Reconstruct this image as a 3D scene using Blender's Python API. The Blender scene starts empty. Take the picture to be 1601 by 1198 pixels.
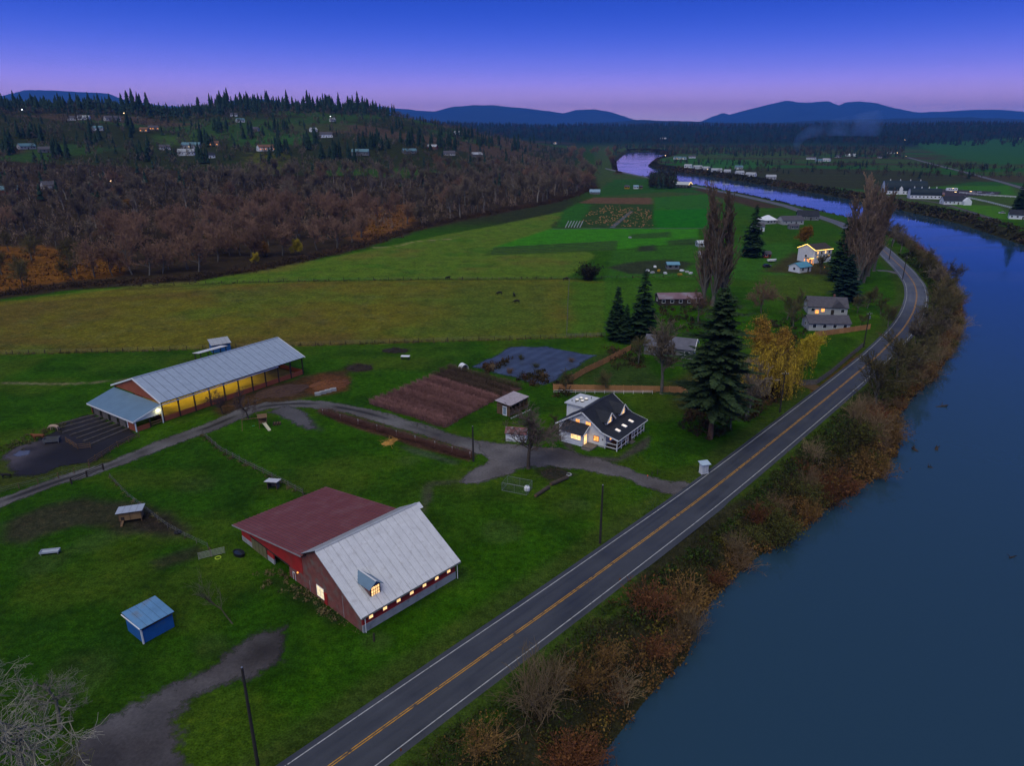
import bpy, math, random
import numpy as np
from mathutils import Vector
random.seed(11); rng = np.random.default_rng(11)
S = bpy.context.scene; C = S.collection
R = math.radians

# ---------------------------------------------------------------- camera
H = 62.0; F = 1100.0; TH = math.atan(399 / F)
cd = bpy.data.cameras.new('camera'); cam = bpy.data.objects.new('camera', cd); C.objects.link(cam)
cam.location = (0, 0, H); cam.rotation_euler = (math.pi / 2 - TH, 0, 0)
cd.sensor_width = 36; cd.lens = 36 * F / 1601; cd.clip_start = .5; cd.clip_end = 120000
S.camera = cam

# ---------------------------------------------------------------- world: dusk sky
w = bpy.data.worlds.new('World'); S.world = w; w.use_nodes = True
nt = w.node_tree; nt.nodes.clear()
N = nt.nodes.new; LK = nt.links.new
out = N('ShaderNodeOutputWorld'); bg = N('ShaderNodeBackground'); LK(bg.outputs[0], out.inputs[0])
tc = N('ShaderNodeTexCoord'); sp = N('ShaderNodeSeparateXYZ'); LK(tc.outputs['Generated'], sp.inputs[0])
rp = N('ShaderNodeValToRGB'); LK(sp.outputs['Z'], rp.inputs[0])
stops = [(0.0, (1.60, .80, 1.30)), (.03, (.84, .53, 1.22)), (.07, (.15, .20, .86)), (.12, (.020, .076, .57)),
         (.17, (.006, .042, .40)), (.3, (.030, .080, .30)), (.6, (.030, .062, .19)), (1, (.026, .052, .15))]
rp.color_ramp.interpolation = 'B_SPLINE'; el = rp.color_ramp.elements
while len(el) < len(stops): el.new(.5)
for e, (p, c) in zip(el, stops): e.position = p; e.color = (*c, 1)
sky = N('ShaderNodeTexSky'); sky.sky_type = 'NISHITA'; sky.sun_disc = False
sky.sun_elevation = R(-2); sky.sun_rotation = R(200); sky.altitude = 60
ns = N('ShaderNodeVectorMath'); ns.operation = 'SCALE'; ns.inputs['Scale'].default_value = .03
LK(sky.outputs[0], ns.inputs[0])
ad = N('ShaderNodeVectorMath'); ad.operation = 'ADD'; LK(rp.outputs[0], ad.inputs[0]); LK(ns.outputs[0], ad.inputs[1])
LK(ad.outputs[0], bg.inputs[0]); bg.inputs[1].default_value = 1.0

# ---------------------------------------------------------------- soft afterglow light
sd = bpy.data.lights.new('sun', 'SUN'); so = bpy.data.objects.new('sun', sd); C.objects.link(so)
sd.energy = 1.5; sd.color = (1, .965, .84); sd.angle = R(70)
so.rotation_euler = (R(27), R(-14), 0); so.location = (0, -20, 200)
S.view_settings.view_transform = 'Standard'; S.view_settings.look = 'None'
S.view_settings.exposure = .50; S.view_settings.gamma = 1
S.render.engine = 'CYCLES'
S.cycles.max_bounces = 4; S.cycles.diffuse_bounces = 1; S.cycles.glossy_bounces = 2; S.cycles.volume_bounces = 0
S.cycles.transparent_max_bounces = 12; S.cycles.caustics_reflective = False; S.cycles.caustics_refractive = False

# ---------------------------------------------------------------- maths helpers
def ray(px, py):
    a = (px - 800.5) / F; b = (599 - py) / F
    return np.array([a, math.cos(TH) + b * math.sin(TH), -math.sin(TH) + b * math.cos(TH)])
def flat(px, py, z=0.):                       # where a line of sight meets level z
    r = ray(px, py); t = (H - z) / -r[2]
    return np.array([r[0] * t, r[1] * t])
def PW(pts, z=0.): return np.array([flat(x, y, z) for x, y in pts])
def sst(a, b, x): t = np.clip((x - a) / (b - a), 0, 1); return t * t * (3 - 2 * t)
def _h(ix, iy, s): 
    n = np.sin(ix * 127.1 + iy * 311.7 + s * 74.7) * 43758.5453
    return n - np.floor(n)
def vn(x, y, sc, s=0):
    x = np.asarray(x, float) / sc; y = np.asarray(y, float) / sc
    ix = np.floor(x); iy = np.floor(y); fx = x - ix; fy = y - iy
    fx = fx * fx * (3 - 2 * fx); fy = fy * fy * (3 - 2 * fy)
    return (_h(ix, iy, s) * (1 - fx) + _h(ix + 1, iy, s) * fx) * (1 - fy) + (_h(ix, iy + 1, s) * (1 - fx) + _h(ix + 1, iy + 1, s) * fx) * fy
def fbm(x, y, sc, s=0, o=4):
    v = 0; a = .5; t = 0
    for i in range(o): v = v + a * vn(x, y, sc / 2 ** i, s + i * 3.1); t += a; a *= .5
    return v / t
def sdf(poly, x, y):                          # + inside
    x = np.asarray(x, float); y = np.asarray(y, float)
    d = np.full(x.shape, 1e18); ins = np.zeros(x.shape, bool); n = len(poly)
    for i in range(n):
        x0, y0 = poly[i]; x1, y1 = poly[(i + 1) % n]
        ex, ey = x1 - x0, y1 - y0; L = ex * ex + ey * ey + 1e-12
        t = np.clip(((x - x0) * ex + (y - y0) * ey) / L, 0, 1)
        d = np.minimum(d, (x - x0 - t * ex) ** 2 + (y - y0 - t * ey) ** 2)
        c = ((y0 > y) != (y1 > y)); ins ^= c & (x < (x1 - x0) * (y - y0) / (y1 - y0 + 1e-12) + x0)
    return np.where(ins, 1, -1) * np.sqrt(d)
def dline(pts, x, y):
    d = np.full(np.shape(x), 1e18)
    for (x0, y0), (x1, y1) in zip(pts[:-1], pts[1:]):
        ex, ey = x1 - x0, y1 - y0; L = ex * ex + ey * ey + 1e-12
        t = np.clip(((x - x0) * ex + (y - y0) * ey) / L, 0, 1)
        d = np.minimum(d, (x - x0 - t * ex) ** 2 + (y - y0 - t * ey) ** 2)
    return np.sqrt(d)
def spline(pts, step):                        # Catmull-Rom resampled
    P = np.array(pts, float); P = np.vstack([2 * P[0] - P[1], P, 2 * P[-1] - P[-2]]); o = []
    for i in range(1, len(P) - 2):
        a, b, c, d = P[i - 1:i + 3]; n = max(2, int(np.linalg.norm(c - b) / step))
        for t in np.arange(n) / n:
            o.append(.5 * (2 * b + (c - a) * t + (2 * a - 5 * b + 4 * c - d) * t * t + (3 * b - a - 3 * c + d) * t ** 3))
    o.append(P[-2]); return np.array(o)

# ---------------------------------------------------------------- the lie of the land
WZ = -5.0
near_bank = [(930, 1198), (1020, 1085), (1075, 1030), (1085, 975), (1145, 905), (1195, 865), (1225, 850), (1290, 800), (1330, 775), (1385, 735), (1405, 700),
             (1400, 660), (1420, 625), (1462, 590), (1490, 540), (1503, 505), (1497, 470), (1485, 445), (1462, 415), (1425, 388), (1390, 362),
             (1350, 342), (1290, 329), (1200, 309), (1130, 295), (1060, 282), (990, 272), (967, 267), (963, 249)]
far_bank = [(1720, 412), (1601, 384), (1545, 365), (1500, 350), (1450, 338), (1400, 327), (1340, 314), (1270, 301), (1200, 290), (1120, 277), (1060, 269), (1030, 264),
            (1015, 259), (1022, 252), (1050, 243), (1015, 236), (982, 237)]
NBK = np.array([flat(x, y, WZ if y > 370 else -.6) for x, y in near_bank]); FBK = PW(far_bank, WZ)
d0 = np.array([math.cos(R(47)), math.sin(R(47))])
RIV = np.vstack([[NBK[0] - d0 * 500], NBK, FBK[::-1], [[900, 200], [700, -500]]])
ROADL = [(450, 1198), (600, 1093), (828, 935), (1057, 780), (1150, 710), (1267, 620), (1353, 554), (1391, 519), (1411, 488), (1419, 463), (1416, 445), (1405, 428), (1374, 394), (1340, 368)]
ROADR = [(588, 1198), (690, 1122), (905, 965), (1136, 780), (1225, 706), (1330, 617), (1390, 562), (1434, 511), (1446, 488), (1449, 466), (1445, 445), (1422, 417), (1385, 386), (1352, 364)]
rl = PW(ROADL); rr_ = PW(ROADR)
rc = (rl + rr_) / 2
dirn = rc[1] - rc[0]; dirn /= np.linalg.norm(dirn)
rc = np.vstack([[rc[0] - dirn * 320], [rc[0] - dirn * 30], rc, PW([(1312, 349), (1265, 334), (1229, 322), (1161, 306), (1079, 290), (1000, 275), (940, 262)])])
def smoothline(P, step, win):
    L = np.concatenate([[0], np.cumsum(np.linalg.norm(np.diff(P, axis=0), axis=1))]); t = np.arange(0, L[-1], step); Q = np.stack([np.interp(t, L, P[:, k]) for k in (0, 1)], 1)
    n = int(win / step) | 1; k = np.hanning(n + 2)[1:-1]; k /= k.sum(); h = n // 2
    Pd = np.vstack([Q[0] + (Q[0] - Q[1]) * np.arange(h, 0, -1)[:, None], Q, Q[-1] + (Q[-1] - Q[-2]) * np.arange(1, h + 1)[:, None]])
    return np.stack([np.convolve(Pd[:, c], k, 'valid') for c in (0, 1)], 1)
RP = smoothline(rc, 2.0, 34); ROAD = RP[::2]
def hz(x, y):
    x = np.asarray(x, float); y = np.asarray(y, float)
    d = sdf(RIV, x, y)
    z = np.where(d > 0, WZ - np.clip(d * .3, 0, 3), WZ + 5 * sst(0, 9, -d))
    r = np.hypot(x, y); q = 800 + 1170 * x / np.maximum(y, 1); q = np.where(y < 1, np.where(x < 0, -2000, 4000), q)
    A = 1 - sst(540, 960, q)
    hill = A * (104 * sst(430, 1750, r) * (.80 + .26 * fbm(x, y, 420, 5) - .10 * np.exp(-((q - 270) / 60) ** 2)) + 5 * sst(450, 700, r) * (fbm(x, y, 160, 9) - .5) * 2)
    hill = hill - A * 60 * sst(2000, 3600, r)
    low = sst(2500, 5000, r) * (35 + 62 * fbm(q, r * .1, 260, 2)) * sst(350, 700, q)
    return z + hill + low
def at(px, py):                               # where a line of sight meets the land
    r = ray(px, py); r = r / r[1]
    ys = np.geomspace(30, 9000, 900); Z = H + r[2] * ys
    g = hz(r[0] * ys, ys); k = np.argmax(Z < g)
    a, b = ys[k - 1], ys[k]
    yy = np.linspace(a, b, 40); Z = H + r[2] * yy; g = hz(r[0] * yy, yy); k = np.argmax(Z < g); yy = yy[k]
    return np.array([r[0] * yy, yy, float(g[k])])
def gz(x, y): return float(hz(np.array([x]), np.array([y]))[0])

# ---------------------------------------------------------------- materials
MATS = {}
def nodes(name):
    m = bpy.data.materials.new(name); m.use_nodes = True; t = m.node_tree
    b = t.nodes['Principled BSDF']; return m, t, b
def mat(name, col, rough=.8, var=.18, sc=.8, bump=0, bsc=6., metal=0, spec=.3, rand=0, attr=None, wave=None, stain=None, emit=0, detail=4):
    if name in MATS: return MATS[name]
    m, t, b = nodes(name); n = t.nodes.new; l = t.links.new
    b.inputs['Roughness'].default_value = rough; b.inputs['Metallic'].default_value = metal; b.inputs['Specular IOR Level'].default_value = spec
    tcn = n('ShaderNodeTexCoord')
    no = n('ShaderNodeTexNoise'); no.inputs['Scale'].default_value = sc; no.inputs['Detail'].default_value = detail; no.inputs['Roughness'].default_value = .6; geo = n('ShaderNodeNewGeometry'); l(geo.outputs['Position'], no.inputs['Vector'])
    mr = n('ShaderNodeMapRange'); mr.inputs[1].default_value = .25; mr.inputs[2].default_value = .75; mr.inputs[3].default_value = 1 - var; mr.inputs[4].default_value = 1 + var; l(no.outputs[0], mr.inputs[0])
    fac = mr.outputs[0]
    if rand:
        oi = n('ShaderNodeObjectInfo'); m2 = n('ShaderNodeMapRange'); m2.inputs[3].default_value = 1 - rand; m2.inputs[4].default_value = 1 + rand; l(oi.outputs['Random'], m2.inputs[0])
        mm = n('ShaderNodeMath'); mm.operation = 'MULTIPLY'; l(fac, mm.inputs[0]); l(m2.outputs[0], mm.inputs[1]); fac = mm.outputs[0]
    if wave:                                   # boards or corrugation: (axis, period, depth)
        wv = n('ShaderNodeTexWave'); wv.bands_direction = wave[0]; wv.inputs['Scale'].default_value = .3142 / wave[1]; wv.inputs['Distortion'].default_value = 0; l(tcn.outputs['Object'], wv.inputs['Vector'])
        bp = n('ShaderNodeBump'); bp.inputs['Strength'].default_value = wave[2]; bp.inputs['Distance'].default_value = .05; l(wv.outputs[0], bp.inputs['Height']); l(bp.outputs[0], b.inputs['Normal'])
    v = n('ShaderNodeVectorMath'); v.operation = 'SCALE'
    if attr:
        a = n('ShaderNodeAttribute'); a.attribute_name = attr; l(a.outputs['Color'], v.inputs[0])
    else: v.inputs[0].default_value = col
    l(fac, v.inputs['Scale']); src = v.outputs[0]
    if stain:                                  # (colour, scale, low, high)
        n2 = n('ShaderNodeTexNoise'); n2.inputs['Scale'].default_value = stain[1]; n2.inputs['Detail'].default_value = 5; l(geo.outputs['Position'], n2.inputs['Vector'])
        m3 = n('ShaderNodeMapRange'); m3.inputs[1].default_value = stain[2]; m3.inputs[2].default_value = stain[3]; l(n2.outputs[0], m3.inputs[0])
        mx = n('ShaderNodeMix'); mx.data_type = 'RGBA'; l(m3.outputs[0], mx.inputs[0]); l(src, mx.inputs[6]); mx.inputs[7].default_value = (*stain[0], 1); src = mx.outputs[2]
    l(src, b.inputs['Base Color'])
    if bump:
        bn = n('ShaderNodeTexNoise'); bn.inputs['Scale'].default_value = bsc; bn.inputs['Detail'].default_value = 4; l(tcn.outputs['Object'], bn.inputs['Vector'])
        bp = n('ShaderNodeBump'); bp.inputs['Strength'].default_value = bump; bp.inputs['Distance'].default_value = .15; l(bn.outputs[0], bp.inputs['Height']); l(bp.outputs[0], b.inputs['Normal'])
    if emit: b.inputs['Emission Color'].default_value = (*col, 1); b.inputs['Emission Strength'].default_value = emit
    MATS[name] = m; return m
def glow(name, col, s):
    if name in MATS: return MATS[name]
    m, t, b = nodes(name); b.inputs['Base Color'].default_value = (*[c * .3 for c in col], 1); b.inputs['Emission Color'].default_value = (*col, 1); b.inputs['Emission Strength'].default_value = s
    n = t.nodes.new; l = t.links.new
    tcn = n('ShaderNodeTexCoord'); no = n('ShaderNodeTexNoise'); no.inputs['Scale'].default_value = 1.7; l(tcn.outputs['Object'], no.inputs['Vector'])
    mr = n('ShaderNodeMapRange'); mr.inputs[1].default_value = .3; mr.inputs[2].default_value = .7; mr.inputs[3].default_value = s * .55; mr.inputs[4].default_value = s * 1.3; l(no.outputs[0], mr.inputs[0]); l(mr.outputs[0], b.inputs['Emission Strength'])
    MATS[name] = m; return m
def sheetmat(name, col, rough=.9, col2=None, sc=1.2, edge=1.0, var=.25, sc2=.12, bump=.4, spec=.25, esc=1.1):
    m, t, b = nodes(name); n = t.nodes.new; l = t.links.new
    b.inputs['Roughness'].default_value = rough; b.inputs['Specular IOR Level'].default_value = spec
    tcn = n('ShaderNodeTexCoord'); no = n('ShaderNodeTexNoise'); no.inputs['Scale'].default_value = sc; no.inputs['Detail'].default_value = 6; no.inputs['Roughness'].default_value = .7; l(tcn.outputs['Object'], no.inputs['Vector'])
    mr = n('ShaderNodeMapRange'); mr.inputs[1].default_value = .25; mr.inputs[2].default_value = .75; mr.inputs[3].default_value = 1 - var; mr.inputs[4].default_value = 1 + var; l(no.outputs[0], mr.inputs[0])
    n2 = n('ShaderNodeTexNoise'); n2.inputs['Scale'].default_value = sc2; n2.inputs['Detail'].default_value = 4; l(tcn.outputs['Object'], n2.inputs['Vector'])
    m2 = n('ShaderNodeMapRange'); m2.inputs[1].default_value = .38; m2.inputs[2].default_value = .62; l(n2.outputs[0], m2.inputs[0])
    mx = n('ShaderNodeMix'); mx.data_type = 'RGBA'; l(m2.outputs[0], mx.inputs[0]); mx.inputs[6].default_value = (*col, 1); mx.inputs[7].default_value = (*(col2 or col), 1)
    at_ = n('ShaderNodeAttribute'); at_.attribute_name = 'c'
    v0 = n('ShaderNodeVectorMath'); v0.operation = 'MULTIPLY'; l(mx.outputs[2], v0.inputs[0]); l(at_.outputs['Color'], v0.inputs[1])
    v = n('ShaderNodeVectorMath'); v.operation = 'SCALE'; l(v0.outputs[0], v.inputs[0]); l(mr.outputs[0], v.inputs['Scale']); l(v.outputs[0], b.inputs['Base Color'])
    bp = n('ShaderNodeBump'); bp.inputs['Strength'].default_value = bump; bp.inputs['Distance'].default_value = .08; l(no.outputs[0], bp.inputs['Height']); l(bp.outputs[0], b.inputs['Normal'])
    am = n('ShaderNodeAttribute'); am.attribute_name = 'm'
    n3 = n('ShaderNodeTexNoise'); n3.inputs['Scale'].default_value = esc; n3.inputs['Detail'].default_value = 5; n3.inputs['Roughness'].default_value = .7; l(tcn.outputs['Object'], n3.inputs['Vector'])
    s1 = n('ShaderNodeMath'); s1.operation = 'MULTIPLY_ADD'; l(n3.outputs[0], s1.inputs[0]); s1.inputs[1].default_value = edge; s1.inputs[2].default_value = -.5 * edge
    s2 = n('ShaderNodeMath'); s2.operation = 'ADD'; l(s1.outputs[0], s2.inputs[0]); l(am.outputs['Fac'], s2.inputs[1])
    s3 = n('ShaderNodeMapRange'); s3.inputs[1].default_value = .30; s3.inputs[2].default_value = .74; l(s2.outputs[0], s3.inputs[0])
    tr = n('ShaderNodeBsdfTransparent'); ms = n('ShaderNodeMixShader'); l(s3.outputs[0], ms.inputs[0]); l(tr.outputs[0], ms.inputs[1]); l(b.outputs[0], ms.inputs[2])
    l(ms.outputs[0], t.nodes['Material Output'].inputs[0]); return m

# ---------------------------------------------------------------- object helpers
def link(name, me, m=None, parent=None, loc=None, rz=0):
    o = bpy.data.objects.new(name, me); C.objects.link(o)
    if m is not None and me is not None and not me.materials: me.materials.append(m)
    if parent is not None: o.parent = parent
    if loc is not None: o.location = loc
    if rz: o.rotation_euler = (0, 0, rz)
    return o
def npmesh(name, V, Fa, col=None, smooth=False, m=None):
    V = np.asarray(V, np.float32).reshape(-1, 3); Fa = np.asarray(Fa, np.int32); k = Fa.shape[1]
    me = bpy.data.meshes.new(name); me.vertices.add(len(V)); me.vertices.foreach_set('co', V.ravel())
    me.loops.add(Fa.size); me.loops.foreach_set('vertex_index', Fa.ravel())
    me.polygons.add(len(Fa)); me.polygons.foreach_set('loop_start', np.arange(0, Fa.size, k, dtype=np.int32))
    if smooth: me.polygons.foreach_set('use_smooth', np.ones(len(Fa), bool))
    me.update(calc_edges=True)
    if col is not None: setcol(me, 'c', col)
    if m is not None: me.materials.append(m)
    return me
def setcol(me, name, col):
    a = me.color_attributes.new(name, 'FLOAT_COLOR', 'POINT'); c = np.ones((len(me.vertices), 4), np.float32); c[:, :3] = col; a.data.foreach_set('color', c.ravel())
def setf(me, name, v):
    a = me.attributes.new(name, 'FLOAT', 'POINT'); a.data.foreach_set('value', np.asarray(v, np.float32))
class MB:
    def __init__(s): s.v = []; s.f = []
    def pts(s, P, Fs):
        k = len(s.v); s.v += [tuple(map(float, p)) for p in P]; s.f += [tuple(i + k for i in f) for f in Fs]; return s
    def box(s, x0, x1, y0, y1, z0, z1):
        return s.pts([(x0, y0, z0), (x1, y0, z0), (x1, y1, z0), (x0, y1, z0), (x0, y0, z1), (x1, y0, z1), (x1, y1, z1), (x0, y1, z1)],
                     [(0, 3, 2, 1), (4, 5, 6, 7), (0, 1, 5, 4), (1, 2, 6, 5), (2, 3, 7, 6), (3, 0, 4, 7)])
    def prism(s, prof, a, b, ax='x'):          # closed (u,z) outline pushed along x (u=y) or y (u=x)
        n = len(prof)
        if ax == 'x': P = [(a, u, z) for u, z in prof] + [(b, u, z) for u, z in prof]
        else: P = [(u, a, z) for u, z in prof] + [(u, b, z) for u, z in prof]
        return s.pts(P, [tuple(range(n)), tuple(range(2 * n - 1, n - 1, -1))] + [(i, i + n, (i + 1) % n + n, (i + 1) % n) for i in range(n)])
    def slab(s, x0, x1, y0, z0, y1, z1, t, ax='x'):   # sloping plate, thickness upward
        L = math.hypot(y1 - y0, z1 - z0); ny, nz = -(z1 - z0) / L * t, (y1 - y0) / L * t
        if nz < 0: ny, nz = -ny, -nz
        return s.prism([(y0, z0), (y1, z1), (y1 + ny, z1 + nz), (y0 + ny, z0 + nz)], x0, x1, ax)
    def tube(s, p, q, r0, r1=None, n=6):
        p = Vector(p); q = Vector(q); r1 = r0 if r1 is None else r1; d = (q - p).normalized()
        a = d.orthogonal().normalized(); b = d.cross(a)
        P = [p + (a * math.cos(i * 2 * math.pi / n) + b * math.sin(i * 2 * math.pi / n)) * r0 for i in range(n)] + [q + (a * math.cos(i * 2 * math.pi / n) + b * math.sin(i * 2 * math.pi / n)) * r1 for i in range(n)]
        return s.pts(P, [(i, (i + 1) % n, (i + 1) % n + n, i + n) for i in range(n)] + [tuple(range(n - 1, -1, -1)), tuple(range(n, 2 * n))])
    def bar(s, p, q, wd, ht):                  # box beam between two points
        p = Vector(p); q = Vector(q); d = (q - p).normalized(); a = Vector((-d.y, d.x, 0)); a = a.normalized() if a.length > 1e-6 else Vector((1, 0, 0)); b = d.cross(a)
        P = [e + a * i * wd / 2 + b * j * ht / 2 for e in (p, q) for i, j in ((-1, -1), (1, -1), (1, 1), (-1, 1))]
        return s.pts(P, [(0, 3, 2, 1), (4, 5, 6, 7), (0, 1, 5, 4), (1, 2, 6, 5), (2, 3, 7, 6), (3, 0, 4, 7)])
    def mesh(s, name, m=None):
        me = bpy.data.meshes.new(name); me.from_pydata(s.v, [], s.f)
        import bmesh
        bm = bmesh.new(); bm.from_mesh(me); bmesh.ops.recalc_face_normals(bm, faces=bm.faces); bm.to_mesh(me); bm.free()
        if m: me.materials.append(m)
        return me
    def build(s, name, m, parent=None, loc=None, rz=0, kind=None):
        o = link(name, s.mesh(name, m), None, parent, loc, rz)
        if kind: o['kind'] = kind
        return o
def tag(o, label=None, cat=None, group=None, kind=None):
    if label: o['label'] = label
    if cat: o['category'] = cat
    if group: o['group'] = group
    if kind: o['kind'] = kind
    return o
def thing(name, label, cat, loc=(0, 0, 0), rz=0, group=None):
    return tag(link(name, None, None, None, loc, rz), label, cat, group)
def dup(root, loc, rz=0, sc=1, label=None, group=None, cat=None):
    o = root.copy(); C.objects.link(o); o.location = loc; o.rotation_euler = (0, 0, rz); o.scale = (sc, sc, sc) if np.isscalar(sc) else sc
    tag(o, label, cat, group)
    for ch in root.children:
        c = ch.copy(); C.objects.link(c); c.parent = o
        for g in ch.children: d = g.copy(); C.objects.link(d); d.parent = c
    return o
def tubes(P0, P1, R0, R1, n):
    P0, P1 = np.asarray(P0, float), np.asarray(P1, float); R0, R1 = np.asarray(R0, float), np.asarray(R1, float); k = len(P0)
    d = P1 - P0; d /= np.linalg.norm(d, axis=1, keepdims=True) + 1e-9
    ref = np.where(np.abs(d[:, 2:3]) < .9, [[0, 0, 1.]], [[1., 0, 0]]); a = np.cross(d, ref); a /= np.linalg.norm(a, axis=1, keepdims=True); b = np.cross(d, a)
    th = np.arange(n) * 2 * np.pi / n; ring = a[:, None] * np.cos(th)[None, :, None] + b[:, None] * np.sin(th)[None, :, None]
    V = np.concatenate([P0[:, None] + ring * R0[:, None, None], P1[:, None] + ring * R1[:, None, None]], 1).reshape(-1, 3)
    i = np.arange(n); j = (i + 1) % n; q = np.stack([i, j, j + n, i + n], 1); Fa = (q[None] + (np.arange(k) * 2 * n)[:, None, None]).reshape(-1, 4)
    return V, Fa
def cards(ctr, u, v):                          # quads centred at ctr with half axes u, v
    V = np.stack([ctr - u - v, ctr + u - v * .6, ctr + u * .7 + v, ctr - u * .8 + v * .8], 1).reshape(-1, 3)
    return V, np.arange(len(V)).reshape(-1, 4)
def join(parts):
    Vs, Fs, k = [], [], 0
    for V, Fa in parts: Vs.append(V); Fs.append(Fa + k); k += len(V)
    return np.concatenate(Vs), np.concatenate(Fs)
def rvec(n): v = rng.normal(size=(n, 3)); return v / np.linalg.norm(v, axis=1, keepdims=True)
def inpoly(poly, n, mind=0, seed=0, avoid=None):  # n scattered points in a polygon
    g = np.random.default_rng(seed); lo, hi = poly.min(0), poly.max(0); o = []
    tries = 0
    while len(o) < n and tries < n * 60:
        tries += 1; p = lo + g.random(2) * (hi - lo)
        if sdf(poly, p[:1], p[1:])[0] <= 0: continue
        if mind and o and min((p[0] - a[0]) ** 2 + (p[1] - a[1]) ** 2 for a in o) < mind * mind: continue
        if avoid is not None and avoid(p): continue
        o.append(p)
    return o
USE_HAZE = True
# ================================================================ GROUND
LAWN = (.025, .080, .002); OLIVE = (.122, .114, .012); FLOOR = (.034, .025, .014)
ang = np.concatenate([np.arange(-50, 50, .25), np.arange(50, 310, 5.)]); ang = R(1) * (90 - ang)
rad = np.concatenate([[.5, 12, 25], np.geomspace(40, 700, 370), np.concatenate([np.geomspace(707, 7000, 210), np.geomspace(7400, 31000, 24)])[0:]])
AA, RR = np.meshgrid(ang, rad); GX = (RR * np.cos(AA)).ravel(); GY = (RR * np.sin(AA)).ravel()
GZ = hz(GX, GY) + np.where(np.hypot(GX, GY) < 700, (fbm(GX, GY, 14, 3) - .5) * .0, 0)
na = len(ang); i, j = np.meshgrid(np.arange(len(rad) - 1), np.arange(na), indexing='ij'); j2 = (j + 1) % na
GF = np.stack([i * na + j, (i + 1) * na + j, (i + 1) * na + j2, i * na + j2], -1).reshape(-1, 4)[:, ::-1]
col = np.tile(np.array(LAWN), (len(GX), 1)); GRr = np.hypot(GX, GY); GQ = 800 + 1170 * GX / np.maximum(GY, 1)
wob = (fbm(GX, GY, 9, 21) - .5)
def blend(mask, c):
    global col
    col = col * (1 - mask[:, None]) + np.array(c) * mask[:, None]
def paint(px, c, fe=1.5, wobble=3., a=1.0, world=None):
    P = PW(px) if world is None else world
    lo, hi = P.min(0) - 30, P.max(0) + 30
    k = (GX > lo[0]) & (GX < hi[0]) & (GY > lo[1]) & (GY < hi[1])
    m = np.zeros(len(GX)); m[k] = sst(-fe, fe, sdf(P, GX[k], GY[k]) + wob[k] * wobble) * a; blend(m, c)
def trail(px, wd, c, a=1., fe=None, wobble=1.5):
    P = spline(PW(px), 3); d = dline(P, GX, GY) + wob * wobble; blend((1 - sst(wd / 2 - (fe or wd / 3), wd / 2 + (fe or wd / 3), d)) * a, c)
# broad tone changes of the grass
lg = fbm(GX, GY, 28, 41); blend(sst(.5, .75, lg) * .5 * (GRr < 700), (.046, .092, .006)); blend(sst(.55, .8, fbm(GX, GY, 11, 77)) * .45 * (GRr < 300), (.012, .046, .002))
paint([(-60, 800), (300, 690), (470, 775), (330, 860), (560, 1000), (300, 1060), (-60, 1110)], (.016, .056, .0025), 8, 14, .65); blend(sst(.46, .7, fbm(GX, GY, 7, 91)) * .5 * (GRr < 240), (.012, .040, .003)); blend(sst(.55, .72, fbm(GX, GY, 17, 95)) * .45 * (GRr < 240), (.060, .090, .008))
# far plain and hillside
blend(sst(620, 720, GRr) * (GQ > 930), (.045, .075, .018))
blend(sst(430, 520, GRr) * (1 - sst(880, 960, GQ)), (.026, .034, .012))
hm = fbm(GX, GY, 200, 8); blend(sst(.56, .62, hm) * sst(650, 900, GRr) * (GQ < 900), (.030, .066, .016)); blend(sst(.6, .66, fbm(GX, GY, 200, 18)) * sst(700, 900, GRr) * (GQ < 900), (.07, .05, .03))
for cl, cc_ in (([(245, 212), (300, 208), (300, 224), (250, 228)], (.045, .085, .02)), ([(365, 218), (480, 206), (490, 222), (380, 232)], (.030, .090, .018)), ([(393, 240), (440, 238), (438, 272), (398, 276)], (.075, .085, .015)), ([(440, 196), (540, 192), (545, 204), (440, 206)], (.045, .06, .022)), ([(500, 262), (600, 262), (690, 268), (620, 282), (500, 282)], (.035, .085, .014)), ([(0, 262), (70, 262), (70, 272), (0, 275)], (.06, .07, .02))): paint(None, cc_, 10, 40, .9, np.array([at(*q)[:2] for q in cl]))
fl = fbm(GX * .5 + GY * .2, GY * 1.7, 150, 55, 2); blend(sst(.5, .54, fl) * sst(800, 900, GRr) * (GQ > 960), (.022, .085, .014)); blend(sst(.62, .66, fl) * sst(800, 900, GRr) * (GQ > 960), (.05, .045, .02))
blend(sst(2300, 3200, GRr) * (GQ > 300), (.012, .026, .016))
# pastures
paint([(-60, 558), (0, 553), (240, 548), (470, 541), (700, 534), (940, 527), (946, 440), (880, 437), (700, 438), (500, 440), (300, 446), (150, 452), (-60, 480)], OLIVE, .8, 1)
pm = sst(.2, .6, sdf(PW([(-60, 558), (940, 527), (946, 440), (500, 440), (-60, 480)]), GX, GY))
blend(pm * sst(.48, .7, fbm(GX, GY, 40, 31)) * .75, (.108, .078, .018)); blend(pm * sst(.5, .75, fbm(GX, GY, 22, 36)) * .6, (.075, .125, .012))
blend(pm * sst(.55, .75, fbm(GX, GY, 5, 39)) * .35, (.095, .098, .03)); blend(pm * sst(.6, .8, fbm(GX, GY, 3.2, 49)) * .4, (.030, .040, .009))
paint([(640, 525), (700, 440), (880, 440), (885, 524)], (.058, .105, .012), 14, 20, .6)
paint([(888, 524), (888, 440), (1090, 440), (1090, 470), (960, 480), (945, 524)], (.045, .115, .008), 5, 6, .85)
paint([(-60, 480), (150, 452), (500, 440), (885, 436), (930, 400), (860, 355), (885, 330), (790, 350), (700, 366), (520, 402), (300, 440), (0, 472)], (.082, .142, .012), 1, 2)
p2 = sst(.5, 4, sdf(PW([(-60, 480), (500, 440), (885, 436), (940, 385), (885, 330), (700, 366), (520, 402), (0, 470)]), GX, GY))
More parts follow.
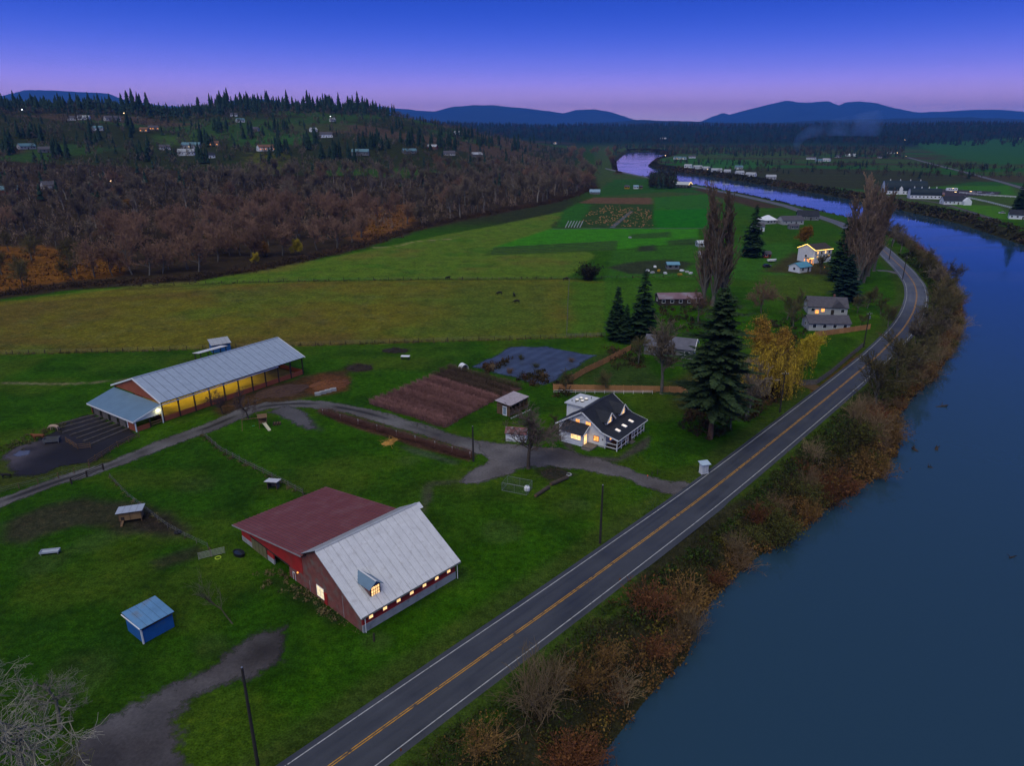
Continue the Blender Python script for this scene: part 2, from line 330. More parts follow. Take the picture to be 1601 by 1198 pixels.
blend(p2 * sst(.48, .68, fbm(GX, GY, 38, 61)) * .8, (.125, .12, .02)); blend(p2 * sst(.55, .75, fbm(GX, GY, 16, 64)) * .6, (.04, .12, .008)); blend(p2 * sst(.58, .78, fbm(GX, GY, 4, 66)) * .35, (.09, .085, .026))
trail([(200, 452), (420, 441), (700, 437), (940, 436)], 3, (.025, .03, .008), .6)
trail([(0, 599), (120, 600), (230, 590)], 1.1, (.16, .14, .08), .9, .4, .3); trail([(583, 387), (620, 385), (650, 378), (712, 373)], 1.6, (.26, .22, .10), .9, .6, .8)
# fields up the valley
paint([(768, 388), (862, 357), (1092, 357), (1092, 378), (965, 390)], (.036, .175, .006), 1, 1)
paint([(770, 387), (966, 376), (962, 392), (755, 400)], (.038, .085, .012), 1.5, 2, .8)
paint([(868, 357), (904, 318), (1021, 318), (1023, 357)], (.028, .058, .012), 1, 1)
paint([(904, 318), (928, 309), (1021, 309), (1021, 319)], (.115, .068, .036), 1, 1)
paint([(880, 330), (904, 318), (925, 320), (905, 352), (870, 356)], (.024, .10, .010), 2, 1)
paint([(1023, 357), (1021, 309), (1115, 303), (1125, 357)], (.014, .125, .005), 1, 1); paint([(1021, 329), (1021, 309), (1112, 304), (1115, 326)], (.030, .105, .012), 2, 2, .8)
paint([(960, 392), (1092, 380), (1240, 380), (1240, 440), (1090, 436), (945, 436)], (.032, .105, .008), 1, 2)
paint([(985, 366), (1050, 362), (1048, 371), (985, 374)], (.03, .065, .014), 2, 2, .8); paint([(1040, 376), (1090, 372), (1090, 383), (1045, 383)], (.03, .045, .016), 2, 2, .8)
paint([(945, 418), (1000, 408), (1050, 405), (1085, 412), (1060, 428), (980, 428)], (.030, .030, .018), 2, 4, .85); paint([(1000, 385), (1025, 382), (1025, 392), (995, 393)], (.028, .030, .018), 2, 3, .85)
paint([(930, 308), (1040, 300), (1110, 303), (1180, 315), (1110, 290), (1020, 282), (950, 285)], (.024, .080, .012), 2, 4)
paint([(1080, 295), (1105, 295), (1230, 325), (1180, 325)], (.055, .038, .022), 2, 3); paint([(1240, 395), (1310, 420), (1300, 432), (1190, 425)], (.050, .030, .018), 3, 4, .8)
paint([(1190, 430), (1300, 430), (1330, 455), (1200, 470)], (.055, .088, .010), 3, 4, .8)
# far bank
paint([(1415, 292), (1580, 290), (1590, 305), (1430, 302)], (.036, .13, .010), 4, 4); paint([(1480, 318), (1560, 322), (1590, 345), (1500, 335)], (.05, .15, .008), 3, 4)
paint([(1500, 300), (1590, 306), (1590, 318), (1500, 315)], (.045, .085, .014), 3, 4)
paint([(1060, 268), (1190, 285), (1400, 300), (1540, 282), (1440, 268), (1250, 262)], (.034, .040, .016), 6, 10)
for k_ in range(5): trail([(1120 + k_ * 30, 266 + k_ * 4), (1300 + k_ * 22, 264 + k_ * 5), (1420 + k_ * 22, 268 + k_ * 4)], 9, [(.045, .07, .016), (.05, .042, .022)][k_ % 2], .6)
paint([(1030, 248), (1170, 250), (1220, 262), (1090, 264)], (.028, .10, .016), 8, 10)
paint([(1430, 228), (1601, 226), (1700, 250), (1560, 258), (1480, 244)], (.026, .090, .020), 20, 20)
# wood floor, golden scrub, river margin
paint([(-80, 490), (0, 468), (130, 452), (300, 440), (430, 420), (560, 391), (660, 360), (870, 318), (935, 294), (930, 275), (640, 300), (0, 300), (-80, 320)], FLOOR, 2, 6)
paint([(-80, 470), (0, 455), (190, 430), (200, 400), (60, 385), (-80, 390)], (.17, .072, .012), 4, 10, .9); paint([(545, 372), (580, 380), (650, 350), (640, 326), (570, 330)], (.15, .068, .022), 4, 8, .9)
vd = dline(RP[::3], GX, GY); blend(sst(9, 6, vd) * (GRr < 700) * .75, (.040, .062, .010))
bank = sst(9.5, 8, np.where(GRr < 2500, -sdf(RIV, GX, GY), 99.)); blend(bank, (.028, .028, .012))
# worn and muddy places about the farm
MUD = (.030, .024, .018)
paint([(0, 820), (60, 795), (130, 780), (230, 790), (280, 830), (230, 838), (120, 830), (40, 845)], (.036, .030, .020), 2, 8, .85); paint([(185, 800), (240, 795), (270, 828), (215, 832)], MUD, 1.5, 3, .9)
paint([(240, 878), (310, 852), (330, 862), (300, 876), (250, 888)], MUD, 1, 2, .7); paint([(425, 905), (470, 920), (540, 965), (520, 975), (450, 930)], (.014, .020, .008), 1.5, 4, .8)
paint([(345, 625), (470, 590), (540, 580), (545, 610), (480, 622), (400, 640), (345, 650)], (.060, .030, .018), 1.5, 5, .9); paint([(465, 605), (500, 585), (545, 590), (540, 612), (490, 618)], (.10, .042, .016), 1, 3, .8)
paint([(540, 575), (560, 568), (585, 570), (580, 580), (550, 582)], (.035, .026, .016), 1, 3, .9); paint([(595, 548), (615, 543), (640, 546), (630, 553)], (.030, .026, .016), 1, 3, .8)
paint([(500, 642), (540, 650), (640, 682), (740, 710), (735, 722), (640, 697), (530, 660)], (.062, .030, .022), .5, 1.2, .95)
paint([(610, 692), (650, 702), (720, 722), (712, 728), (640, 708)], (.060, .075, .050), .7, 2, .6); trail([(775, 740), (720, 752), (672, 758), (668, 775), (660, 800)], 1.4, (.06, .055, .04), .55); paint([(665, 770), (678, 768), (676, 785), (664, 785)], (.045, .04, .03), .6, 2, .6)
paint([(435, 640), (470, 640), (500, 672), (480, 668)], (.040, .042, .04), 1, 3, .7); paint([(835, 735), (870, 728), (890, 742), (860, 752)], (.030, .024, .016), 1, 3, .85)
paint([(865, 590), (900, 575), (960, 545), (1000, 560), (1040, 600), (1000, 615), (880, 618)], (.030, .052, .012), 2, 5, .8); paint([(1050, 640), (1090, 650), (1180, 640), (1260, 600), (1230, 560), (1100, 560), (1040, 600)], (.050, .042, .014), 3, 6, .8)
paint([(1268, 612), (1345, 552), (1350, 560), (1278, 620)], (.10, .035, .012), .8, 2, .9); paint([(1370, 640), (1390, 600), (1440, 560), (1440, 620), (1380, 660), (1340, 680)], (.09, .038, .014), 2, 5, .7)
paint([(878, 692), (870, 676), (876, 664), (905, 712), (968, 716), (1016, 682), (1010, 700), (965, 722), (905, 722)], (.055, .048, .044), .5, 1, .9)
paint([(10, 700), (50, 740), (150, 712), (175, 722), (120, 740), (20, 765), (-40, 780)], (.050, .052, .014), 1.5, 3, .7)
for (x_, y_, s_) in [(430, 815, 3), (150, 850, 4), (640, 720, 3), (590, 1000, 3), (780, 830, 4), (310, 760, 5), (70, 880, 5), (900, 790, 4), (330, 1010, 4), (120, 1060, 6), (700, 900, 4)]:
    p_ = flat(x_, y_); blend((1 - sst(s_ * .4, s_, np.hypot(GX - p_[0], GY - p_[1]) + wob * 5)) * .45, (.045, .075, .016))
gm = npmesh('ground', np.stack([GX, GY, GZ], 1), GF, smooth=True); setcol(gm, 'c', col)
def groundmat():
    m, t, b = nodes('meadow'); n = t.nodes.new; l = t.links.new
    b.inputs['Roughness'].default_value = .95; b.inputs['Specular IOR Level'].default_value = .03
    tcn = n('ShaderNodeTexCoord'); a = n('ShaderNodeAttribute'); a.attribute_name = 'c'; src = a.outputs['Color']
    for sc, lo, hi in ((.9, .55, 1.45), (.16, .7, 1.34), (4.0, .42, 1.65)):
        no = n('ShaderNodeTexNoise'); no.inputs['Scale'].default_value = sc; no.inputs['Detail'].default_value = 5; no.inputs['Roughness'].default_value = .65; l(tcn.outputs['Object'], no.inputs['Vector'])
        mr = n('ShaderNodeMapRange'); mr.inputs[1].default_value = .28; mr.inputs[2].default_value = .72; mr.inputs[3].default_value = lo; mr.inputs[4].default_value = hi; l(no.outputs[0], mr.inputs[0])
        v = n('ShaderNodeVectorMath'); v.operation = 'SCALE'; l(src, v.inputs[0]); l(mr.outputs[0], v.inputs['Scale']); src = v.outputs[0]
    # drier, yellower tufts
    no = n('ShaderNodeTexNoise'); no.inputs['Scale'].default_value = .45; no.inputs['Detail'].default_value = 6; no.inputs['Roughness'].default_value = .75; l(tcn.outputs['Object'], no.inputs['Vector'])
    mr = n('ShaderNodeMapRange'); mr.inputs[1].default_value = .52; mr.inputs[2].default_value = .75; mr.inputs[4].default_value = .55; l(no.outputs[0], mr.inputs[0])
    mx = n('ShaderNodeMix'); mx.data_type = 'RGBA'; mx.blend_type = 'MULTIPLY'; l(mr.outputs[0], mx.inputs[0]); l(src, mx.inputs[6]); mx.inputs[7].default_value = (1.9, 1.05, .9, 1)
    l(mx.outputs[2], b.inputs['Base Color'])
    bn = n('ShaderNodeTexNoise'); bn.inputs['Scale'].default_value = 1.6; bn.inputs['Detail'].default_value = 5; bn.inputs['Roughness'].default_value = .7; l(tcn.outputs['Object'], bn.inputs['Vector'])
    bp = n('ShaderNodeBump'); bp.inputs['Strength'].default_value = .7; bp.inputs['Distance'].default_value = .35; l(bn.outputs[0], bp.inputs['Height']); l(bp.outputs[0], b.inputs['Normal'])
    return m
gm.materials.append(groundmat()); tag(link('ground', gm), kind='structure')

# ================================================================ RIVER
def watermat():
    m, t, b = nodes('river_water'); n = t.nodes.new; l = t.links.new
    b.inputs['Base Color'].default_value = (.022, .055, .088, 1); b.inputs['IOR'].default_value = 1.36; b.inputs['Specular IOR Level'].default_value = .6
    tcn = n('ShaderNodeTexCoord')
    n1 = n('ShaderNodeTexNoise'); n1.inputs['Scale'].default_value = .02; n1.inputs['Detail'].default_value = 5; n1.inputs['Distortion'].default_value = 1.2
    mp = n('ShaderNodeMapping'); mp.inputs['Rotation'].default_value = (0, 0, R(-50)); mp.inputs['Scale'].default_value = (.45, 1.6, 1); l(tcn.outputs['Object'], mp.inputs[0]); l(mp.outputs[0], n1.inputs['Vector'])
    mr = n('ShaderNodeMapRange'); mr.inputs[1].default_value = .4; mr.inputs[2].default_value = .65; mr.inputs[3].default_value = .02; mr.inputs[4].default_value = .12; l(n1.outputs[0], mr.inputs[0]); l(mr.outputs[0], b.inputs['Roughness'])
    n2 = n('ShaderNodeTexNoise'); n2.inputs['Scale'].default_value = .55; n2.inputs['Detail'].default_value = 4; l(tcn.outputs['Object'], n2.inputs['Vector'])
    ms = n('ShaderNodeMapRange'); ms.inputs[1].default_value = .4; ms.inputs[2].default_value = .65; ms.inputs[3].default_value = .03; ms.inputs[4].default_value = .16; l(n1.outputs[0], ms.inputs[0])
    bp = n('ShaderNodeBump'); bp.inputs['Distance'].default_value = .3; l(ms.outputs[0], bp.inputs['Strength']); l(n2.outputs[0], bp.inputs['Height']); l(bp.outputs[0], b.inputs['Normal'])
    return m
WM = watermat()
riv = MB().pts([(-420, -480, WZ), (1000, -480, WZ), (1000, 2300, WZ), (-420, 2300, WZ)], [(0, 1, 2, 3)]).build('river', WM, kind='structure')

# ================================================================ ROAD
def ribbon(P, offs, z):                       # offs: cross-section offsets (left +), z per offset
    T = np.gradient(P, axis=0); T /= np.linalg.norm(T, axis=1, keepdims=True); Nn = np.stack([-T[:, 1], T[:, 0]], 1)
    V = np.stack([np.concatenate([P + Nn * o, np.full((len(P), 1), zz)], 1) for o, zz in zip(offs, z)], 1); k = len(offs)
    i, j = np.meshgrid(np.arange(len(P) - 1), np.arange(k - 1), indexing='ij'); a = i * k + j
    return V.reshape(-1, 3), np.stack([a, a + 1, a + k + 1, a + k], -1).reshape(-1, 4)[:, ::-1]
def asphaltmat():
    m, t, b = nodes('asphalt'); n = t.nodes.new; l = t.links.new
    b.inputs['Specular IOR Level'].default_value = .45
    tcn = n('ShaderNodeTexCoord'); uv = n('ShaderNodeAttribute'); uv.attribute_name = 'c'
    sx = n('ShaderNodeSeparateXYZ'); l(uv.outputs['Color'], sx.inputs[0])
    n1 = n('ShaderNodeTexNoise'); n1.inputs['Scale'].default_value = .18; n1.inputs['Detail'].default_value = 6; l(tcn.outputs['Object'], n1.inputs['Vector'])
    n2 = n('ShaderNodeTexNoise'); n2.inputs['Scale'].default_value = 5; n2.inputs['Detail'].default_value = 4; l(tcn.outputs['Object'], n2.inputs['Vector'])
    # long worn streaks: noise stretched along the road (x = along, y = across)
    cb = n('ShaderNodeCombineXYZ'); ml = n('ShaderNodeMath'); ml.operation = 'MULTIPLY'; ml.inputs[1].default_value = 20; l(sx.outputs[0], ml.inputs[0]); l(ml.outputs[0], cb.inputs[0])
    m5 = n('ShaderNodeMath'); m5.operation = 'MULTIPLY'; m5.inputs[1].default_value = 7; l(sx.outputs[1], m5.inputs[0]); l(m5.outputs[0], cb.inputs[1])
    n3 = n('ShaderNodeTexNoise'); n3.inputs['Scale'].default_value = 1.2; n3.inputs['Detail'].default_value = 5; l(cb.outputs[0], n3.inputs['Vector'])
    a1 = n('ShaderNodeMath'); a1.operation = 'MULTIPLY_ADD'; l(n1.outputs[0], a1.inputs[0]); a1.inputs[1].default_value = .9; a1.inputs[2].default_value = .02
    a2 = n('ShaderNodeMath'); a2.operation = 'MULTIPLY_ADD'; l(n3.outputs[0], a2.inputs[0]); a2.inputs[1].default_value = .9; l(a1.outputs[0], a2.inputs[2])
    a3 = n('ShaderNodeMath'); a3.operation = 'MULTIPLY_ADD'; l(n2.outputs[0], a3.inputs[0]); a3.inputs[1].default_value = .35; l(a2.outputs[0], a3.inputs[2])
    mr = n('ShaderNodeMapRange'); mr.inputs[1].default_value = .7; mr.inputs[2].default_value = 1.5; mr.inputs[3].default_value = .030; mr.inputs[4].default_value = .068; l(a3.outputs[0], mr.inputs[0])
    # older, greyer surfacing further along
    m6 = n('ShaderNodeMapRange'); m6.inputs[1].default_value = .56; m6.inputs[2].default_value = .585; m6.inputs[3].default_value = 1; m6.inputs[4].default_value = 2.0; l(sx.outputs[2], m6.inputs[0])
    m7 = n('ShaderNodeMath'); m7.operation = 'MULTIPLY'; l(mr.outputs[0], m7.inputs[0]); l(m6.outputs[0], m7.inputs[1])
    v = n('ShaderNodeVectorMath'); v.operation = 'SCALE'; v.inputs[0].default_value = (.92, 1, 1.22); l(m7.outputs[0], v.inputs['Scale']); l(v.outputs[0], b.inputs['Base Color'])
    m8 = n('ShaderNodeMapRange'); m8.inputs[1].default_value = .5; m8.inputs[2].default_value = 1.0; m8.inputs[3].default_value = .42; m8.inputs[4].default_value = .75; l(a2.outputs[0], m8.inputs[0]); l(m8.outputs[0], b.inputs['Roughness'])
    bp = n('ShaderNodeBump'); bp.inputs['Strength'].default_value = .15; bp.inputs['Distance'].default_value = .03; l(n2.outputs[0], bp.inputs['Height']); l(bp.outputs[0], b.inputs['Normal'])
    return m
offs = [-4.4, -3.9, -2, 0, 2, 3.9, 4.4]
V, Fa = ribbon(RP, offs, [-.05, .10, .13, .15, .13, .10, -.05])
rlen = np.concatenate([[0], np.cumsum(np.linalg.norm(np.diff(RP, axis=0), axis=1))])
cc = np.stack([np.repeat(rlen / 400, 7), np.tile(np.array(offs) / 8 + .5, len(RP)), np.repeat(rlen / 1000, 7)], 1)
road = tag(link('road', npmesh('road', V, Fa, cc, True, asphaltmat())), kind='structure')
PAINTW = mat('road_white', (.40, .40, .39), .7, .35, 1.5, stain=((.06, .06, .065), 2.2, .62, .74)); PAINTY = mat('road_yellow', (.50, .24, .025), .7, .3, 1.2, stain=((.06, .05, .045), 1.3, .54, .68))
kc = len(RP)
for nm, o_, w_, m_ in (('edge_line', 3.38, .13, PAINTW), ('edge_line', -3.38, .13, PAINTW), ('centre_line', .14, .13, PAINTY), ('centre_line', -.14, .13, PAINTY)):
    zz = .15 - abs(o_) * .0115 + .012
    V, Fa = ribbon(RP, [o_ - w_ / 2, o_ + w_ / 2], [zz, zz]); link(nm, npmesh(nm, V, Fa, m=m_), parent=road)

# ================================================================ SHEETS laid on the ground
def sheet(name, poly, m, cell=.6, fe=.8, z=.03, wobble=1.0, tint=None, kind='structure', drape=False):
    P = np.asarray(poly); lo, hi = P.min(0) - fe * 2, P.max(0) + fe * 2
    xs = np.arange(lo[0], hi[0] + cell, cell); ys = np.arange(lo[1], hi[1] + cell, cell); X, Y = np.meshgrid(xs, ys); x, y = X.ravel(), Y.ravel()
    d = sdf(P, x, y) + (fbm(x, y, 3.5, 5) - .5) * wobble; mk = np.clip(d / fe + .5, 0, 1)
    keep = d > -fe * 1.2; nx = len(xs); i, j = np.meshgrid(np.arange(len(ys) - 1), np.arange(nx - 1), indexing='ij'); a = (i * nx + j).ravel(); q = np.stack([a, a + 1, a + nx + 1, a + nx], 1)
    q = q[keep[q].any(1)]; u, inv = np.unique(q, return_inverse=True)
    zz = (hz(x[u], y[u]) if drape else 0) + z + np.zeros(len(u))
    me = npmesh(name, np.stack([x[u], y[u], zz], 1), inv.reshape(-1, 4), True and np.ones((len(u), 3)) if tint is None else tint(x[u], y[u]), True, m); setf(me, 'm', mk[u])
    return tag(link(name, me), kind=kind)
def strip(pts, wd):                            # polygon around a path
    P = spline(pts, 3); T = np.gradient(P, axis=0); T /= np.linalg.norm(T, axis=1, keepdims=True); Nn = np.stack([-T[:, 1], T[:, 0]], 1)
    wd = np.interp(np.linspace(0, 1, len(P)), np.linspace(0, 1, len(wd)), wd) if not np.isscalar(wd) else wd
    wd = np.asarray(wd).reshape(-1, 1) if not np.isscalar(wd) else wd
    return np.vstack([P + Nn * wd / 2, (P - Nn * wd / 2)[::-1]])
GRAVEL = sheetmat('gravel', (.128, .122, .118), .85, (.078, .070, .066), 2.4, 1.5, .35, .09, .6, esc=.75); DIRT = sheetmat('dirt', (.050, .036, .026), .95, (.034, .026, .02), 1.3, 1.0, .3, .1)
lane = PW([(-90, 822), (0, 786), (100, 750), (170, 729), (250, 696), (330, 667), (395, 640), (440, 633), (490, 632), (560, 643), (620, 660), (690, 682), (760, 703), (805, 712)]); LANE = spline(lane, 2)
def rut(x, y):
    d = dline(LANE, x, y); k = (1 - .72 * (1 - sst(.35, .8, d)) * sst(.3, .6, fbm(x, y, 9, 4))) * (.6 + .8 * fbm(x, y, 6, 14)); return np.stack([k, k * 1.0, k], 1)
sheet('driveway', strip(lane, [3.6, 3.6, 4.4, 5.0, 4.6, 4.8, 4.6, 5.4]), GRAVEL, .45, 1.7, .03, 1.4, rut)
yard = PW([(745, 690), (790, 694), (830, 698), (875, 702), (930, 716), (1000, 740), (1050, 755), (1066, 752), (1083, 758), (1056, 778), (1040, 772), (985, 752), (920, 738), (860, 728), (820, 732), (785, 744), (748, 757), (726, 756), (724, 744), (748, 732), (765, 722), (760, 712)])
sheet('gravel_yard', yard, GRAVEL, .45, 1.8, .042, 1.8, lambda x, y: (lambda k: np.stack([k, k * .96, k * .98], 1))(.45 + 1.05 * fbm(x, y, 5, 18)))
sheet('gravel_spur', strip(PW([(432, 640), (455, 646), (475, 660), (488, 672)]), [5, 4.6, 3.5, 2]), GRAVEL, .45, 2.2, .048, 1.5, lambda x, y: np.tile([.75, .75, .8], (len(x), 1)))
sheet('gravel_lot', PW([(105, 1230), (120, 1160), (170, 1115), (235, 1085), (300, 1062), (345, 1040), (370, 1010), (405, 988), (438, 984), (447, 1004), (440, 1036), (400, 1052), (350, 1068), (310, 1090), (282, 1122), (277, 1165), (300, 1230)]), GRAVEL, .4, 3.0, .03, 3.0, lambda x, y: (lambda k: np.stack([k * .80, k * .76, k * .80], 1))(.35 + .95 * fbm(x, y, 4, 8)))
sheet('dirt_paddock', PW([(15, 735), (10, 712), (25, 700), (60, 690), (80, 676), (100, 660), (140, 648), (218, 680), (180, 700), (150, 720), (100, 730), (50, 745), (25, 745)]), sheetmat('paddock_mud', (.036, .032, .034), .7, (.024, .021, .022), 1.6, .8, .3, .12, .5), .5, 2.4, .03, 2.2, lambda x, y: (lambda k: np.stack([k, k * .95, k], 1))(.5 + 3.0 * sst(.4, .75, fbm(x, y, 9, 28)) * sst(-92, -104, x)))
sheet('puddle', PW([(22, 712), (30, 706), (46, 705), (46, 711), (30, 715)]), sheetmat('puddle', (.10, .10, .12), .12, None, 1, .5, .1, .1, .02, .6), .4, .8, .045, 1)
# ribs of scraped mud running from the barn stalls
for k_ in range(7):
    a_ = flat(150 + k_ * 9, 649 + k_ * 3.4); b_ = flat(76 + k_ * 11, 668 + k_ * 4.6)
    mb = MB(); n_ = 14
    for i_ in range(n_):
        p, q = a_ + (b_ - a_) * i_ / n_, a_ + (b_ - a_) * (i_ + 1) / n_
        mb.tube((*p, .05), (*q, .05), .22 + .1 * random.random(), .22 + .1 * random.random(), 6)
    tag(mb.build('mud_ridge', mat('mud_ridge', (.075, .066, .062), .9, .35, 1.5, .5), None), kind='structure')
sheet('cedar_path', strip(PW([(1232, 592), (1255, 600), (1290, 612)]), [5, 4, 4]), sheetmat('bark_path', (.12, .075, .03), .95, (.08, .05, .02)), .5, 1.2, .03)
sheet('side_road', strip(PW([(1420, 246), (1460, 257), (1500, 267), (1560, 283), (1625, 301), (1760, 330)]), 9), sheetmat('pale_road', (.12, .12, .125), .8, (.09, .09, .1)), 4, 1.5, .08, .5)
sheet('neighbour_drive', strip(PW([(1370, 423), (1390, 424), (1412, 430)]), 4), GRAVEL, .8, 1.2, .035, .6)
sheet('levee_lane', strip(PW([(1330, 301), (1400, 308), (1470, 318), (1560, 345)]), 6), sheetmat('levee', (.09, .085, .075), .9, (.06, .055, .05)), 3, 3, .06, 1)
sheet('farm_yard', PW([(1450, 302), (1470, 295), (1565, 300), (1560, 305), (1465, 308)]), sheetmat('yard', (.05, .035, .035), .9, (.035, .03, .03)), 3, 4, .06, 2)
sheet('garden_cloth', PW([(742, 573), (800, 543), (850, 543), (930, 556), (915, 566), (880, 586), (850, 603), (830, 600), (800, 590)]), sheetmat('weed_cloth', (.060, .082, .135), .5, (.045, .056, .085), 2.5, .75, .25, .2, .2), .45, 2.6, .03, 2.5,
      lambda x, y: (lambda k: np.stack([k, k, k], 1))(.85 + .18 * (np.sin((x * .82 - y * .57) * 1.9) > .2) + .3 * (fbm(x, y, 4, 3) - .5)))

# ================================================================ MOUNTAINS
def mountain(name, prof, D, depth, c, seed, foot=-30, sm=.12):
    px = np.array([p[0] for p in prof], float); py = np.array([p[1] for p in prof], float)
    xs = np.linspace(px[0], px[-1], 260); ys = np.interp(xs, px, py)
    k = np.ones(7) / 7; ys = ys * (1 - sm) + np.convolve(np.pad(ys, 3, 'edge'), k, 'valid') * sm
    ys -= (fbm(xs, xs * 0, 22, seed) - .5) * 2.2
    cr = np.array([np.array([0, 0, H]) + ray(a, b) * D / ray(a, b)[1] for a, b in zip(xs, ys)])
    s = np.linspace(-1, 1, 61); V = []
    for t in s:
        yy = cr[:, 1] + t * depth; xx = cr[:, 0] * (1 + t * depth / D * .3)
        f_ = (1 - abs(t)) ** 1.15; g = (fbm(xx, yy, depth * .55, seed + 5, 5) - .5) * .45 * (1 - f_) * min(1, abs(t) * 4)
        V.append(np.stack([xx, yy, np.maximum(foot, foot + (cr[:, 2] - foot) * np.clip(f_ + g * f_ * 2, 0, 1))], 1))
    V = np.concatenate(V); n = len(xs); i, j = np.meshgrid(np.arange(len(s) - 1), np.arange(n - 1), indexing='ij'); a = i * n + j
    return tag(link(name, npmesh(name, V, np.stack([a, a + 1, a + n + 1, a + n], -1).reshape(-1, 4), np.tile(c, (len(V), 1)), True, mat('forest_slope', (0, 0, 0), .95, .3, .0015, attr='c', spec=.05))), kind='structure')
MC = (.030, .045, .040)
mountain('mountain', [(-260, 190), (-120, 168), (0, 150), (35, 141), (60, 140), (130, 144), (170, 146), (200, 158), (235, 162), (260, 166), (330, 166), (360, 157), (400, 154), (430, 157), (480, 166), (560, 185)], 17000, 3800, MC, 3)
mountain('mountain', [(520, 192), (560, 176), (590, 166), (640, 171), (680, 174), (705, 167), (740, 164), (780, 165), (830, 170), (880, 177), (900, 172), (930, 171), (950, 174), (990, 186), (1040, 194), (1080, 200)], 20000, 4200, MC, 7)
mountain('mountain', [(1040, 200), (1098, 189), (1115, 182), (1130, 176), (1140, 179), (1165, 172), (1190, 166), (1220, 159), (1230, 156), (1245, 159), (1270, 160), (1295, 158), (1312, 165), (1322, 160), (1345, 158), (1370, 161), (1400, 169), (1440, 176), (1475, 174), (1520, 171), (1580, 172), (1640, 178), (1760, 196)], 22000, 4800, MC, 12)
mountain('mountain', [(900, 196), (1000, 187), (1060, 189), (1110, 191), (1180, 193), (1280, 188), (1400, 185), (1500, 183), (1601, 186), (1750, 194)], 11000, 2000, (.024, .036, .03), 22)

# ================================================================ HAZE
hm_, ht, hb = nodes('haze_air'); ht.nodes.remove(hb)
pv = ht.nodes.new('ShaderNodeVolumePrincipled'); pv.inputs['Color'].default_value = (.07, .30, 1.0, 1); pv.inputs['Density'].default_value = 5.5e-5; pv.inputs['Anisotropy'].default_value = 0
ht.links.new(pv.outputs[0], ht.nodes['Material Output'].inputs['Volume'])
if USE_HAZE: MB().box(-31500, 31500, -31500, 31500, -60, 960).build('haze', hm_, kind='stuff')
# ================================================================ VEGETATION KIT
BARK = mat('bark', (.075, .058, .045), .95, .35, 2, .6, 8, rand=.15); BARKG = mat('bark_grey', (.13, .12, .10), .95, .35, 2, .6, 8, rand=.15); BARKR = mat('bark_red', (.16, .085, .055), .95, .35, 1.2, .8, 5)
def fol(name, k=(1, 1, 1), rand=.30, sc=.5, var=.35): return mat(name, k, .85, var, sc, attr='c', rand=rand, spec=.12)
TWIG = fol('twigs'); LEAF = fol('leaves'); NEEDLE = fol('needles', rand=.14, sc=.35)
def unit(v): return v / (np.linalg.norm(v) + 1e-9)
def grow(g, seg, p, d, L, r, lv, mx, up, kids, wob, spread, shrink, low=False):
    ns = (9 if low else 4) if lv == 0 else (3 if lv == 1 else 2)
    for i in range(ns):
        d = unit(d + g.normal(size=3) * wob + np.array([0, 0, up])); q = p + d * L / ns; r2 = r * (.80 if lv else .86)
        seg.append((p, q, r, r2, lv)); p = q; r = r2
        if lv < mx and (i >= 1 or lv > 0 or low):
            n = kids[lv] / (ns - (1 if lv == 0 else 0)); n = int(n) + (g.random() < n - int(n))
            for _ in range(n):
                s = g.normal(size=3); s -= d * (s @ d); s = unit(s); sp_ = spread[lv] * (.7 + .6 * g.random())
                grow(g, seg, p - d * L / ns * g.random() * .8, unit(d * math.cos(sp_) + s * math.sin(sp_)), L * shrink[lv] * (.7 + .5 * g.random()) * ((1 - .62 * i / ns) if low and lv == 0 else 1), r * .62, lv + 1, mx, up, kids, wob * 1.15, spread, shrink)
def bare(seed, h, kids=(9, 6, 5, 4), spread=(.75, .65, .6, .6), shrink=(.55, .55, .55, .55), up=.06, wob=.13, tr=.022, rmin=.02, clear=0.0, c=(.10, .075, .055), c2=(.13, .09, .06), trunkmat=None, lean=(0, 0), low=False):
    g = np.random.default_rng(seed); seg = []
    p = np.zeros(3); d = unit(np.array([lean[0], lean[1], 1.])); r = h * tr
    if clear:
        n = 3
        for i in range(n): q = p + d * clear / n; seg.append((p, q, r * (1 + .4 * (i == 0)), r, 0)); p = q
    grow(g, seg, p, d, (h - clear) * .62, r, 0, len(kids), up, kids, wob, spread, shrink, low)
    seg = [(a, b, max(r0, rmin), max(r1, rmin * .8), l) for a, b, r0, r1, l in seg]
    A = [s for s in seg if s[4] <= 1]; B = [s for s in seg if s[4] > 1]
    ar = lambda X, k: np.array([s[k] for s in X])
    zt = max(s[1][2] for s in seg)
    tm = npmesh('trunk', *tubes(ar(A, 0), ar(A, 1), ar(A, 2), ar(A, 3), 6), smooth=True, m=trunkmat or BARK)
    V, Fa = tubes(ar(B, 0), ar(B, 1), ar(B, 2), ar(B, 3), 3)
    k = g.random(len(B)); cc = np.array(c)[None] * (1 - k[:, None]) + np.array(c2)[None] * k[:, None]
    cc = np.repeat(cc, 6, 0)
    cm = npmesh('crown', V, Fa, cc, m=TWIG)
    return tm, cm, np.array([s[1] for s in B]), zt
def tree(name, tm, cm, label, cat, group=None, loc=(0, 0, 0), rz=0, sc=1):
    o = thing(name, label, cat, loc, rz, group); o.scale = (sc,) * 3
    link('trunk', tm, parent=o); link('crown', cm, parent=o); return o
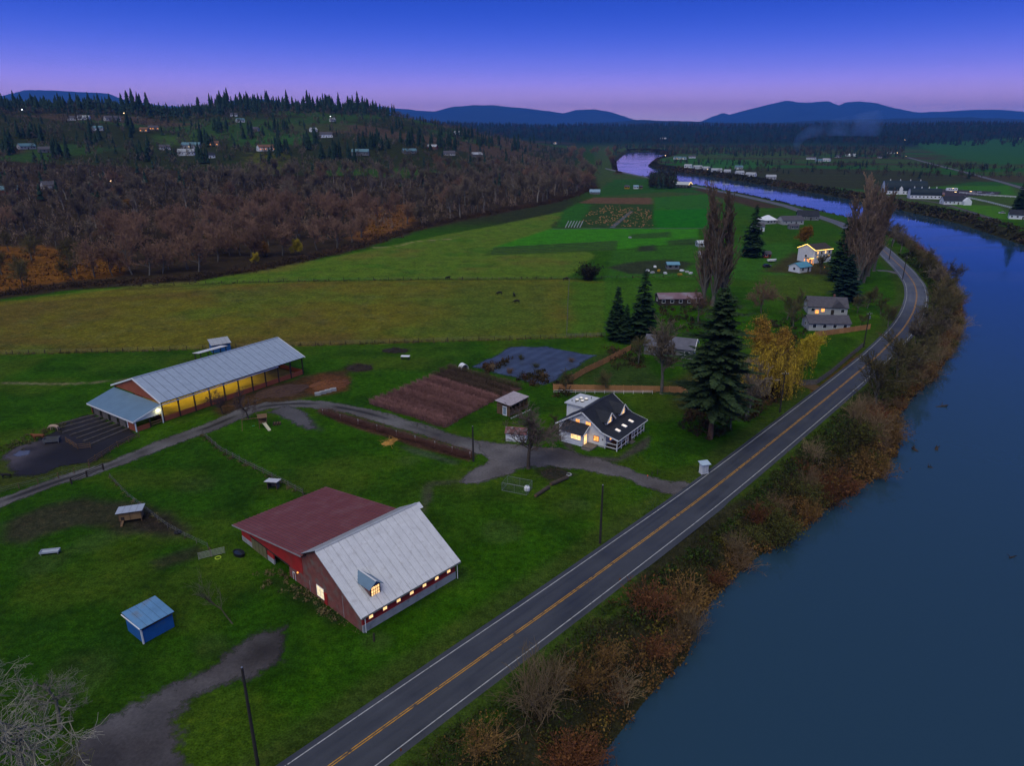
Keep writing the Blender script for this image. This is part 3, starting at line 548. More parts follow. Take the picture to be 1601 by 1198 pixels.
def leafcrown(tips, n, s, c, c2, seed, dens=1, jit=.5):
    g = np.random.default_rng(seed); P = tips[g.integers(0, len(tips), n)] + g.normal(size=(n, 3)) * jit
    u = g.normal(size=(n, 3)); u /= np.linalg.norm(u, axis=1, keepdims=True); v = np.cross(u, g.normal(size=(n, 3))); v /= np.linalg.norm(v, axis=1, keepdims=True)
    sz = s * (.6 + .8 * g.random((n, 1))); V, Fa = cards(P, u * sz, v * sz * .6); k = g.random((n, 1)); cc = np.array(c) * (1 - k) + np.array(c2) * k
    return V, Fa, np.repeat(cc, 4, 0)
def conifer(seed, h, rb, cb, step=.55, nb=7, c=(.012, .034, .016), c2=(.030, .060, .024), droop=.35, spray=.55, density=1., pw=.8, irregular=.25, trunkmat=None):
    g = np.random.default_rng(seed); P, U, Vv, CC = [], [], [], []
    z = cb
    while z < h - .15:
        t = (z - cb) / (h - cb); L0 = rb * (1 - t) ** pw * (1 - .45 * max(0, .16 - t) / .16); n = max(4, int(nb * (1 - .45 * t)))
        a0 = g.random() * 6.28
        for k in range(n):
            a = a0 + k * 6.283 / n + g.normal() * .25; L = max(.25, L0 * (1 + g.normal() * irregular)); zz = z + g.normal() * step * .4
            dv = np.array([math.cos(a), math.sin(a), 0]); sv = np.array([-dv[1], dv[0], 0]); st = max(2, int(L / (spray * .75) * density))
            for i in range(st):
                s = (i + .6) / st; dr = -droop * L * s * (1 - .55 * s) * (1 - .8 * t) + .10 * L * t * s; base = dv * L * s + np.array([0, 0, zz + dr])
                wd = spray * (.55 + .8 * math.sin(min(1, s * 1.15) * math.pi)) * min(1.6, .7 + L / 5)
                for sg in (-1, 1):
                    ax = unit(dv * .75 + sv * sg * .85 + np.array([0, 0, -.28 + g.normal() * .15])); nrm = unit(np.cross(ax, [0, 0, 1]) + g.normal(size=3) * .25)
                    P.append(base + ax * wd * .6); U.append(ax * wd); Vv.append(nrm * wd * .34); CC.append(s)
        z += step * (.75 + .5 * g.random()) * (1 - .35 * t)
    P, U, Vv = map(np.array, (P, U, Vv)); V, Fa = cards(P, U, Vv)
    k = np.clip(g.random((len(P), 1)) * .75 + np.array(CC)[:, None] * .25, 0, 1); cc = np.repeat(np.array(c) * (1 - k) + np.array(c2) * k, 4, 0)
    cm = npmesh('crown', V, Fa, cc, m=NEEDLE)
    zs = np.linspace(0, h * .97, 7); P0 = np.stack([zs[:-1] * 0, zs[:-1] * 0, zs[:-1]], 1); P1 = np.stack([zs[1:] * 0, zs[1:] * 0, zs[1:]], 1); rr = h * .016 * (1 - zs / h * .92) * np.where(zs == 0, 1.25, 1)
    return npmesh('trunk', *tubes(P0, P1, rr[:-1], rr[1:], 8), smooth=True, m=trunkmat or BARK), cm
def farcone(seed, h, rb, n=9, c=(.010, .026, .018), c2=(.020, .042, .026)):   # small distant conifer: ragged skirts
    g = np.random.default_rng(seed); V, Fs, cc = [], [], []
    lean = g.normal(size=2) * .01 * h
    for i in range(n):
        t = i / n; z0 = h * (.10 + .9 * t); r = rb * (1 - t) ** .85 * (.85 + .3 * g.random()) + .12; zt = min(h, z0 + h / n * 1.9); m = 9; k = len(V); V.append((lean[0] * t, lean[1] * t, zt)); cc.append(c2)
        a0 = g.random() * 6
        for j in range(m):
            rj = r * (1.15 if j % 2 else .5) * (.75 + .5 * g.random()); a = a0 + j * 6.283 / m; V.append((rj * math.cos(a) + lean[0] * t, rj * math.sin(a) + lean[1] * t, z0 - .12 * rj + g.normal() * .2)); q = g.random(); cc.append(tuple(np.array(c) * (1 - q) + np.array(c2) * q))
        Fs += [(k, k + 1 + j, k + 1 + (j + 1) % m) for j in range(m)]
    k = len(V); rt = h * .016
    for zz in (0, h * .2):
        for a in (0, 2.1, 4.2): V.append((rt * math.cos(a), rt * math.sin(a), zz)); cc.append((.05, .04, .03))
    Fs += [(k + a, k + (a + 1) % 3, k + 3 + (a + 1) % 3) for a in range(3)] + [(k + a, k + 3 + (a + 1) % 3, k + 3 + a) for a in range(3)]
    return npmesh('conifer_tree', V, Fs, np.array(cc), m=NEEDLE)
def shrub(seed, r, h, n, c, c2, thick=.018, leaf=0, lc=None, lc2=None, ls=.12):    # stems fanning from the ground
    g = np.random.default_rng(seed); P0, P1, R0, R1, tips = [], [], [], [], []
    for _ in range(n):
        a = g.random() * 6.283; tl = abs(g.normal()) * .5 + .1; L = h * (.6 + .5 * g.random()); p = np.append(g.normal(size=2) * r * .22, 0.); d = unit(np.array([math.cos(a) * tl * r / h * 1.3, math.sin(a) * tl * r / h * 1.3, 1.]))
        for i in range(4):
            q = p + d * L / 4; rr = thick * (1.6 - .35 * i); P0.append(p); P1.append(q); R0.append(rr); R1.append(rr * .78); 
            if i >= 1:
                for _k in range(3):
                    dd = unit(d + g.normal(size=3) * .55); qq = q + dd * L * (.12 + .16 * g.random()); P0.append(q); P1.append(qq); R0.append(thick * .6); R1.append(thick * .35); tips.append(qq)
            p = q; d = unit(d + g.normal(size=3) * .16 + np.array([math.cos(a), math.sin(a), -.15]) * .10)
    V, Fa = tubes(P0, P1, R0, R1, 3); k = np.repeat(g.random((len(P0), 1)), 6, 0); cc = np.array(c) * (1 - k) + np.array(c2) * k
    if leaf:
        V2, F2, c3 = leafcrown(np.array(tips), leaf, ls, lc, lc2, seed + 1, jit=.25); Fa = np.concatenate([Fa, F2 + len(V)]); V = np.concatenate([V, V2]); cc = np.concatenate([cc, c3])
    return npmesh('shrub', V, Fa, cc, m=TWIG)
def ground_loc(px, py): return tuple(at(px, py))
def jc(lo, hi): return lo + (hi - lo) * random.random()

# ---------------------------------------------------------------- kinds
alder = [bare(100 + i, 13, (11, 7, 6, 4), (.8, .7, .65, .6), up=.075, rmin=.045, c=(.20, .115, .076), c2=(.30, .18, .115), trunkmat=BARKG) for i in range(4)]
grey = [bare(200 + i, 16, (10, 7, 6, 4), (.7, .65, .6, .6), up=.085, rmin=.055, clear=1.5, c=(.145, .112, .078), c2=(.25, .20, .135), trunkmat=BARKG) for i in range(4)]
olive = [bare(300 + i, 11, (10, 7, 6, 4), (.8, .7, .65, .6), up=.06, rmin=.030, c=(.085, .074, .030), c2=(.145, .122, .052), trunkmat=BARKG) for i in range(3)]
birchy = [bare(400 + i, 19, (12, 6, 5, 3), (.5, .55, .6, .6), (.36, .5, .5, .5), up=.1, rmin=.042, clear=3, c=(.13, .095, .068), c2=(.20, .15, .11), trunkmat=mat('bark_pale', (.24, .215, .18), .9, .35, 1.4, rand=.15)) for i in range(3)]
poplar = [bare(500 + i, 38, (54, 6, 5, 3), (.32, .22, .28, .35), (.32, .42, .45, .5), up=.13, wob=.06, tr=.013, rmin=.045, low=True, clear=.6, c=(.17, .118, .085), c2=(.28, .195, .135), trunkmat=BARKG) for i in range(2)]
conf = [conifer(600 + i, 20, 4.6, 1.0, .6, 8, irregular=.22, spray=.65) for i in range(3)]
fars = [farcone(700 + i, 26 + 4 * (i % 3), 5.2 + .6 * (i % 2)) for i in range(6)]
# ================================================================ BUILDING KIT
WHITE = mat('white_paint', (.80, .82, .85), .6, .08, .6, wave=('Z', .18, .25)); TRIM = mat('trim_white', (.82, .83, .85), .5, .06, 1)
SHING = mat('dark_shingle', (.020, .023, .032), .75, .3, 1.5, .35, 9, stain=((.034, .037, .046), .35, .5, .75)); GREYSH = mat('grey_shingle', (.085, .080, .095), .85, .25, 1.2, .3, 9)
GALV = mat('galvanised_roof', (.66, .665, .68), .45, .10, .9, spec=.5, stain=((.52, .51, .51), 1.3, .55, .8)); GALV2 = mat('weathered_tin', (.38, .40, .43), .5, .12, .9, spec=.5, stain=((.30, .28, .27), 1.0, .55, .8))
BLUEROOF = mat('blue_metal', (.14, .23, .32), .45, .12, .5, spec=.5); REDROOF = mat('red_metal', (.19, .055, .046), .5, .12, .5, spec=.45, stain=((.21, .095, .088), .5, .5, .8))
REDW = mat('barn_red', (.44, .028, .026), .75, .2, .7, wave=('X', .3, .3), stain=((.30, .05, .04), .5, .52, .72)); OLDRED = mat('weathered_red', (.25, .085, .070), .85, .3, 1.0, wave=('Z', .2, .5), stain=((.20, .145, .125), .8, .48, .66))
ORED = mat('rust_red', (.32, .085, .042), .75, .15, .6, wave=('Y', .3, .3)); CONC = mat('concrete', (.36, .37, .38), .85, .2, .8, stain=((.20, .20, .20), .9, .55, .75)); WOOD = mat('raw_wood', (.16, .095, .050), .85, .3, 2, wave=('Z', .15, .3))
PLY = mat('plywood', (.30, .185, .085), .8, .2, 1.5); GREYW = mat('grey_wood', (.14, .125, .11), .9, .3, 2); DARK = mat('dark_timber', (.045, .034, .028), .9, .3, 1.5); BLACK = mat('black_rubber', (.012, .012, .013), .6, .2, 2)
CEDAR = mat('cedar', (.44, .21, .085), .8, .18, .9, rand=.14, wave=('X', .14, .2)); STEEL = mat('steel', (.30, .31, .32), .4, .15, 2, metal=.6, spec=.5); BLUEW = mat('blue_siding', (.020, .13, .42), .6, .15, .7, wave=('X', .23, .35), stain=((.07, .15, .28), .6, .55, .75))
LIT = glow('lit_window', (1, .58, .24), 1.15); LITW = glow('lit_warm', (1, .72, .40), 1.2); LITO = glow('lit_orange', (1, .36, .08), 1.3); GLASS = mat('dark_glass', (.02, .025, .035), .08, .1, 1, spec=.6)
POLEW = mat('pole_wood', (.035, .030, .026), .9, .3, 1.5)
def window(root, face, u, z, wd, ht, at_, lit=None, frame=None, mull=(1, 1), fw=.09, dep=.1):
    """face: axis and sign of the wall; u along it; at_ = position of the wall plane"""
    def bx(mb, u0, u1, z0, z1, p0, p1):
        s = 1 if face[1] == '+' else -1; a, b = sorted((at_ + s * p0, at_ + s * p1))
        mb.box(a, b, u0, u1, z0, z1) if face[0] == 'x' else mb.box(u0, u1, a, b, z0, z1)
    m = MB(); bx(m, u - wd / 2 - fw, u + wd / 2 + fw, z - fw, z, -.02, dep); bx(m, u - wd / 2 - fw, u + wd / 2 + fw, z + ht, z + ht + fw, -.02, dep); bx(m, u - wd / 2 - fw, u - wd / 2, z, z + ht, -.02, dep); bx(m, u + wd / 2, u + wd / 2 + fw, z, z + ht, -.02, dep)
    for i in range(1, mull[0]): c = u - wd / 2 + wd * i / mull[0]; bx(m, c - .025, c + .025, z, z + ht, -.01, dep * .8)
    for i in range(1, mull[1]): c = z + ht * i / mull[1]; bx(m, u - wd / 2, u + wd / 2, c - .025, c + .025, -.01, dep * .78)
    w_ = m.build('window', frame or TRIM, root)
    m = MB(); bx(m, u - wd / 2, u + wd / 2, z, z + ht, -.03, dep * .45); m.build('pane', lit or GLASS, w_); return w_
def metal_roof(root, x0, x1, y0, z0, y1, z1, m, np_, ribs=3, t=.08, rib=.05, name='roof_panel', ax='x', gap=.02):
    """plate plus separate sheets with standing ribs"""
    rf = MB().slab(x0 + .05, x1 - .05, y0, z0, y1, z1, t, ax).build('roof', DARK, root); pw = (x1 - x0) / np_
    L = math.hypot(y1 - y0, z1 - z0); ny, nz = -(z1 - z0) / L, (y1 - y0) / L
    if nz < 0: ny, nz = -ny, -nz
    a = (y0 + ny * (t + .01), z0 + nz * (t + .01)); b = (y1 + ny * (t + .01), z1 + nz * (t + .01))
    mb = MB().slab(gap, pw - gap, a[0], a[1], b[0], b[1], .03, ax)
    for i in range(ribs):
        c = pw * (i + .5) / ribs; mb.slab(c - .03, c + .03, a[0] + ny * .031, a[1] + nz * .031, b[0] + ny * .031, b[1] + nz * .031, rib, ax)
    me = mb.mesh(name, m)
    for i in range(np_): link(name, me, parent=rf, loc=(x0 + pw * i, 0, 0) if ax == 'x' else (0, x0 + pw * i, 0))
    return rf
def gable(root, L, D, he, hr, wm, rm, ov=.4, ox=.35, t=.14, base=0, foundation=True):
    MB().prism([(-D / 2, base), (D / 2, base), (D / 2, he), (0, hr), (-D / 2, he)], -L / 2, L / 2).build('wall', wm, root)
    sl = (hr - he) / (D / 2); e = he - sl * ov
    rf = MB().slab(-L / 2 - ox, L / 2 + ox, -D / 2 - ov, e, 0, hr, t).build('roof', rm, root)
    MB().slab(-L / 2 - ox, L / 2 + ox, D / 2 + ov, e, 0, hr, t).build('roof', rm, root); return rf
def house(name, px, py, L, D, he, hr, rz, wm, rm, label, cat='house', group=None, wins=(), chimney=False, lit=None, door=True, small=False, loc=None):
    p = ground_loc(px, py) if loc is None else loc
    o = thing(name, label, cat, (p[0], p[1], p[2] - .05), R(rz), group); rf = gable(o, L, D, he, hr, wm, rm)
    n = max(2, int(L / 3.2))
    for i in range(n):
        u = -L / 2 + L * (i + .5) / n; lt = lit[i % len(lit)] if lit else None
        if door and i == n // 2: MB().box(u - .5, u + .5, -D / 2 - .06, -D / 2 + .02, 0, 2.05).build('door', DARK, o); continue
        if small: MB().box(u - .6, u + .6, -D / 2 - .05, -D / 2 + .02, he * .42, he * .42 + 1.1).build('window', lt or GLASS, o)
        else: window(o, 'y-', u, he * .4, 1.1, 1.1, -D / 2, lt)
    for s in (-1, 1):
        if small: MB().box(*sorted((s * L / 2, s * (L / 2 + .05))), -.6, .6, he * .42, he * .42 + 1.1).build('window', GLASS, o)
        else: window(o, 'x' + '+-'[s < 0], 0, he * .4, 1.1, 1.1, s * L / 2)
    if chimney: MB().box(L * .2 - .3, L * .2 + .3, .3, .9, hr - 1, hr + .9).build('chimney', mat('brick', (.20, .09, .065), .9, .3, 2), o)
    return o

# ================================================================ RED BARN beside the road
bx_, by_ = -19.41, 75.2
barn = thing('red_barn', 'big red barn with silver roof toward the road and long maroon lean-to roof behind', 'barn', (bx_, by_, 0), R(47))
MB().box(-.02, 16.32, -.12, .15, 0, 1.12).box(16.18, 16.34, .15, 9, 0, 1.12).build('foundation', CONC, barn)
MB().box(0, 16.3, 0, .15, 1.12, 3.1).build('front_wall', REDW, barn)
for k in range(7):
    u = 1.35 + k * 2.28; window(barn, 'y-', u, 1.60, .62, .55, 0, LIT, mat('worn_trim', (.5, .47, .45), .7, .2, 2), fw=.07, dep=.06)
# gable end facing the paddock: weathered lower boards, entrance, tall lit window
MB().prism([(.15, 0), (9.2, 0), (9.2, 8.42), (.15, 3.0)], 0, .15).build('gable_wall', OLDRED, barn)
MB().prism([(9.2, 0), (18.0, 0), (18.0, 1.75), (14.0, 2.3), (14.0, 5.95), (12.9, 6.3), (9.2, 8.42)], .002, .15).build('gable_wall', OLDRED, barn)
MB().prism([(14.0, 2.3), (18.0, 1.75), (18.0, 5.2), (14.0, 6.0)], -.05, .15).prism([(18.0, 2.15), (22.4, 2.1), (22.4, 4.35), (18.0, 5.2)], -.05, .15).prism([(22.4, 0.9), (24.4, 0.9), (24.4, 4.0), (22.4, 4.35)], -.05, .15).prism([(24.4, 2.0), (28.8, 1.8), (28.8, 3.2), (24.4, 4.0)], -.05, .15).prism([(28.8, .9), (32.3, .9), (32.3, 2.55), (28.8, 3.2)], -.05, .15).build('shed_wall', REDW, barn)
MB().box(-.07, .15, 22.4, 24.4, 0, .9).build('foundation', CONC, barn); MB().box(-.07, .15, 28.8, 32.3, 0, .9).build('foundation', CONC, barn)
sd_ = MB().box(-.16, -.09, 24.3, 28.9, .05, 2.02).build('sliding_door', mat('olive_door', (.17, .155, .075), .8, .2, 1.2), barn)
for k in range(4): MB().box(-.19, -.155, 24.3 + k * 1.15, 24.4 + k * 1.15, .05, 2.02).build('batten', mat('olive_batten', (.12, .11, .05), .8, .2, 1.2), sd_)
MB().box(-.20, -.09, 17.6, 29.3, 2.04, 2.14).build('door_track', DARK, barn)
MB().box(16.15, 16.3, .15, 32.2, 0, 2.6).build('end_wall', REDW, barn); MB().prism([(.15, 2.6), (32.2, 2.6), (12.9, 6.2), (9.2, 8.4)], 16.15, 16.302).build('end_wall', OLDRED, barn); MB().box(.15, 16.15, 32.15, 32.3, 0, 2.55).build('back_wall', REDW, barn)
metal_roof(barn, -.5, 16.85, -.65, 2.82, 9.1, 8.52, GALV, 15, 4, rib=.035)
metal_roof(barn, -.55, 16.85, 13.0, 6.32, 9.1, 8.52, GALV2, 15, 4, rib=.035)
MB().prism([(8.85, 8.62), (9.1, 8.78), (9.35, 8.62), (9.1, 8.70)], -.6, 16.9).build('ridge_cap', GALV2, barn)
MB().prism([(8.2, 8.02), (9.1, 8.60), (10.0, 8.05), (9.1, 8.45)], 16.86, 17.6).build('hay_hood', GALV, barn)
metal_roof(barn, -.75, 16.6, 33.7, 2.42, 12.6, 6.18, REDROOF, 26, 1, rib=.07, gap=.045)
MB().slab(-.58, -.51, -.65, 2.72, 9.1, 8.42, .24).build('rake_board', TRIM, barn); MB().slab(-.83, -.77, 33.7, 2.36, 12.7, 6.1, .22).build('rake_board', mat('worn_rake', (.30, .27, .27), .7, .2, 1), barn)
MB().box(-.5, 16.8, -.80, -.66, 2.72, 2.84).build('gutter', STEEL, barn); MB().tube((.06, -.6, .3), (.06, -.6, 2.75), .06).build('downpipe', TRIM, barn); MB().tube((16.2, -.6, .25), (16.2, -.6, 2.75), .06).build('downpipe', TRIM, barn)
ew = window(barn, 'x-', 9.75, .55, 1.7, 1.7, 0, glow('lit_pale', (.95, .80, .52), .75), mull=(2, 1), fw=.06, dep=.07)
MB().box(-.10, .02, 8.1, 8.8, 0, 1.9).build('door', REDW, barn)
for (a, z0, z1, b) in ((16.9, .15, 1.5, 16.2), ): 
    dr = MB().box(-.08, .02, b, a, z0, z1).build('door', OLDRED, barn)
    for q in ((b, b + .08, z0, z1), (a - .08, a, z0, z1), (b, a, z1 - .1, z1)): MB().box(-.13, -.075, q[0], q[1], q[2], q[3]).build('trim', TRIM, dr)
lamp_ = MB().box(-.22, -.05, 15.3, 15.5, 1.9, 2.05).build('wall_lamp', LITO, barn)
for y_ in (4.2, 12.4): MB().box(-.05, -.0, y_, y_ + .1, .1, 2.0 if y_ > 5 else 3.6).build('batten', mat('pale_batten', (.35, .30, .30), .8, .2, 2), barn)
sl_ = 0
dm = thing('dormer', None, None); dm.parent = barn; dm.location = (0, 0, 0)
MB().prism([(1.0, 3.7), (1.0, 5.3), (3.8, 5.3)], 2.15, 3.85).build('dormer_wall', OLDRED, dm)
MB().prism([(2.15, 5.28), (3.85, 5.28), (3.0, 5.95)], 1.0, 1.12, 'y').build('gable', BLUEW, dm)
for s, m_ in ((-1, BLUEROOF), (1, BLUEROOF)):
    mb = MB(); xa, xb = (3.0, 3.0 + s * 1.15); P = [(xa, .6, 6.0), (xb, .6, 5.15), (xb, 4.4, 5.15), (xa, 5.35, 6.0)]; mb.pts(P + [(x, y, z + .09) for x, y, z in P], [(0, 1, 2, 3), (4, 5, 6, 7), (0, 1, 5, 4), (1, 2, 6, 5), (2, 3, 7, 6), (3, 0, 4, 7)]); mb.build('dormer_roof', m_, dm)
MB().bar((3, .58, 6.12), (3, 5.3, 6.12), .22, .05).build('ridge_cap', GALV, dm)
window(dm, 'y-', 3.0, 3.78, 1.3, 1.45, 1.0, LIT, DARK, (4, 3), fw=.12)

# ================================================================ RIDING ARENA
ax_, ay_ = -77.92, 145.28
ar = thing('riding_arena', 'long open sided riding arena with blue grey metal roof and lit yellow sand floor', 'arena', (ax_, ay_, 0), R(55.7))
L_ = 39.2; D_ = 19.3
metal_roof(ar, -.5, L_ + .5, -.7, 4.82, D_ / 2, 8.5, mat('arena_roof', (.34, .405, .50), .42, .10, .7, spec=.5, stain=((.28, .335, .42), .9, .52, .78)), 21, 1, rib=.06, gap=.05)
metal_roof(ar, -.5, L_ + .5, D_ + .7, 4.82, D_ / 2, 8.5, MATS['arena_roof'], 21, 1, rib=.06, gap=.05)
MB().bar((-.5, D_ / 2, 8.66), (L_ + .5, D_ / 2, 8.66), .5, .06).build('ridge_cap', MATS['arena_roof'], ar)
pm_ = MB().box(-.13, .13, -.13, .13, 0, 4.9).mesh('post', DARK)
for k in range(11):
    for y_ in (0, D_): link('post', pm_, parent=ar, loc=(k * L_ / 10, y_, 0))
for y_ in (5, 9.7, 14.5): link('post', pm_, parent=ar, loc=(L_, y_, 0))
kb = MB().box(.2, L_ / 10 - .2, -.06, .06, .1, 1.3); kb = kb.mesh('kick_board', ORED)
for k in range(10):
    link('kick_board', kb, parent=ar, loc=(k * L_ / 10, 0, 0)); link('kick_board', kb, parent=ar, loc=(k * L_ / 10, D_, 0))
kb2 = MB().box(-.06, .06, .2, D_ / 4 - .2, .1, 1.3).mesh('kick_board', ORED)
for k in range(4): link('kick_board', kb2, parent=ar, loc=(L_, k * D_ / 4, 0)); link('kick_board', kb2, parent=ar, loc=(0.02, k * D_ / 4, 0))
MB().prism([(-.3, 4.75), (D_ / 2, 8.35), (D_ + .3, 4.75)], -.25, -.1).build('gable_panel', ORED, ar); MB().box(.2, L_ - .2, -.05, .05, 4.45, 4.75).build('beam', DARK, ar); MB().box(.2, L_ - .2, D_ - .05, D_ + .05, 4.45, 4.75).build('beam', DARK, ar)
for s in (0, 1):
    y0 = -.72 if not s else D_ + .72; MB().slab(-.62, -.52, y0, 4.66, D_ / 2, 8.36, .34).build('rake_board', TRIM, ar); MB().slab(L_ + .52, L_ + .62, y0, 4.66, D_ / 2, 8.36, .34).build('rake_board', TRIM, ar)
MB().bar((0, -.34, 4.22), (31.4, -.34, 4.42), .16, .26).build('curtain_rail', TRIM, ar)
for k in range(1, 10):
    x_ = k * L_ / 10; mb = MB(); mb.bar((x_, .1, 4.7), (x_, D_ - .1, 4.7), .1, .2).bar((x_, .1, 4.8), (x_, D_ / 2, 8.3), .1, .18).bar((x_, D_ - .1, 4.8), (x_, D_ / 2, 8.3), .1, .18).bar((x_, D_ / 2, 4.8), (x_, D_ / 2, 8.3), .1, .12); mb.build('truss', GREYW, ar)
MB().box(.3, L_ - .3, .3, D_ - .3, -.1, .06).build('sand_floor', mat('sand', (.42, .31, .075), .95, .25, .3, .5, 3, stain=((.13, .10, .04), .16, .50, .68)), ar)
for k in range(5):
    x_ = 3.5 + k * 5.6; lf = MB().box(x_ - .6, x_ + .6, 8.9, 9.3, 5.9, 6.0).build('light_fixture', glow('lamp_amber', (1, .68, .12), 3), ar)
    ld = bpy.data.lights.new('lamp', 'AREA'); ld.energy = 170; ld.color = (1, .76, .08); ld.shape = 'RECTANGLE'; ld.size = 5; ld.size_y = 2; lo_ = bpy.data.objects.new('lamp', ld); C.objects.link(lo_); lo_.parent = ar; lo_.location = (x_, 9.1, 5.8)
# stalls under a lower roof at the near end
metal_roof(ar, -.6, D_ - .1, -7.0, 2.45, -.3, 4.35, BLUEROOF, 17, 1, rib=.03, ax='y')
MB().box(-7.06, -6.98, -.62, D_ - .08, 2.2, 2.55).build('fascia', TRIM, ar); MB().slab(-.66, -.58, -7.0, 2.3, -.3, 4.2, .32, 'y').build('rake_board', TRIM, ar)
MB().prism([(-6.5, 2.3), (-.35, 2.3), (-.35, 4.1)], -.42, -.32, 'y').build('gable_panel', TRIM, ar)
for k in range(5):
    y_ = .2 + k * 3.7; MB().box(-6.5, -6.38, y_, y_ + 2.55, 0, 2.35).build('stall_wall', [GREYW, ORED, GREYW, GREYW, GREYW][0 if k else 1], ar); MB().box(-6.62, -6.3, y_ + 2.6, y_ + 2.8, 0, 2.4).build('post', TRIM if k == 0 else DARK, ar)
MB().box(-6.62, -6.4, -.42, -.2, 0, 2.4).build('post', TRIM, ar); MB().box(-3.4, -3.2, -.4, -.2, 0, 2.35).build('post', DARK, ar); MB().box(-.5, -.3, -.42, -.22, 0, 4.2).build('post', TRIM, ar)
MB().box(-6.3, -3.5, -.38, -.28, 0, 1.1).build('stall_wall', ORED, ar); MB().box(-3.1, -.6, -.38, -.28, .4, .6).box(-3.1, -.6, -.38, -.28, .9, 1.1).build('rail', WOOD, ar); MB().box(-6.38, -.2, D_ - .5, D_ - .38, 0, 2.35).build('stall_wall', ORED, ar)
MB().box(-1.3, -1.1, -.62, -.44, 3.15, 3.4).build('wall_lamp', glow('lamp_white', (1, .95, .45), 14), ar)
ld = bpy.data.lights.new('lamp', 'POINT'); ld.energy = 22; ld.color = (1, .95, .4); ld.shadow_soft_size = .15; lo_ = bpy.data.objects.new('lamp', ld); C.objects.link(lo_); lo_.parent = ar; lo_.location = (-1.2, -.95, 3.25)
# two small roofs behind it
p_ = flat(345, 548); sh = thing('feed_shelter', 'small blue shelter with slanted tin roof behind the long riding arena', 'shed', (p_[0], p_[1], 0), R(35))
MB().box(-2.6, 2.6, -1.6, -1.5, 0, 2.3).box(-2.6, -2.5, -1.5, 1.6, 0, 2.4).box(2.5, 2.6, -1.5, 1.6, 0, 2.4).build('wall', BLUEW, sh); metal_roof(sh, -2.9, 2.9, -2.0, 2.3, 2.0, 3.3, GALV2, 5, 2); [MB().box(x - .08, x + .08, 1.45, 1.6, 0, 3.1).build('post', TRIM, sh) for x in (-2.4, 2.4)]
p_ = flat(331, 562); sh = thing('hay_lean_to', 'pale low flat roof leaning on the far side of the riding arena', 'shed', (p_[0], p_[1], 0), R(55.7))
metal_roof(sh, -4.6, 4.6, -1.7, 3.1, 1.7, 2.6, GALV, 8, 2); [MB().box(x - .1, x + .1, 1.3, 1.5, 0, 2.6).build('post', DARK, sh) for x in (-4, 0, 4)]; [MB().box(x - .1, x + .1, -1.5, -1.3, 0, 3.0).build('post', DARK, sh) for x in (-4, 0, 4)]

# ================================================================ WHITE FARMHOUSE
hs = thing('white_farmhouse', 'white farmhouse with dark shingle roof, two lit dormers and a railed porch', 'house', (21.27, 129.73, 0), R(54.5))
MB().prism([(2.9, 0), (13.9, 0), (13.9, 3.2), (8.2, 6.75), (2.9, 3.35)], .25, 12.6).build('wall', WHITE, hs)
MB().box(.2, 12.65, 2.85, 13.95, 0, .35).build('foundation', CONC, hs)
MB().slab(-.35, 13.1, 3.3, 3.42, 8.2, 6.82, .16).build('roof', SHING, hs); MB().slab(-.35, 13.1, 14.4, 2.9, 8.2, 6.82, .16).build('roof', SHING, hs); pr = MB().slab(-.35, 13.1, -.45, 2.62, 3.42, 3.50, .14).build('porch_roof', SHING, hs)
for x0, x1 in ((-.45, -.36), (13.11, 13.2)):
    mb = MB(); mb.slab(x0, x1, 3.3, 3.3, 8.2, 6.70, .26).slab(x0, x1, 14.4, 2.78, 8.2, 6.70, .26).slab(x0, x1, -.45, 2.52, 3.42, 3.38, .24); mb.build('rake_board', TRIM, hs)
MB().box(-.4, 13.15, -.56, -.46, 2.48, 2.68).build('fascia', TRIM, hs); MB().bar((-.35, 8.2, 7.0), (13.1, 8.2, 7.0), .3, .06).build('ridge_cap', SHING, hs)
MB().box(.1, 12.7, 0, 2.85, .25, .45).build('porch_deck', DARK, hs)
po = MB().box(-.08, .08, -.08, .08, 0, 2.6).mesh('porch_post', TRIM)
xs_ = [.15, 2.1, 4.1, 5.1, 6.9, 8.0, 9.6, 11.2, 12.65]
for x in xs_: link('porch_post', po, parent=hs, loc=(x, .05, 0))
link('porch_post', po, parent=hs, loc=(.15, 2.75, 0))
for a, b in zip(xs_[:-1], xs_[1:]):
    if a == 5.1: continue
    mb = MB(); mb.box(a + .08, b - .08, 0, .1, 1.35, 1.47).box(a + .08, b - .08, 0, .1, .45, .57)
    mb.build('railing', TRIM, hs)
mb = MB(); mb.box(.1, .2, .13, 2.67, 1.35, 1.47).box(.1, .2, .13, 2.67, .45, .57); mb.build('railing', TRIM, hs)
MB().box(5.2, 6.8, -.9, -.1, .0, .15).box(5.2, 6.8, -.5, -.1, .15, .3).build('step', GREYW, hs)
MB().box(5.4, 6.5, 2.82, 2.9, .45, 2.5).build('door', DARK, hs); window(hs, 'y-', 3, 1.0, 1.4, 1.3, 2.9, LITO); window(hs, 'y-', 9.6, 1.0, 1.8, 1.3, 2.9, LIT)
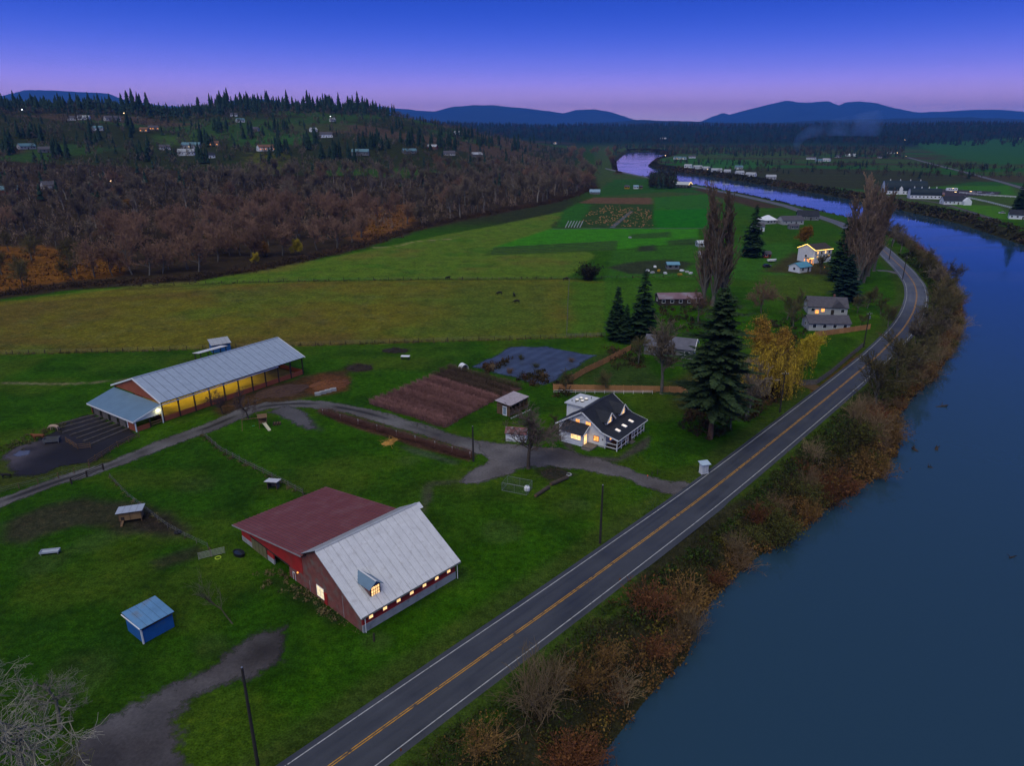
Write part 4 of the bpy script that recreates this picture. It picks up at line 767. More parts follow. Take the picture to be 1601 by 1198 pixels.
# entry wing
MB().prism([(-1.95, 0), (.25, 0), (.25, 3.95), (-1.95, 2.75)], 6.9, 12.0, 'y').build('entry_wing', WHITE, hs); MB().slab(6.55, 12.35, -2.3, 2.66, .3, 4.1, .14, 'y').build('wing_roof', SHING, hs)
MB().slab(6.46, 6.54, -2.3, 2.54, .26, 3.95, .22, 'y').build('rake_board', TRIM, hs)
window(hs, 'x-', 8.5, 1.35, 2.3, 1.0, -1.95, LIT, mull=(3, 1)); window(hs, 'x-', 4.9, 1.1, 1.1, 1.05, .25, LITO, mat('red_frame', (.45, .16, .10), .6, .1, 2), (2, 2)); window(hs, 'x-', 9.4, 4.1, .9, .75, .25, LITO, mull=(2, 1)); window(hs, 'x-', 6.9, 4.1, 1.1, .75, .25, LITO, mull=(2, 1))
MB().box(-1.3, -.3, 6.84, 6.92, .3, 2.3).build('door', LIT, hs); MB().box(-2.4, .2, 4.4, 6.8, 0, .32).build('landing', GREYW, hs); MB().box(-3.1, -2.4, 4.6, 6.6, 0, .16).build('step', GREYW, hs)
MB().tube((.12, 3.0, .3), (.12, 3.0, 3.2), .05).build('downpipe', TRIM, hs); MB().box(.15, .26, 3.3, 3.5, 1.6, 1.9).build('wall_lamp', DARK, hs)
# dormers and skylights
for xc in (3.9, 9.9):
    d_ = thing('dormer', None, None); d_.parent = hs; hw = 1.45
    MB().prism([(4.05, 3.9), (4.05, 4.95), (5.6, 4.95)], xc - hw, xc + hw).build('dormer_wall', WHITE, d_); MB().prism([(xc - hw, 4.0), (xc + hw, 4.0), (xc + hw, 4.93), (xc, 6.38), (xc - hw, 4.93)], 3.96, 4.1, 'y').build('gable', WHITE, d_)
    for s in (-1, 1):
        P = [(xc, 3.5, 6.42), (xc + s * 1.85, 3.5, 4.62), (xc + s * 1.85, 4.95, 4.62), (xc, 7.62, 6.42)]; mb = MB(); mb.pts(P + [(x, y, z + .1) for x, y, z in P], [(0, 1, 2, 3), (4, 5, 6, 7), (0, 1, 5, 4), (1, 2, 6, 5), (2, 3, 7, 6), (3, 0, 4, 7)]); mb.build('dormer_roof', SHING, d_)
        MB().bar((xc, 3.44, 6.40), (xc + s * 1.9, 3.44, 4.58), .1, .24).build('rake_board', TRIM, d_)
    window(d_, 'y-', xc, 4.22, 1.3, 1.25, 3.96, LIT, mull=(2, 2), fw=.09)
for xc in (3.2, 6.1, 9.2):
    sk = MB().slab(xc - .42, xc + .42, 1.0, 3.10, 2.1, 3.36, .10).build('skylight', TRIM, pr); MB().slab(xc - .34, xc + .34, 1.1, 3.235, 2.0, 3.448, .012).build('pane', glow('skylight_glow', (1, .84, .72), .8), sk)
# flat-roofed rear wing with domed skylights
MB().box(6.0, 12.0, 11.5, 15.6, 0, 5.2).build('rear_wing', WHITE, hs); fr = MB().box(5.6, 12.4, 11.0, 16.0, 5.2, 5.45).build('flat_roof', mat('white_roof', (.52, .54, .57), .6, .1, .6), hs)
for (x, y) in ((8.0, 14.2), (9.4, 14.0), (8.2, 13.0), (9.6, 12.8)): sk = MB().tube((x, y, 5.45), (x, y, 5.7), .42, .42, 12).build('skylight', DARK, fr); MB().tube((x, y, 5.7), (x, y, 5.88), .40, .22, 12).build('dome', glow('dome', (.9, .85, .8), .55), sk)
for (x, y) in ((7.0, 14.9), (6.8, 13.8), (10.8, 12.2)): MB().tube((x, y, 5.45), (x, y, 5.9), .08).build('vent_pipe', DARK, fr)

# ================================================================ SHEDS AND SMALL BUILDINGS
# blue shed (footprint from its base corners)
p_ = flat(225, 1007); bs = thing('blue_shed', 'small bright blue metal shed standing alone in the grass paddock', 'shed', (p_[0], p_[1], 0), R(53))
MB().prism([(0, 0), (4.1, 0), (4.1, 2.55), (0, 2.3)], 0, .08).prism([(0, 0), (4.1, 0), (4.1, 2.55), (0, 2.3)], 4.0, 4.08).box(.08, 4.0, 0, .08, 0, 1.95).box(.08, 4.0, 4.02, 4.1, 0, 2.55).build('wall', BLUEW, bs)
MB().box(1.5, 4.0, .01, .07, 1.96, 2.28).build('upper_board', WOOD, bs); MB().box(.1, 1.0, .06, .08, 1.97, 2.25).build('vent', BLACK, bs)
metal_roof(bs, -.2, 4.3, -.3, 2.33, 4.5, 2.66, mat('blue_roof_old', (.13, .29, .50), .5, .2, .5, spec=.45, stain=((.16, .20, .25), .5, .52, .7)), 5, 3, rib=.03); MB().box(-.12, .06, -.12, .06, 0, 2.32).build('corner_trim', TRIM, bs); MB().box(-.3, -.2, -.3, 4.5, 2.42, 2.55).build('rake_board', TRIM, bs)
# chicken coop on legs
p_ = flat(207, 812); cp = thing('chicken_coop', 'raised plywood chicken coop with pale tin roof on bare soil', 'coop', (p_[0], p_[1], 0), R(18))
for x in (-1.6, 1.6):
    for y in (-1.0, 1.0): MB().box(x - .07, x + .07, y - .07, y + .07, 0, .5).build('leg', WOOD, cp)
MB().prism([(-1.1, .5), (1.1, .5), (1.1, 1.75), (-1.1, 1.95)], -1.75, 1.75).build('wall', PLY, cp); [MB().box(x, x + .1, -1.14, -1.09, .5, 1.9).build('trim', WOOD, cp) for x in (-1.75, -.05, 1.65)]
MB().box(-1.4, -.9, -1.15, -1.09, .6, 1.2).build('hatch', DARK, cp); MB().bar((-1.15, -1.1, .6), (-1.3, -2.2, .05), .35, .05).build('ramp', WOOD, cp); metal_roof(cp, -2.05, 2.05, -1.5, 2.0, 1.5, 1.74, mat('pale_tin', (.42, .46, .52), .45, .12, 1, spec=.5), 4, 3, rib=.03)
p_ = flat(428, 763); q_ = thing('goat_shelter', 'small wooden lean-to shelter with white roof beside the paddock fence', 'shelter', (p_[0], p_[1], 0), R(-8))
MB().box(-.9, .9, .6, .68, 0, 1.2).box(-.9, -.82, -.6, .6, 0, 1.25).box(.82, .9, -.6, .6, 0, 1.25).build('wall', GREYW, q_); metal_roof(q_, -1.3, 1.2, -1.0, 1.55, 1.0, 1.25, GALV, 3, 2, rib=.02); [MB().box(x - .05, x + .05, -.65, -.55, 0, 1.45).build('post', WOOD, q_) for x in (-.85, .85)]
p_ = flat(79, 866); q_ = thing('feed_trough', 'long pale metal trough on short legs in the grass', 'trough', (p_[0], p_[1], 0), R(12))
MB().box(-1.35, 1.35, -.5, .5, .35, .42).box(-1.35, 1.35, -.5, -.45, .42, .62).box(-1.35, 1.35, .45, .5, .42, .62).box(-1.35, -1.3, -.45, .45, .42, .62).box(1.3, 1.35, -.45, .45, .42, .62).build('basin', mat('pale_tin', (0, 0, 0)), q_); [MB().box(x - .05, x + .05, y - .05, y + .05, 0, .35).build('leg', STEEL, q_) for x in (-1.2, 1.2) for y in (-.4, .4)]
p_ = flat(797, 652); g1 = thing('garden_greenhouse', 'rustic wooden greenhouse with two clear corrugated roofs and a white door', 'greenhouse', (p_[0], p_[1], 0), R(54))
for x in (0, 2.4, 3.9, 5.4, 7.0): MB().box(x - .08, x + .08, -.08, .08, 0, 2.75).build('post', WOOD, g1)
for x in (0, 3.7, 7.0): MB().box(x - .08, x + .08, 3.45, 3.6, 0, 3.0).build('post', WOOD, g1)
for k in range(8):
    z = .08 + k * .33
    MB().box(-.05, .05, .1, .75, z, z + .26).box(-.05, .05, 2.05, 3.45, z, z + .26).build('plank', WOOD, g1); MB().box(.1, 6.9, 3.5, 3.58, z, z + .26).build('plank', WOOD, g1); MB().box(6.95, 7.05, .1, 3.45, z, z + .26).build('plank', WOOD, g1)
    if k < 3 or k == 7: MB().box(.1, 6.9, -.05, .03, z, z + .24).build('plank', [WOOD, GREYW][k % 2], g1)
MB().box(.2, 6.8, .5, 1.3, .85, .92).build('shelf', WOOD, g1)
dr_ = MB().box(-.08, .0, .8, 2.0, .05, 2.25).build('door', TRIM, g1); MB().box(-.12, -.07, 1.0, 1.8, .3, 2.1).build('door_glass', mat('door_glass', (.25, .33, .42), .2, .1, 1, spec=.5), dr_)
CLR = mat('clear_roof', (.46, .40, .42), .4, .15, .6, stain=((.33, .27, .27), 1.2, .5, .7)); metal_roof(g1, -.45, 3.85, -.5, 2.8, 4.0, 3.15, CLR, 5, 1, rib=.05, gap=.04); metal_roof(g1, 3.9, 7.5, -.2, 2.6, 4.3, 2.95, CLR, 4, 1, rib=.05, gap=.04)
for k in range(9): tag(MB().box(-.22, .22, -.14, .14, 0, .2).build('paving_block', CONC, None, (*(flat(800 + k * 3.5, 654.5 - k * 1.55)), 0), R(54)), 'pale concrete block lined up along the greenhouse wall', 'block', 'blocks along the greenhouse')
p_ = flat(808, 687); q_ = thing('garden_shed', 'little white garden shed with rusty red roof behind the bare yard tree', 'shed', (p_[0], p_[1], 0), R(-10)); gable(q_, 4.3, 2.6, 1.9, 2.7, WHITE, mat('rust_roof', (.20, .085, .085), .8, .3, 1.2, stain=((.30, .26, .28), 1.1, .5, .66)), .25, .2); MB().box(-.5, .4, -1.36, -1.28, 0, 1.8).build('door', TRIM, q_)
p_ = flat(725, 577); q_ = thing('calf_hut', 'small white arched calf hut open at the front beside the berry rows', 'hut', (p_[0], p_[1], 0), R(30)); pr_ = [(1.15 * math.cos(t), 1.5 * math.sin(t)) for t in np.linspace(0, math.pi, 11)]; pr2 = [(1.07 * math.cos(t), 1.42 * math.sin(t)) for t in np.linspace(math.pi, 0, 11)]
mb = MB(); P = pr_ + pr2; n = len(P)
for a, b in ((0, 1.0), ): mb.pts([(u, a - .9, z) for u, z in P] + [(u, 1.1, z) for u, z in P], [(i, (i + 1) % n, (i + 1) % n + n, i + n) for i in range(n)] + [(i, i + 1, n - 2 - i, n - 1 - i) for i in range(10)] + [(n + i, n + n - 1 - i, n + n - 2 - i, n + i + 1) for i in range(10)])
mb.build('shell', TRIM, q_); MB().pts([(u, 1.05, z) for u, z in pr_], [tuple(range(11))]).build('back_panel', TRIM, q_)
p_ = flat(634, 562); q_ = thing('picnic_table', 'pale topped table with dark legs alone on the lawn', 'table', (p_[0], p_[1], 0), R(-5)); MB().box(-1.25, 1.25, -.7, .7, .95, 1.03).build('top', TRIM, q_); [MB().box(x - .08, x + .08, y - .08, y + .08, 0, .95).build('leg', DARK, q_) for x in (-1.0, 1.0) for y in (-.5, .5)]
p_ = flat(1100, 740); q_ = thing('roadside_cabinet', 'white roadside farm stand cabinet with a pale blue roof', 'cabinet', (p_[0], p_[1], .02), R(15)); MB().box(-.75, .75, -.5, .5, .1, 1.9).build('body', TRIM, q_); MB().slab(-1.0, 1.0, -.8, 2.0, .8, 2.25, .07).build('roof', mat('pale_blue', (.42, .53, .62), .5, .1, 1), q_); MB().box(-.62, -.04, -.54, -.5, .25, 1.75).build('door', mat('cabinet_door', (.50, .53, .56), .5, .1, 1), q_); MB().box(.04, .62, -.54, -.5, .25, 1.75).build('door', MATS['cabinet_door'], q_); MB().box(.66, .74, -.58, -.5, .5, 1.7).build('handle', DARK, q_); MB().box(-.8, .8, -.55, .55, 0, .1).build('base', CONC, q_)
# neighbours
CREAM = mat('cream_siding', (.42, .42, .43), .7, .1, .6, wave=('Z', .2, .2)); GWALL = mat('grey_siding', (.17, .175, .19), .75, .12, .6, wave=('Z', .2, .2))
house('grey_barn', 1048, 552, 14, 8, 2.9, 5.0, -22, GWALL, mat('slate_roof', (.115, .115, .145), .7, .2, .7), 'grey shed with slate roof and white gable inside the cedar fenced yard', 'shed', wins=())
b_ = bpy.data.objects['grey_barn']; window(b_, 'x+', 0, 2.6, 1.6, 1.4, 7.0, None, TRIM); MB().slab(7.36, 7.5, -4.5, 2.45, 0, 4.85, .3).slab(7.36, 7.5, 4.5, 2.45, 0, 4.85, .3).build('rake_board', TRIM, b_)
house('rust_roof_shed', 1060, 474, 16, 7, 2.6, 4.0, 2, DARK, mat('rust_pink_roof', (.20, .12, .14), .6, .25, .3, stain=((.26, .22, .26), .25, .5, .7)), 'long low shed with faded rust pink roof behind the conifers', 'shed', door=False)
nb = house('ranch_house', 1289, 488, 13, 9, 3.0, 5.6, -12, CREAM, GREYSH, 'cream ranch house with grey roof and orange porch lamp', 'house', lit=[None, LITO, None, None], chimney=True)
MB().prism([(1.0, 3.05), (5.6, 3.05), (3.3, 5.2)], -4.9, -.1, 'y').build('cross_gable', GREYSH, nb); MB().box(-4.0, -3.0, -4.75, -4.55, .5, 1.7).build('porch_lamp', LITO, nb)
g_ = house('garage', 1290, 513, 13, 7, 2.6, 4.4, -3, CREAM, GREYSH, 'cream garage with plain grey roof in front of the ranch house', 'garage', door=False)
fh = house('lit_farmhouse', 1272, 408, 12, 10, 6.4, 8.6, 28, WHITE, mat('brown_shingle', (.055, .045, .042), .85, .25, 1), 'two storey white farmhouse outlined in string lights among trees', 'house', lit=[LIT, None, LIT, None])
for x in (-4, -1.4, 1.4, 4): window(fh, 'y-', x, 4.4, 1.0, 1.3, -5, LIT if x in (-4, 1.4) else None)
XL = glow('string_light', (1, .62, .14), 3.2)
MB().tube((-6.35, -5.4, 6.35), (6.35, -5.4, 6.35), .11, .11, 5).tube((-6.4, -5.4, 6.4), (-6.4, 0, 8.8), .11, .11, 5).tube((-6.4, 5.4, 6.4), (-6.4, 0, 8.8), .11, .11, 5).build('string_lights', XL, fh)
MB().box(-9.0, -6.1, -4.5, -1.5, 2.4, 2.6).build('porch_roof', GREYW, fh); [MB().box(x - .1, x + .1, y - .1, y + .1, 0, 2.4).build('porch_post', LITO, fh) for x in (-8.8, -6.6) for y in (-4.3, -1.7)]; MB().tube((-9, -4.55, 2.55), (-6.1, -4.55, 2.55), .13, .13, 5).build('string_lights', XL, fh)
for k in range(9): p_ = flat(1262 + k * 9, 419 - (k % 3) * 5); tag(MB().tube((0, 0, .0), (0, 0, .5 + .5 * (k % 3)), .10, .06, 6).build('garden_light', LITO, None, (p_[0], p_[1], 0)), 'small glowing orange garden light near the string lit farmhouse', 'light', 'glowing garden lights')
house('blue_roof_shed', 1250, 424, 8, 6, 2.6, 4.2, 32, WHITE, mat('turquoise_roof', (.10, .30, .42), .5, .15, .5), 'white shed with bright blue roof beside the string lit farmhouse', 'shed')
q_ = thing('white_pavilion', 'white pavilion with pointed hip roof beyond the dark conifer', 'pavilion', (*flat(1199, 349), 0), R(20)); MB().pts([(-5, -5, 2.6), (5, -5, 2.6), (5, 5, 2.6), (-5, 5, 2.6), (-.8, 0, 5.6), (.8, 0, 5.6)], [(0, 1, 5, 4), (1, 2, 5), (2, 3, 4, 5), (3, 0, 4), (3, 2, 1, 0)]).build('roof', TRIM, q_); MB().box(-4.4, 4.4, -4.4, 4.4, 0, 2.6).build('wall', CREAM, q_); [window(q_, 'y-', x, 1, 1.6, 1.1, -4.4) for x in (-2.6, 0, 2.6)]
house('long_house', 1235, 350, 15, 9, 3, 5.5, 10, CREAM, GREYSH, 'long cream house with grey roof near the river bend', 'house'); house('dark_roof_house', 1262, 343, 14, 10, 3.2, 6.4, -15, GWALL, SHING, 'grey house with dark roof beside the long cream house', 'house')
house('field_tool_shed', 1240, 358, 6, 4, 2.2, 3.2, 5, GWALL, GREYSH, 'low grey tool shed in front of the long cream house', 'shed', door=False); house('white_cottage', 1184, 361, 7, 6, 3.2, 5, 0, WHITE, GREYSH, 'small white cottage half hidden behind the dark conifer', 'cottage'); house('red_playhouse', 1198, 402, 3.4, 3, 2.0, 3.1, 10, REDW, GREYSH, 'tiny red playhouse on the neighbouring lawn', 'playhouse')
fs = house('black_field_barn', 1063, 293, 22, 14, 3.6, 6.2, -28, mat('black_boards', (.018, .02, .024), .8, .2, 1), mat('pale_roof', (.50, .52, .52), .5, .1, .5), 'black field barn with pale roof and lit roof edge by the river road', 'barn', door=False); MB().slab(11.5, 11.9, -7.5, 3.3, 0, 6.1, .5).slab(11.5, 11.9, 7.5, 3.3, 0, 6.1, .5).build('lit_edge', glow('edge_light', (1, .7, .3), 1.1), fs)
house('blue_tin_shed', 930, 303, 10, 6, 2.2, 4.4, -8, GWALL, mat('sky_tin', (.22, .34, .46), .5, .15, .4), 'small blue tin roofed shed at the edge of the bare woods', 'shed', door=False)
house('yellow_stand', 980, 295, 5, 4, 2.6, 3.6, 0, mat('yellow_paint', (.45, .27, .02), .7, .15, .6), GREYSH, 'small yellow market shed on the far green field', 'shed', door=False, small=True); house('white_stand', 994, 295, 5, 4, 2.6, 3.8, 0, WHITE, mat('sky_tin', (0, 0, 0)), 'small white market shed on the far green field', 'shed', door=False, small=True); house('ochre_stand', 1002, 295, 3, 3, 2.6, 3.4, 0, PLY, GREYSH, 'narrow tan market booth on the far green field', 'booth', door=False, small=True)
house('market_garden_shed', 1051, 420, 5.5, 4, 2.3, 3.2, 0, GWALL, mat('bright_blue_tin', (.14, .30, .40), .5, .1, .5), 'small shed with bright blue roof amid garden clutter', 'shed', door=False, small=True); house('hoop_house', 1100, 385, 8, 5, 2.2, 3.3, 5, mat('poly_film', (.45, .48, .50), .5, .2, .4), mat('poly_film', (0, 0, 0)), 'white plastic covered hoop house behind the tall poplar', 'greenhouse', door=False, small=True); house('market_trailer', 1102, 402, 6, 4, 2.4, 3.1, 5, WHITE, CLR, 'white garden trailer behind the tall poplar', 'trailer', door=False, small=True)
# across the river: dairy barns with rounded roofs
def roundbarn(name, px, py, L, D, he, hr, rz, label):
    p = flat(px, py); o = thing(name, label, 'barn', (p[0], p[1], 0), R(rz)); arc = [(D / 2 * math.cos(t), he + (hr - he) * math.sin(t) ** .8) for t in np.linspace(0, math.pi, 13)]
    MB().prism([(-D / 2, 0), (D / 2, 0)] + arc, -L / 2, L / 2).build('wall', WHITE, o); a2 = [(u * 1.05, z + .25) for u, z in arc]
    mb = MB()
    for (u0, z0), (u1, z1), (v0, w0), (v1, w1) in zip(arc[:-1], arc[1:], a2[:-1], a2[1:]): mb.prism([(u0, z0 + .02), (u1, z1 + .02), (v1, w1), (v0, w0)], -L / 2 - .4, L / 2 + .4)
    rf = mb.build('roof', mat('green_black_roof', (.014, .028, .036), .7, .2, .3), o)
    for k in range(4): MB().tube((-L * .36 + k * L * .24, 0, hr), (-L * .36 + k * L * .24, 0, hr + 1.6), .5, .3, 8).build('ventilator', TRIM, rf)
    n = int(L / 3)
    for k in range(n): u = -L / 2 + L * (k + .5) / n; MB().box(u - .6, u + .6, -D / 2 - .05, -D / 2 + .02, 1.2, 2.3).build('window', GLASS, o)
    for s in (-2, 2): MB().box(L / 2, L / 2 + .06, s - .6, s + .6, 1.2, 2.4).build('window', GLASS, o); 
    MB().box(L / 2, L / 2 + .06, -.7, .7, 4.5, 6.2).build('hay_door', GLASS, o); return o
b1 = roundbarn('dairy_barn', 1412, 303, 38, 15, 3.4, 12.5, -14, 'large white dairy barn with dark arched roof across the river'); 
b2 = roundbarn('dairy_barn', 1444, 310, 26, 11, 3.0, 9.0, -14, 'lower dairy barn with dark arched roof joined to the larger one')
MB().box(-6, -3, -8.6, -7.5, 0, 5.2).prism([(-6.3, 5.2), (-2.7, 5.2), (-4.5, 7.8)], -8.7, -7.4, 'y').build('porch', TRIM, b1)
house('white_river_house', 1491, 319, 20, 9, 3.2, 6.6, -8, WHITE, SHING, 'white house with dark roof across the river from the bend', 'house'); MB().prism([(4.5, 0), (10.5, 0), (10.5, 3.2), (7.5, 6.2), (4.5, 3.2)], -8.5, -4.4, 'y').build('front_gable', WHITE, bpy.data.objects['white_river_house'])
house('edge_farm_house', 1598, 342, 17, 10, 3.2, 6.2, -30, WHITE, SHING, 'white gabled house behind dark shrubs at the river levee', 'house')
house('milking_shed', 1467, 307, 9, 5, 2.2, 3.6, -14, mat('yellow_paint', (0, 0, 0)), mat('rust_pink_roof', (0, 0, 0)), 'low yellow shed at the end of the dairy barns', 'shed', door=False, small=True)
# scattered far houses
FW = [WHITE, CREAM, GWALL, mat('tan_siding', (.30, .24, .18), .8, .15, .5), mat('brick_red', (.24, .07, .05), .8, .2, .5)]; FR = [GREYSH, SHING, mat('pale_roof2', (.35, .37, .40), .6, .15, .4), mat('teal_roof', (.10, .20, .24), .6, .15, .4), mat('rusty', (.17, .085, .05), .7, .2, .4)]
hill_houses = [(132, 187, 16, 0, 2, 0), (112, 188, 10, 0, 0, 0), (176, 189, 22, 1, 0, 0), (154, 204, 12, 0, 3, 0), (240, 203, 13, 3, 0, 1), (226, 206, 11, 3, 4, 1), (72, 238, 14, 2, 0, 0), (42, 233, 16, 1, 3, 0), (292, 243, 18, 0, 2, 0), (325, 247, 14, 0, 1, 0), (300, 232, 22, 1, 3, 0), (258, 234, 12, 0, 0, 0), (416, 236, 20, 0, 4, 1), (366, 182, 12, 0, 0, 0), (376, 191, 12, 0, 3, 0), (400, 205, 9, 1, 0, 0), (510, 215, 18, 0, 0, 0), (490, 206, 10, 0, 2, 0), (564, 243, 20, 2, 3, 0), (640, 240, 17, 2, 3, 0), (676, 233, 14, 4, 2, 0), (702, 243, 16, 1, 0, 0), (745, 245, 15, 2, 2, 0), (10, 303, 17, 4, 3, 0), (76, 295, 9, 1, 0, 0), (160, 298, 14, 2, 0, 0), (290, 174, 15, 3, 0, 1), (520, 190, 8, 0, 2, 0), (335, 228, 12, 3, 4, 1), (715, 210, 12, 0, 2, 0), (868, 225, 10, 0, 0, 0)]
WN = ['white', 'cream', 'grey', 'tan', 'brick red']; RN = ['grey', 'charcoal', 'pale', 'teal', 'rusty']
for k, (px, py, L, wi, ri, lt) in enumerate(hill_houses):
    p = at(px, py); az = math.degrees(math.atan2(-p[0], p[1])); lit_ = [LITO] if lt else ([None, None, LITW, None] if k % 5 == 0 else None)
    house('hillside_house', px, py, L, 9, 3.4 if L < 18 else 4.6, 6.2 if L < 18 else 7.6, az + [-18, 6, 22, -8, 14][k % 5], FW[wi], FR[ri], f'{WN[wi]} walled house with {RN[ri]} roof{" and orange lit windows" if lt else ""} on the wooded hillside', 'house', 'houses on the wooded hillside', small=True, lit=lit_, loc=p)
far_houses = [(1063, 249, 26, 0, 3), (1082, 247, 14, 0, 0), (1076, 262, 12, 0, 2), (1090, 264, 14, 0, 2), (1104, 266, 12, 1, 2), (1120, 269, 15, 0, 2), (1137, 271, 9, 0, 2), (1156, 273, 11, 0, 2), (1174, 276, 13, 0, 2), (1205, 280, 12, 1, 2), (1268, 249, 18, 0, 0), (1280, 253, 12, 1, 3), (1292, 252, 14, 0, 2), (1330, 244, 22, 0, 2), (1310, 246, 12, 1, 0), (1393, 240, 16, 0, 0), (1037, 217, 26, 0, 2), (1155, 264, 12, 0, 3), (1378, 247, 14, 1, 1)]
for k, (px, py, L, wi, ri) in enumerate(far_houses):
    p = at(px, py); az = math.degrees(math.atan2(-p[0], p[1])); house('valley_building', px, py, L, 8, 3.2, 5.6, az + [-22, 8, -10, 18][k % 4], FW[wi], FR[ri], f'{WN[wi]} farm building with {RN[ri]} roof on the plain beyond the river', 'building', 'farm buildings on the far plain', small=True, loc=p, lit=[None, None, LITW, None] if k % 4 == 0 else None)
# ================================================================ FENCES
def fence(name, px, sp_, label, h=1.25, pw=.07, pm=DARK, rails=(), rm=None, wires=(), pts=None, rw=(.05, .12), jit=.06):
    P = PW(px) if pts is None else np.asarray(pts); o = thing(name, label, 'fence', (P[0][0], P[0][1], 0)); Q = []
    for a, b in zip(P[:-1], P[1:]):
        n = max(1, round(np.linalg.norm(b - a) / sp_)); Q += [a + (b - a) * i / n for i in range(n)]
    Q.append(P[-1]); Q = [q - P[0] for q in Q]
    me = MB().tube((0, 0, -.1), (0, 0, h), pw, pw * .9, 6).mesh('post', pm)
    for q in Q:
        c = link('post', me, parent=o, loc=(q[0], q[1], 0)); c.scale = (1, 1, 1 + jit * random.uniform(-1.5, 1.5)); c.rotation_euler = (random.gauss(0, jit * .5), random.gauss(0, jit * .5), 0)
    for z in rails:
        for a, b in zip(Q[:-1], Q[1:]): MB().bar((a[0], a[1], z + random.gauss(0, .02)), (b[0], b[1], z + random.gauss(0, .02)), *rw).build('rail', rm or pm, o)
    if wires:
        mb = MB()
        for z in wires:
            for a, b in zip(Q[:-1], Q[1:]): mb.tube((a[0], a[1], z), (b[0], b[1], z), .012, .012, 3)
        mb.build('wire', STEEL, o)
    return o
fence('pasture_fence', [(-30, 555), (120, 552), (240, 549), (470, 541), (700, 534), (940, 527)], 4.6, 'long wire fence on dark posts between lawn and olive pasture', 1.3, .09, wires=(.5, .9, 1.2))
fence('pasture_fence', [(170, 449), (420, 441), (700, 437), (885, 437), (940, 436), (1085, 433)], 6.5, 'distant wire fence on dark posts across the middle of the pasture', 1.4, .12, wires=(.6, 1.1))
fence('cross_fence', [(886, 524), (888, 470), (890, 440)], 5, 'pale post fence running up the pasture from the garden', 1.2, .1, GREYW, wires=(.5, 1.0))
fence('board_fence', [(888, 527), (946, 526)], 2.6, 'short grey rail fence beside the garden cloth', 1.2, .08, GREYW, rails=(.55, 1.05))
fence('paddock_fence', [(318, 682), (345, 706), (385, 728), (412, 741), (440, 756), (474, 774)], 2.4, 'rough wooden paddock fence with dead grass beside the goat shelter', 1.3, .09, GREYW, rails=(.45, .9), rw=(.04, .1), wires=(1.2,))
fence('wire_fence', [(172, 748), (200, 778), (232, 803), (262, 826), (290, 842), (326, 859)], 3.2, 'thin wire fence with yellow rope leading to the metal gate', 1.1, .05, GREYW, wires=(.5, .8, 1.05))
fence('lane_gate_fence', [(112, 757), (136, 746), (162, 735)], 4.2, 'dark rail fence between two stout posts along the gravel lane', 1.3, .16, DARK, rails=(.4, .75, 1.1))
fence('pen_fence', [(218, 684), (185, 700), (160, 715), (140, 728)], 2.4, 'brown board fence along the edge of the muddy stall yard', 1.3, .09, WOOD, rails=(.35, .75, 1.15))
fence('pen_fence', [(0, 772), (60, 757), (92, 748), (140, 733)], 3.2, 'sparse wire and post fence between mud yard and lane', 1.2, .07, WOOD, wires=(.4, .8, 1.1))
fence('corral_panel', [(104, 692), (122, 703), (142, 701)], 2.2, 'short brown wooden corral panels standing in the mud yard', 1.3, .09, WOOD, rails=(.3, .7, 1.1))
fence('orchard_fence', [(866, 615), (900, 615), (960, 616), (1020, 616)], 2.5, 'low white rail fence in front of the cedar fence', .9, .05, TRIM, rails=(.4, .8), rw=(.04, .06), jit=0)
fence('trellis_posts', [(505, 648), (560, 664), (620, 681), (680, 699), (735, 716)], 4.5, 'pale stakes with wire through the dead cane row along the drive', 1.3, .05, TRIM, wires=(.8, 1.2))
fence('white_fence', [(1500, 302), (1540, 306), (1588, 309)], 4, 'white rail fence beside the farm yard across the river', 1.5, .16, TRIM, rails=(.5, 1.0, 1.4), rw=(.1, .22), jit=0)
fence('white_fence', [(1508, 309), (1545, 317), (1584, 327)], 4, 'white rail fence along the levee field across the river', 1.5, .16, TRIM, rails=(.5, 1.0, 1.4), rw=(.1, .22), jit=0)
def boardfence(name, px, label, m, h=1.75, sp_=2.4, alt=None):
    P = PW(px); o = thing(name, label, 'fence', (P[0][0], P[0][1], 0)); nb_ = 14; bw = sp_ / nb_
    mb = MB()
    for i in range(nb_): mb.box(i * bw + .01, (i + 1) * bw - .01, -.02 + .012 * (i % 2), .012 * (i % 2), .05, h + .02 * ((i * 7) % 3))
    mb.box(0, sp_, .03, .09, .35, .45).box(0, sp_, .03, .09, h - .4, h - .3); me = mb.mesh('panel', m); pe = MB().box(-.06, .06, -.05, .09, 0, h + .12).mesh('post', alt or m)
    for a, b in zip(P[:-1], P[1:]):
        d = b - a; L = np.linalg.norm(d); n = max(1, round(L / sp_)); an = math.atan2(d[1], d[0])
        for i in range(n):
            q = a + d * i / n - P[0]; c = link('panel', me, parent=o, loc=(q[0], q[1], 0), rz=an); c.scale = (L / n / sp_, 1, 1); link('post', pe, parent=o, loc=(q[0], q[1], 0), rz=an)
    q = P[-1] - P[0]; link('post', pe, parent=o, loc=(q[0], q[1], 0), rz=an); return o
boardfence('cedar_fence', [(885, 602), (915, 584), (950, 567), (986, 548)], 'new cedar board fence running from the orchard up to the conifers', CEDAR)
boardfence('cedar_fence', [(865, 611), (960, 613), (1075, 615)], 'new cedar board fence behind the white farmhouse', CEDAR)
boardfence('cedar_fence', [(1274, 527), (1320, 521), (1360, 515)], 'bright cedar board fence in front of the cream garage', CEDAR)
boardfence('grey_board_fence', [(1250, 603), (1276, 602), (1300, 585), (1325, 563), (1348, 544)], 'weathered grey board fence along the road near the willow', GREYW, 1.5)
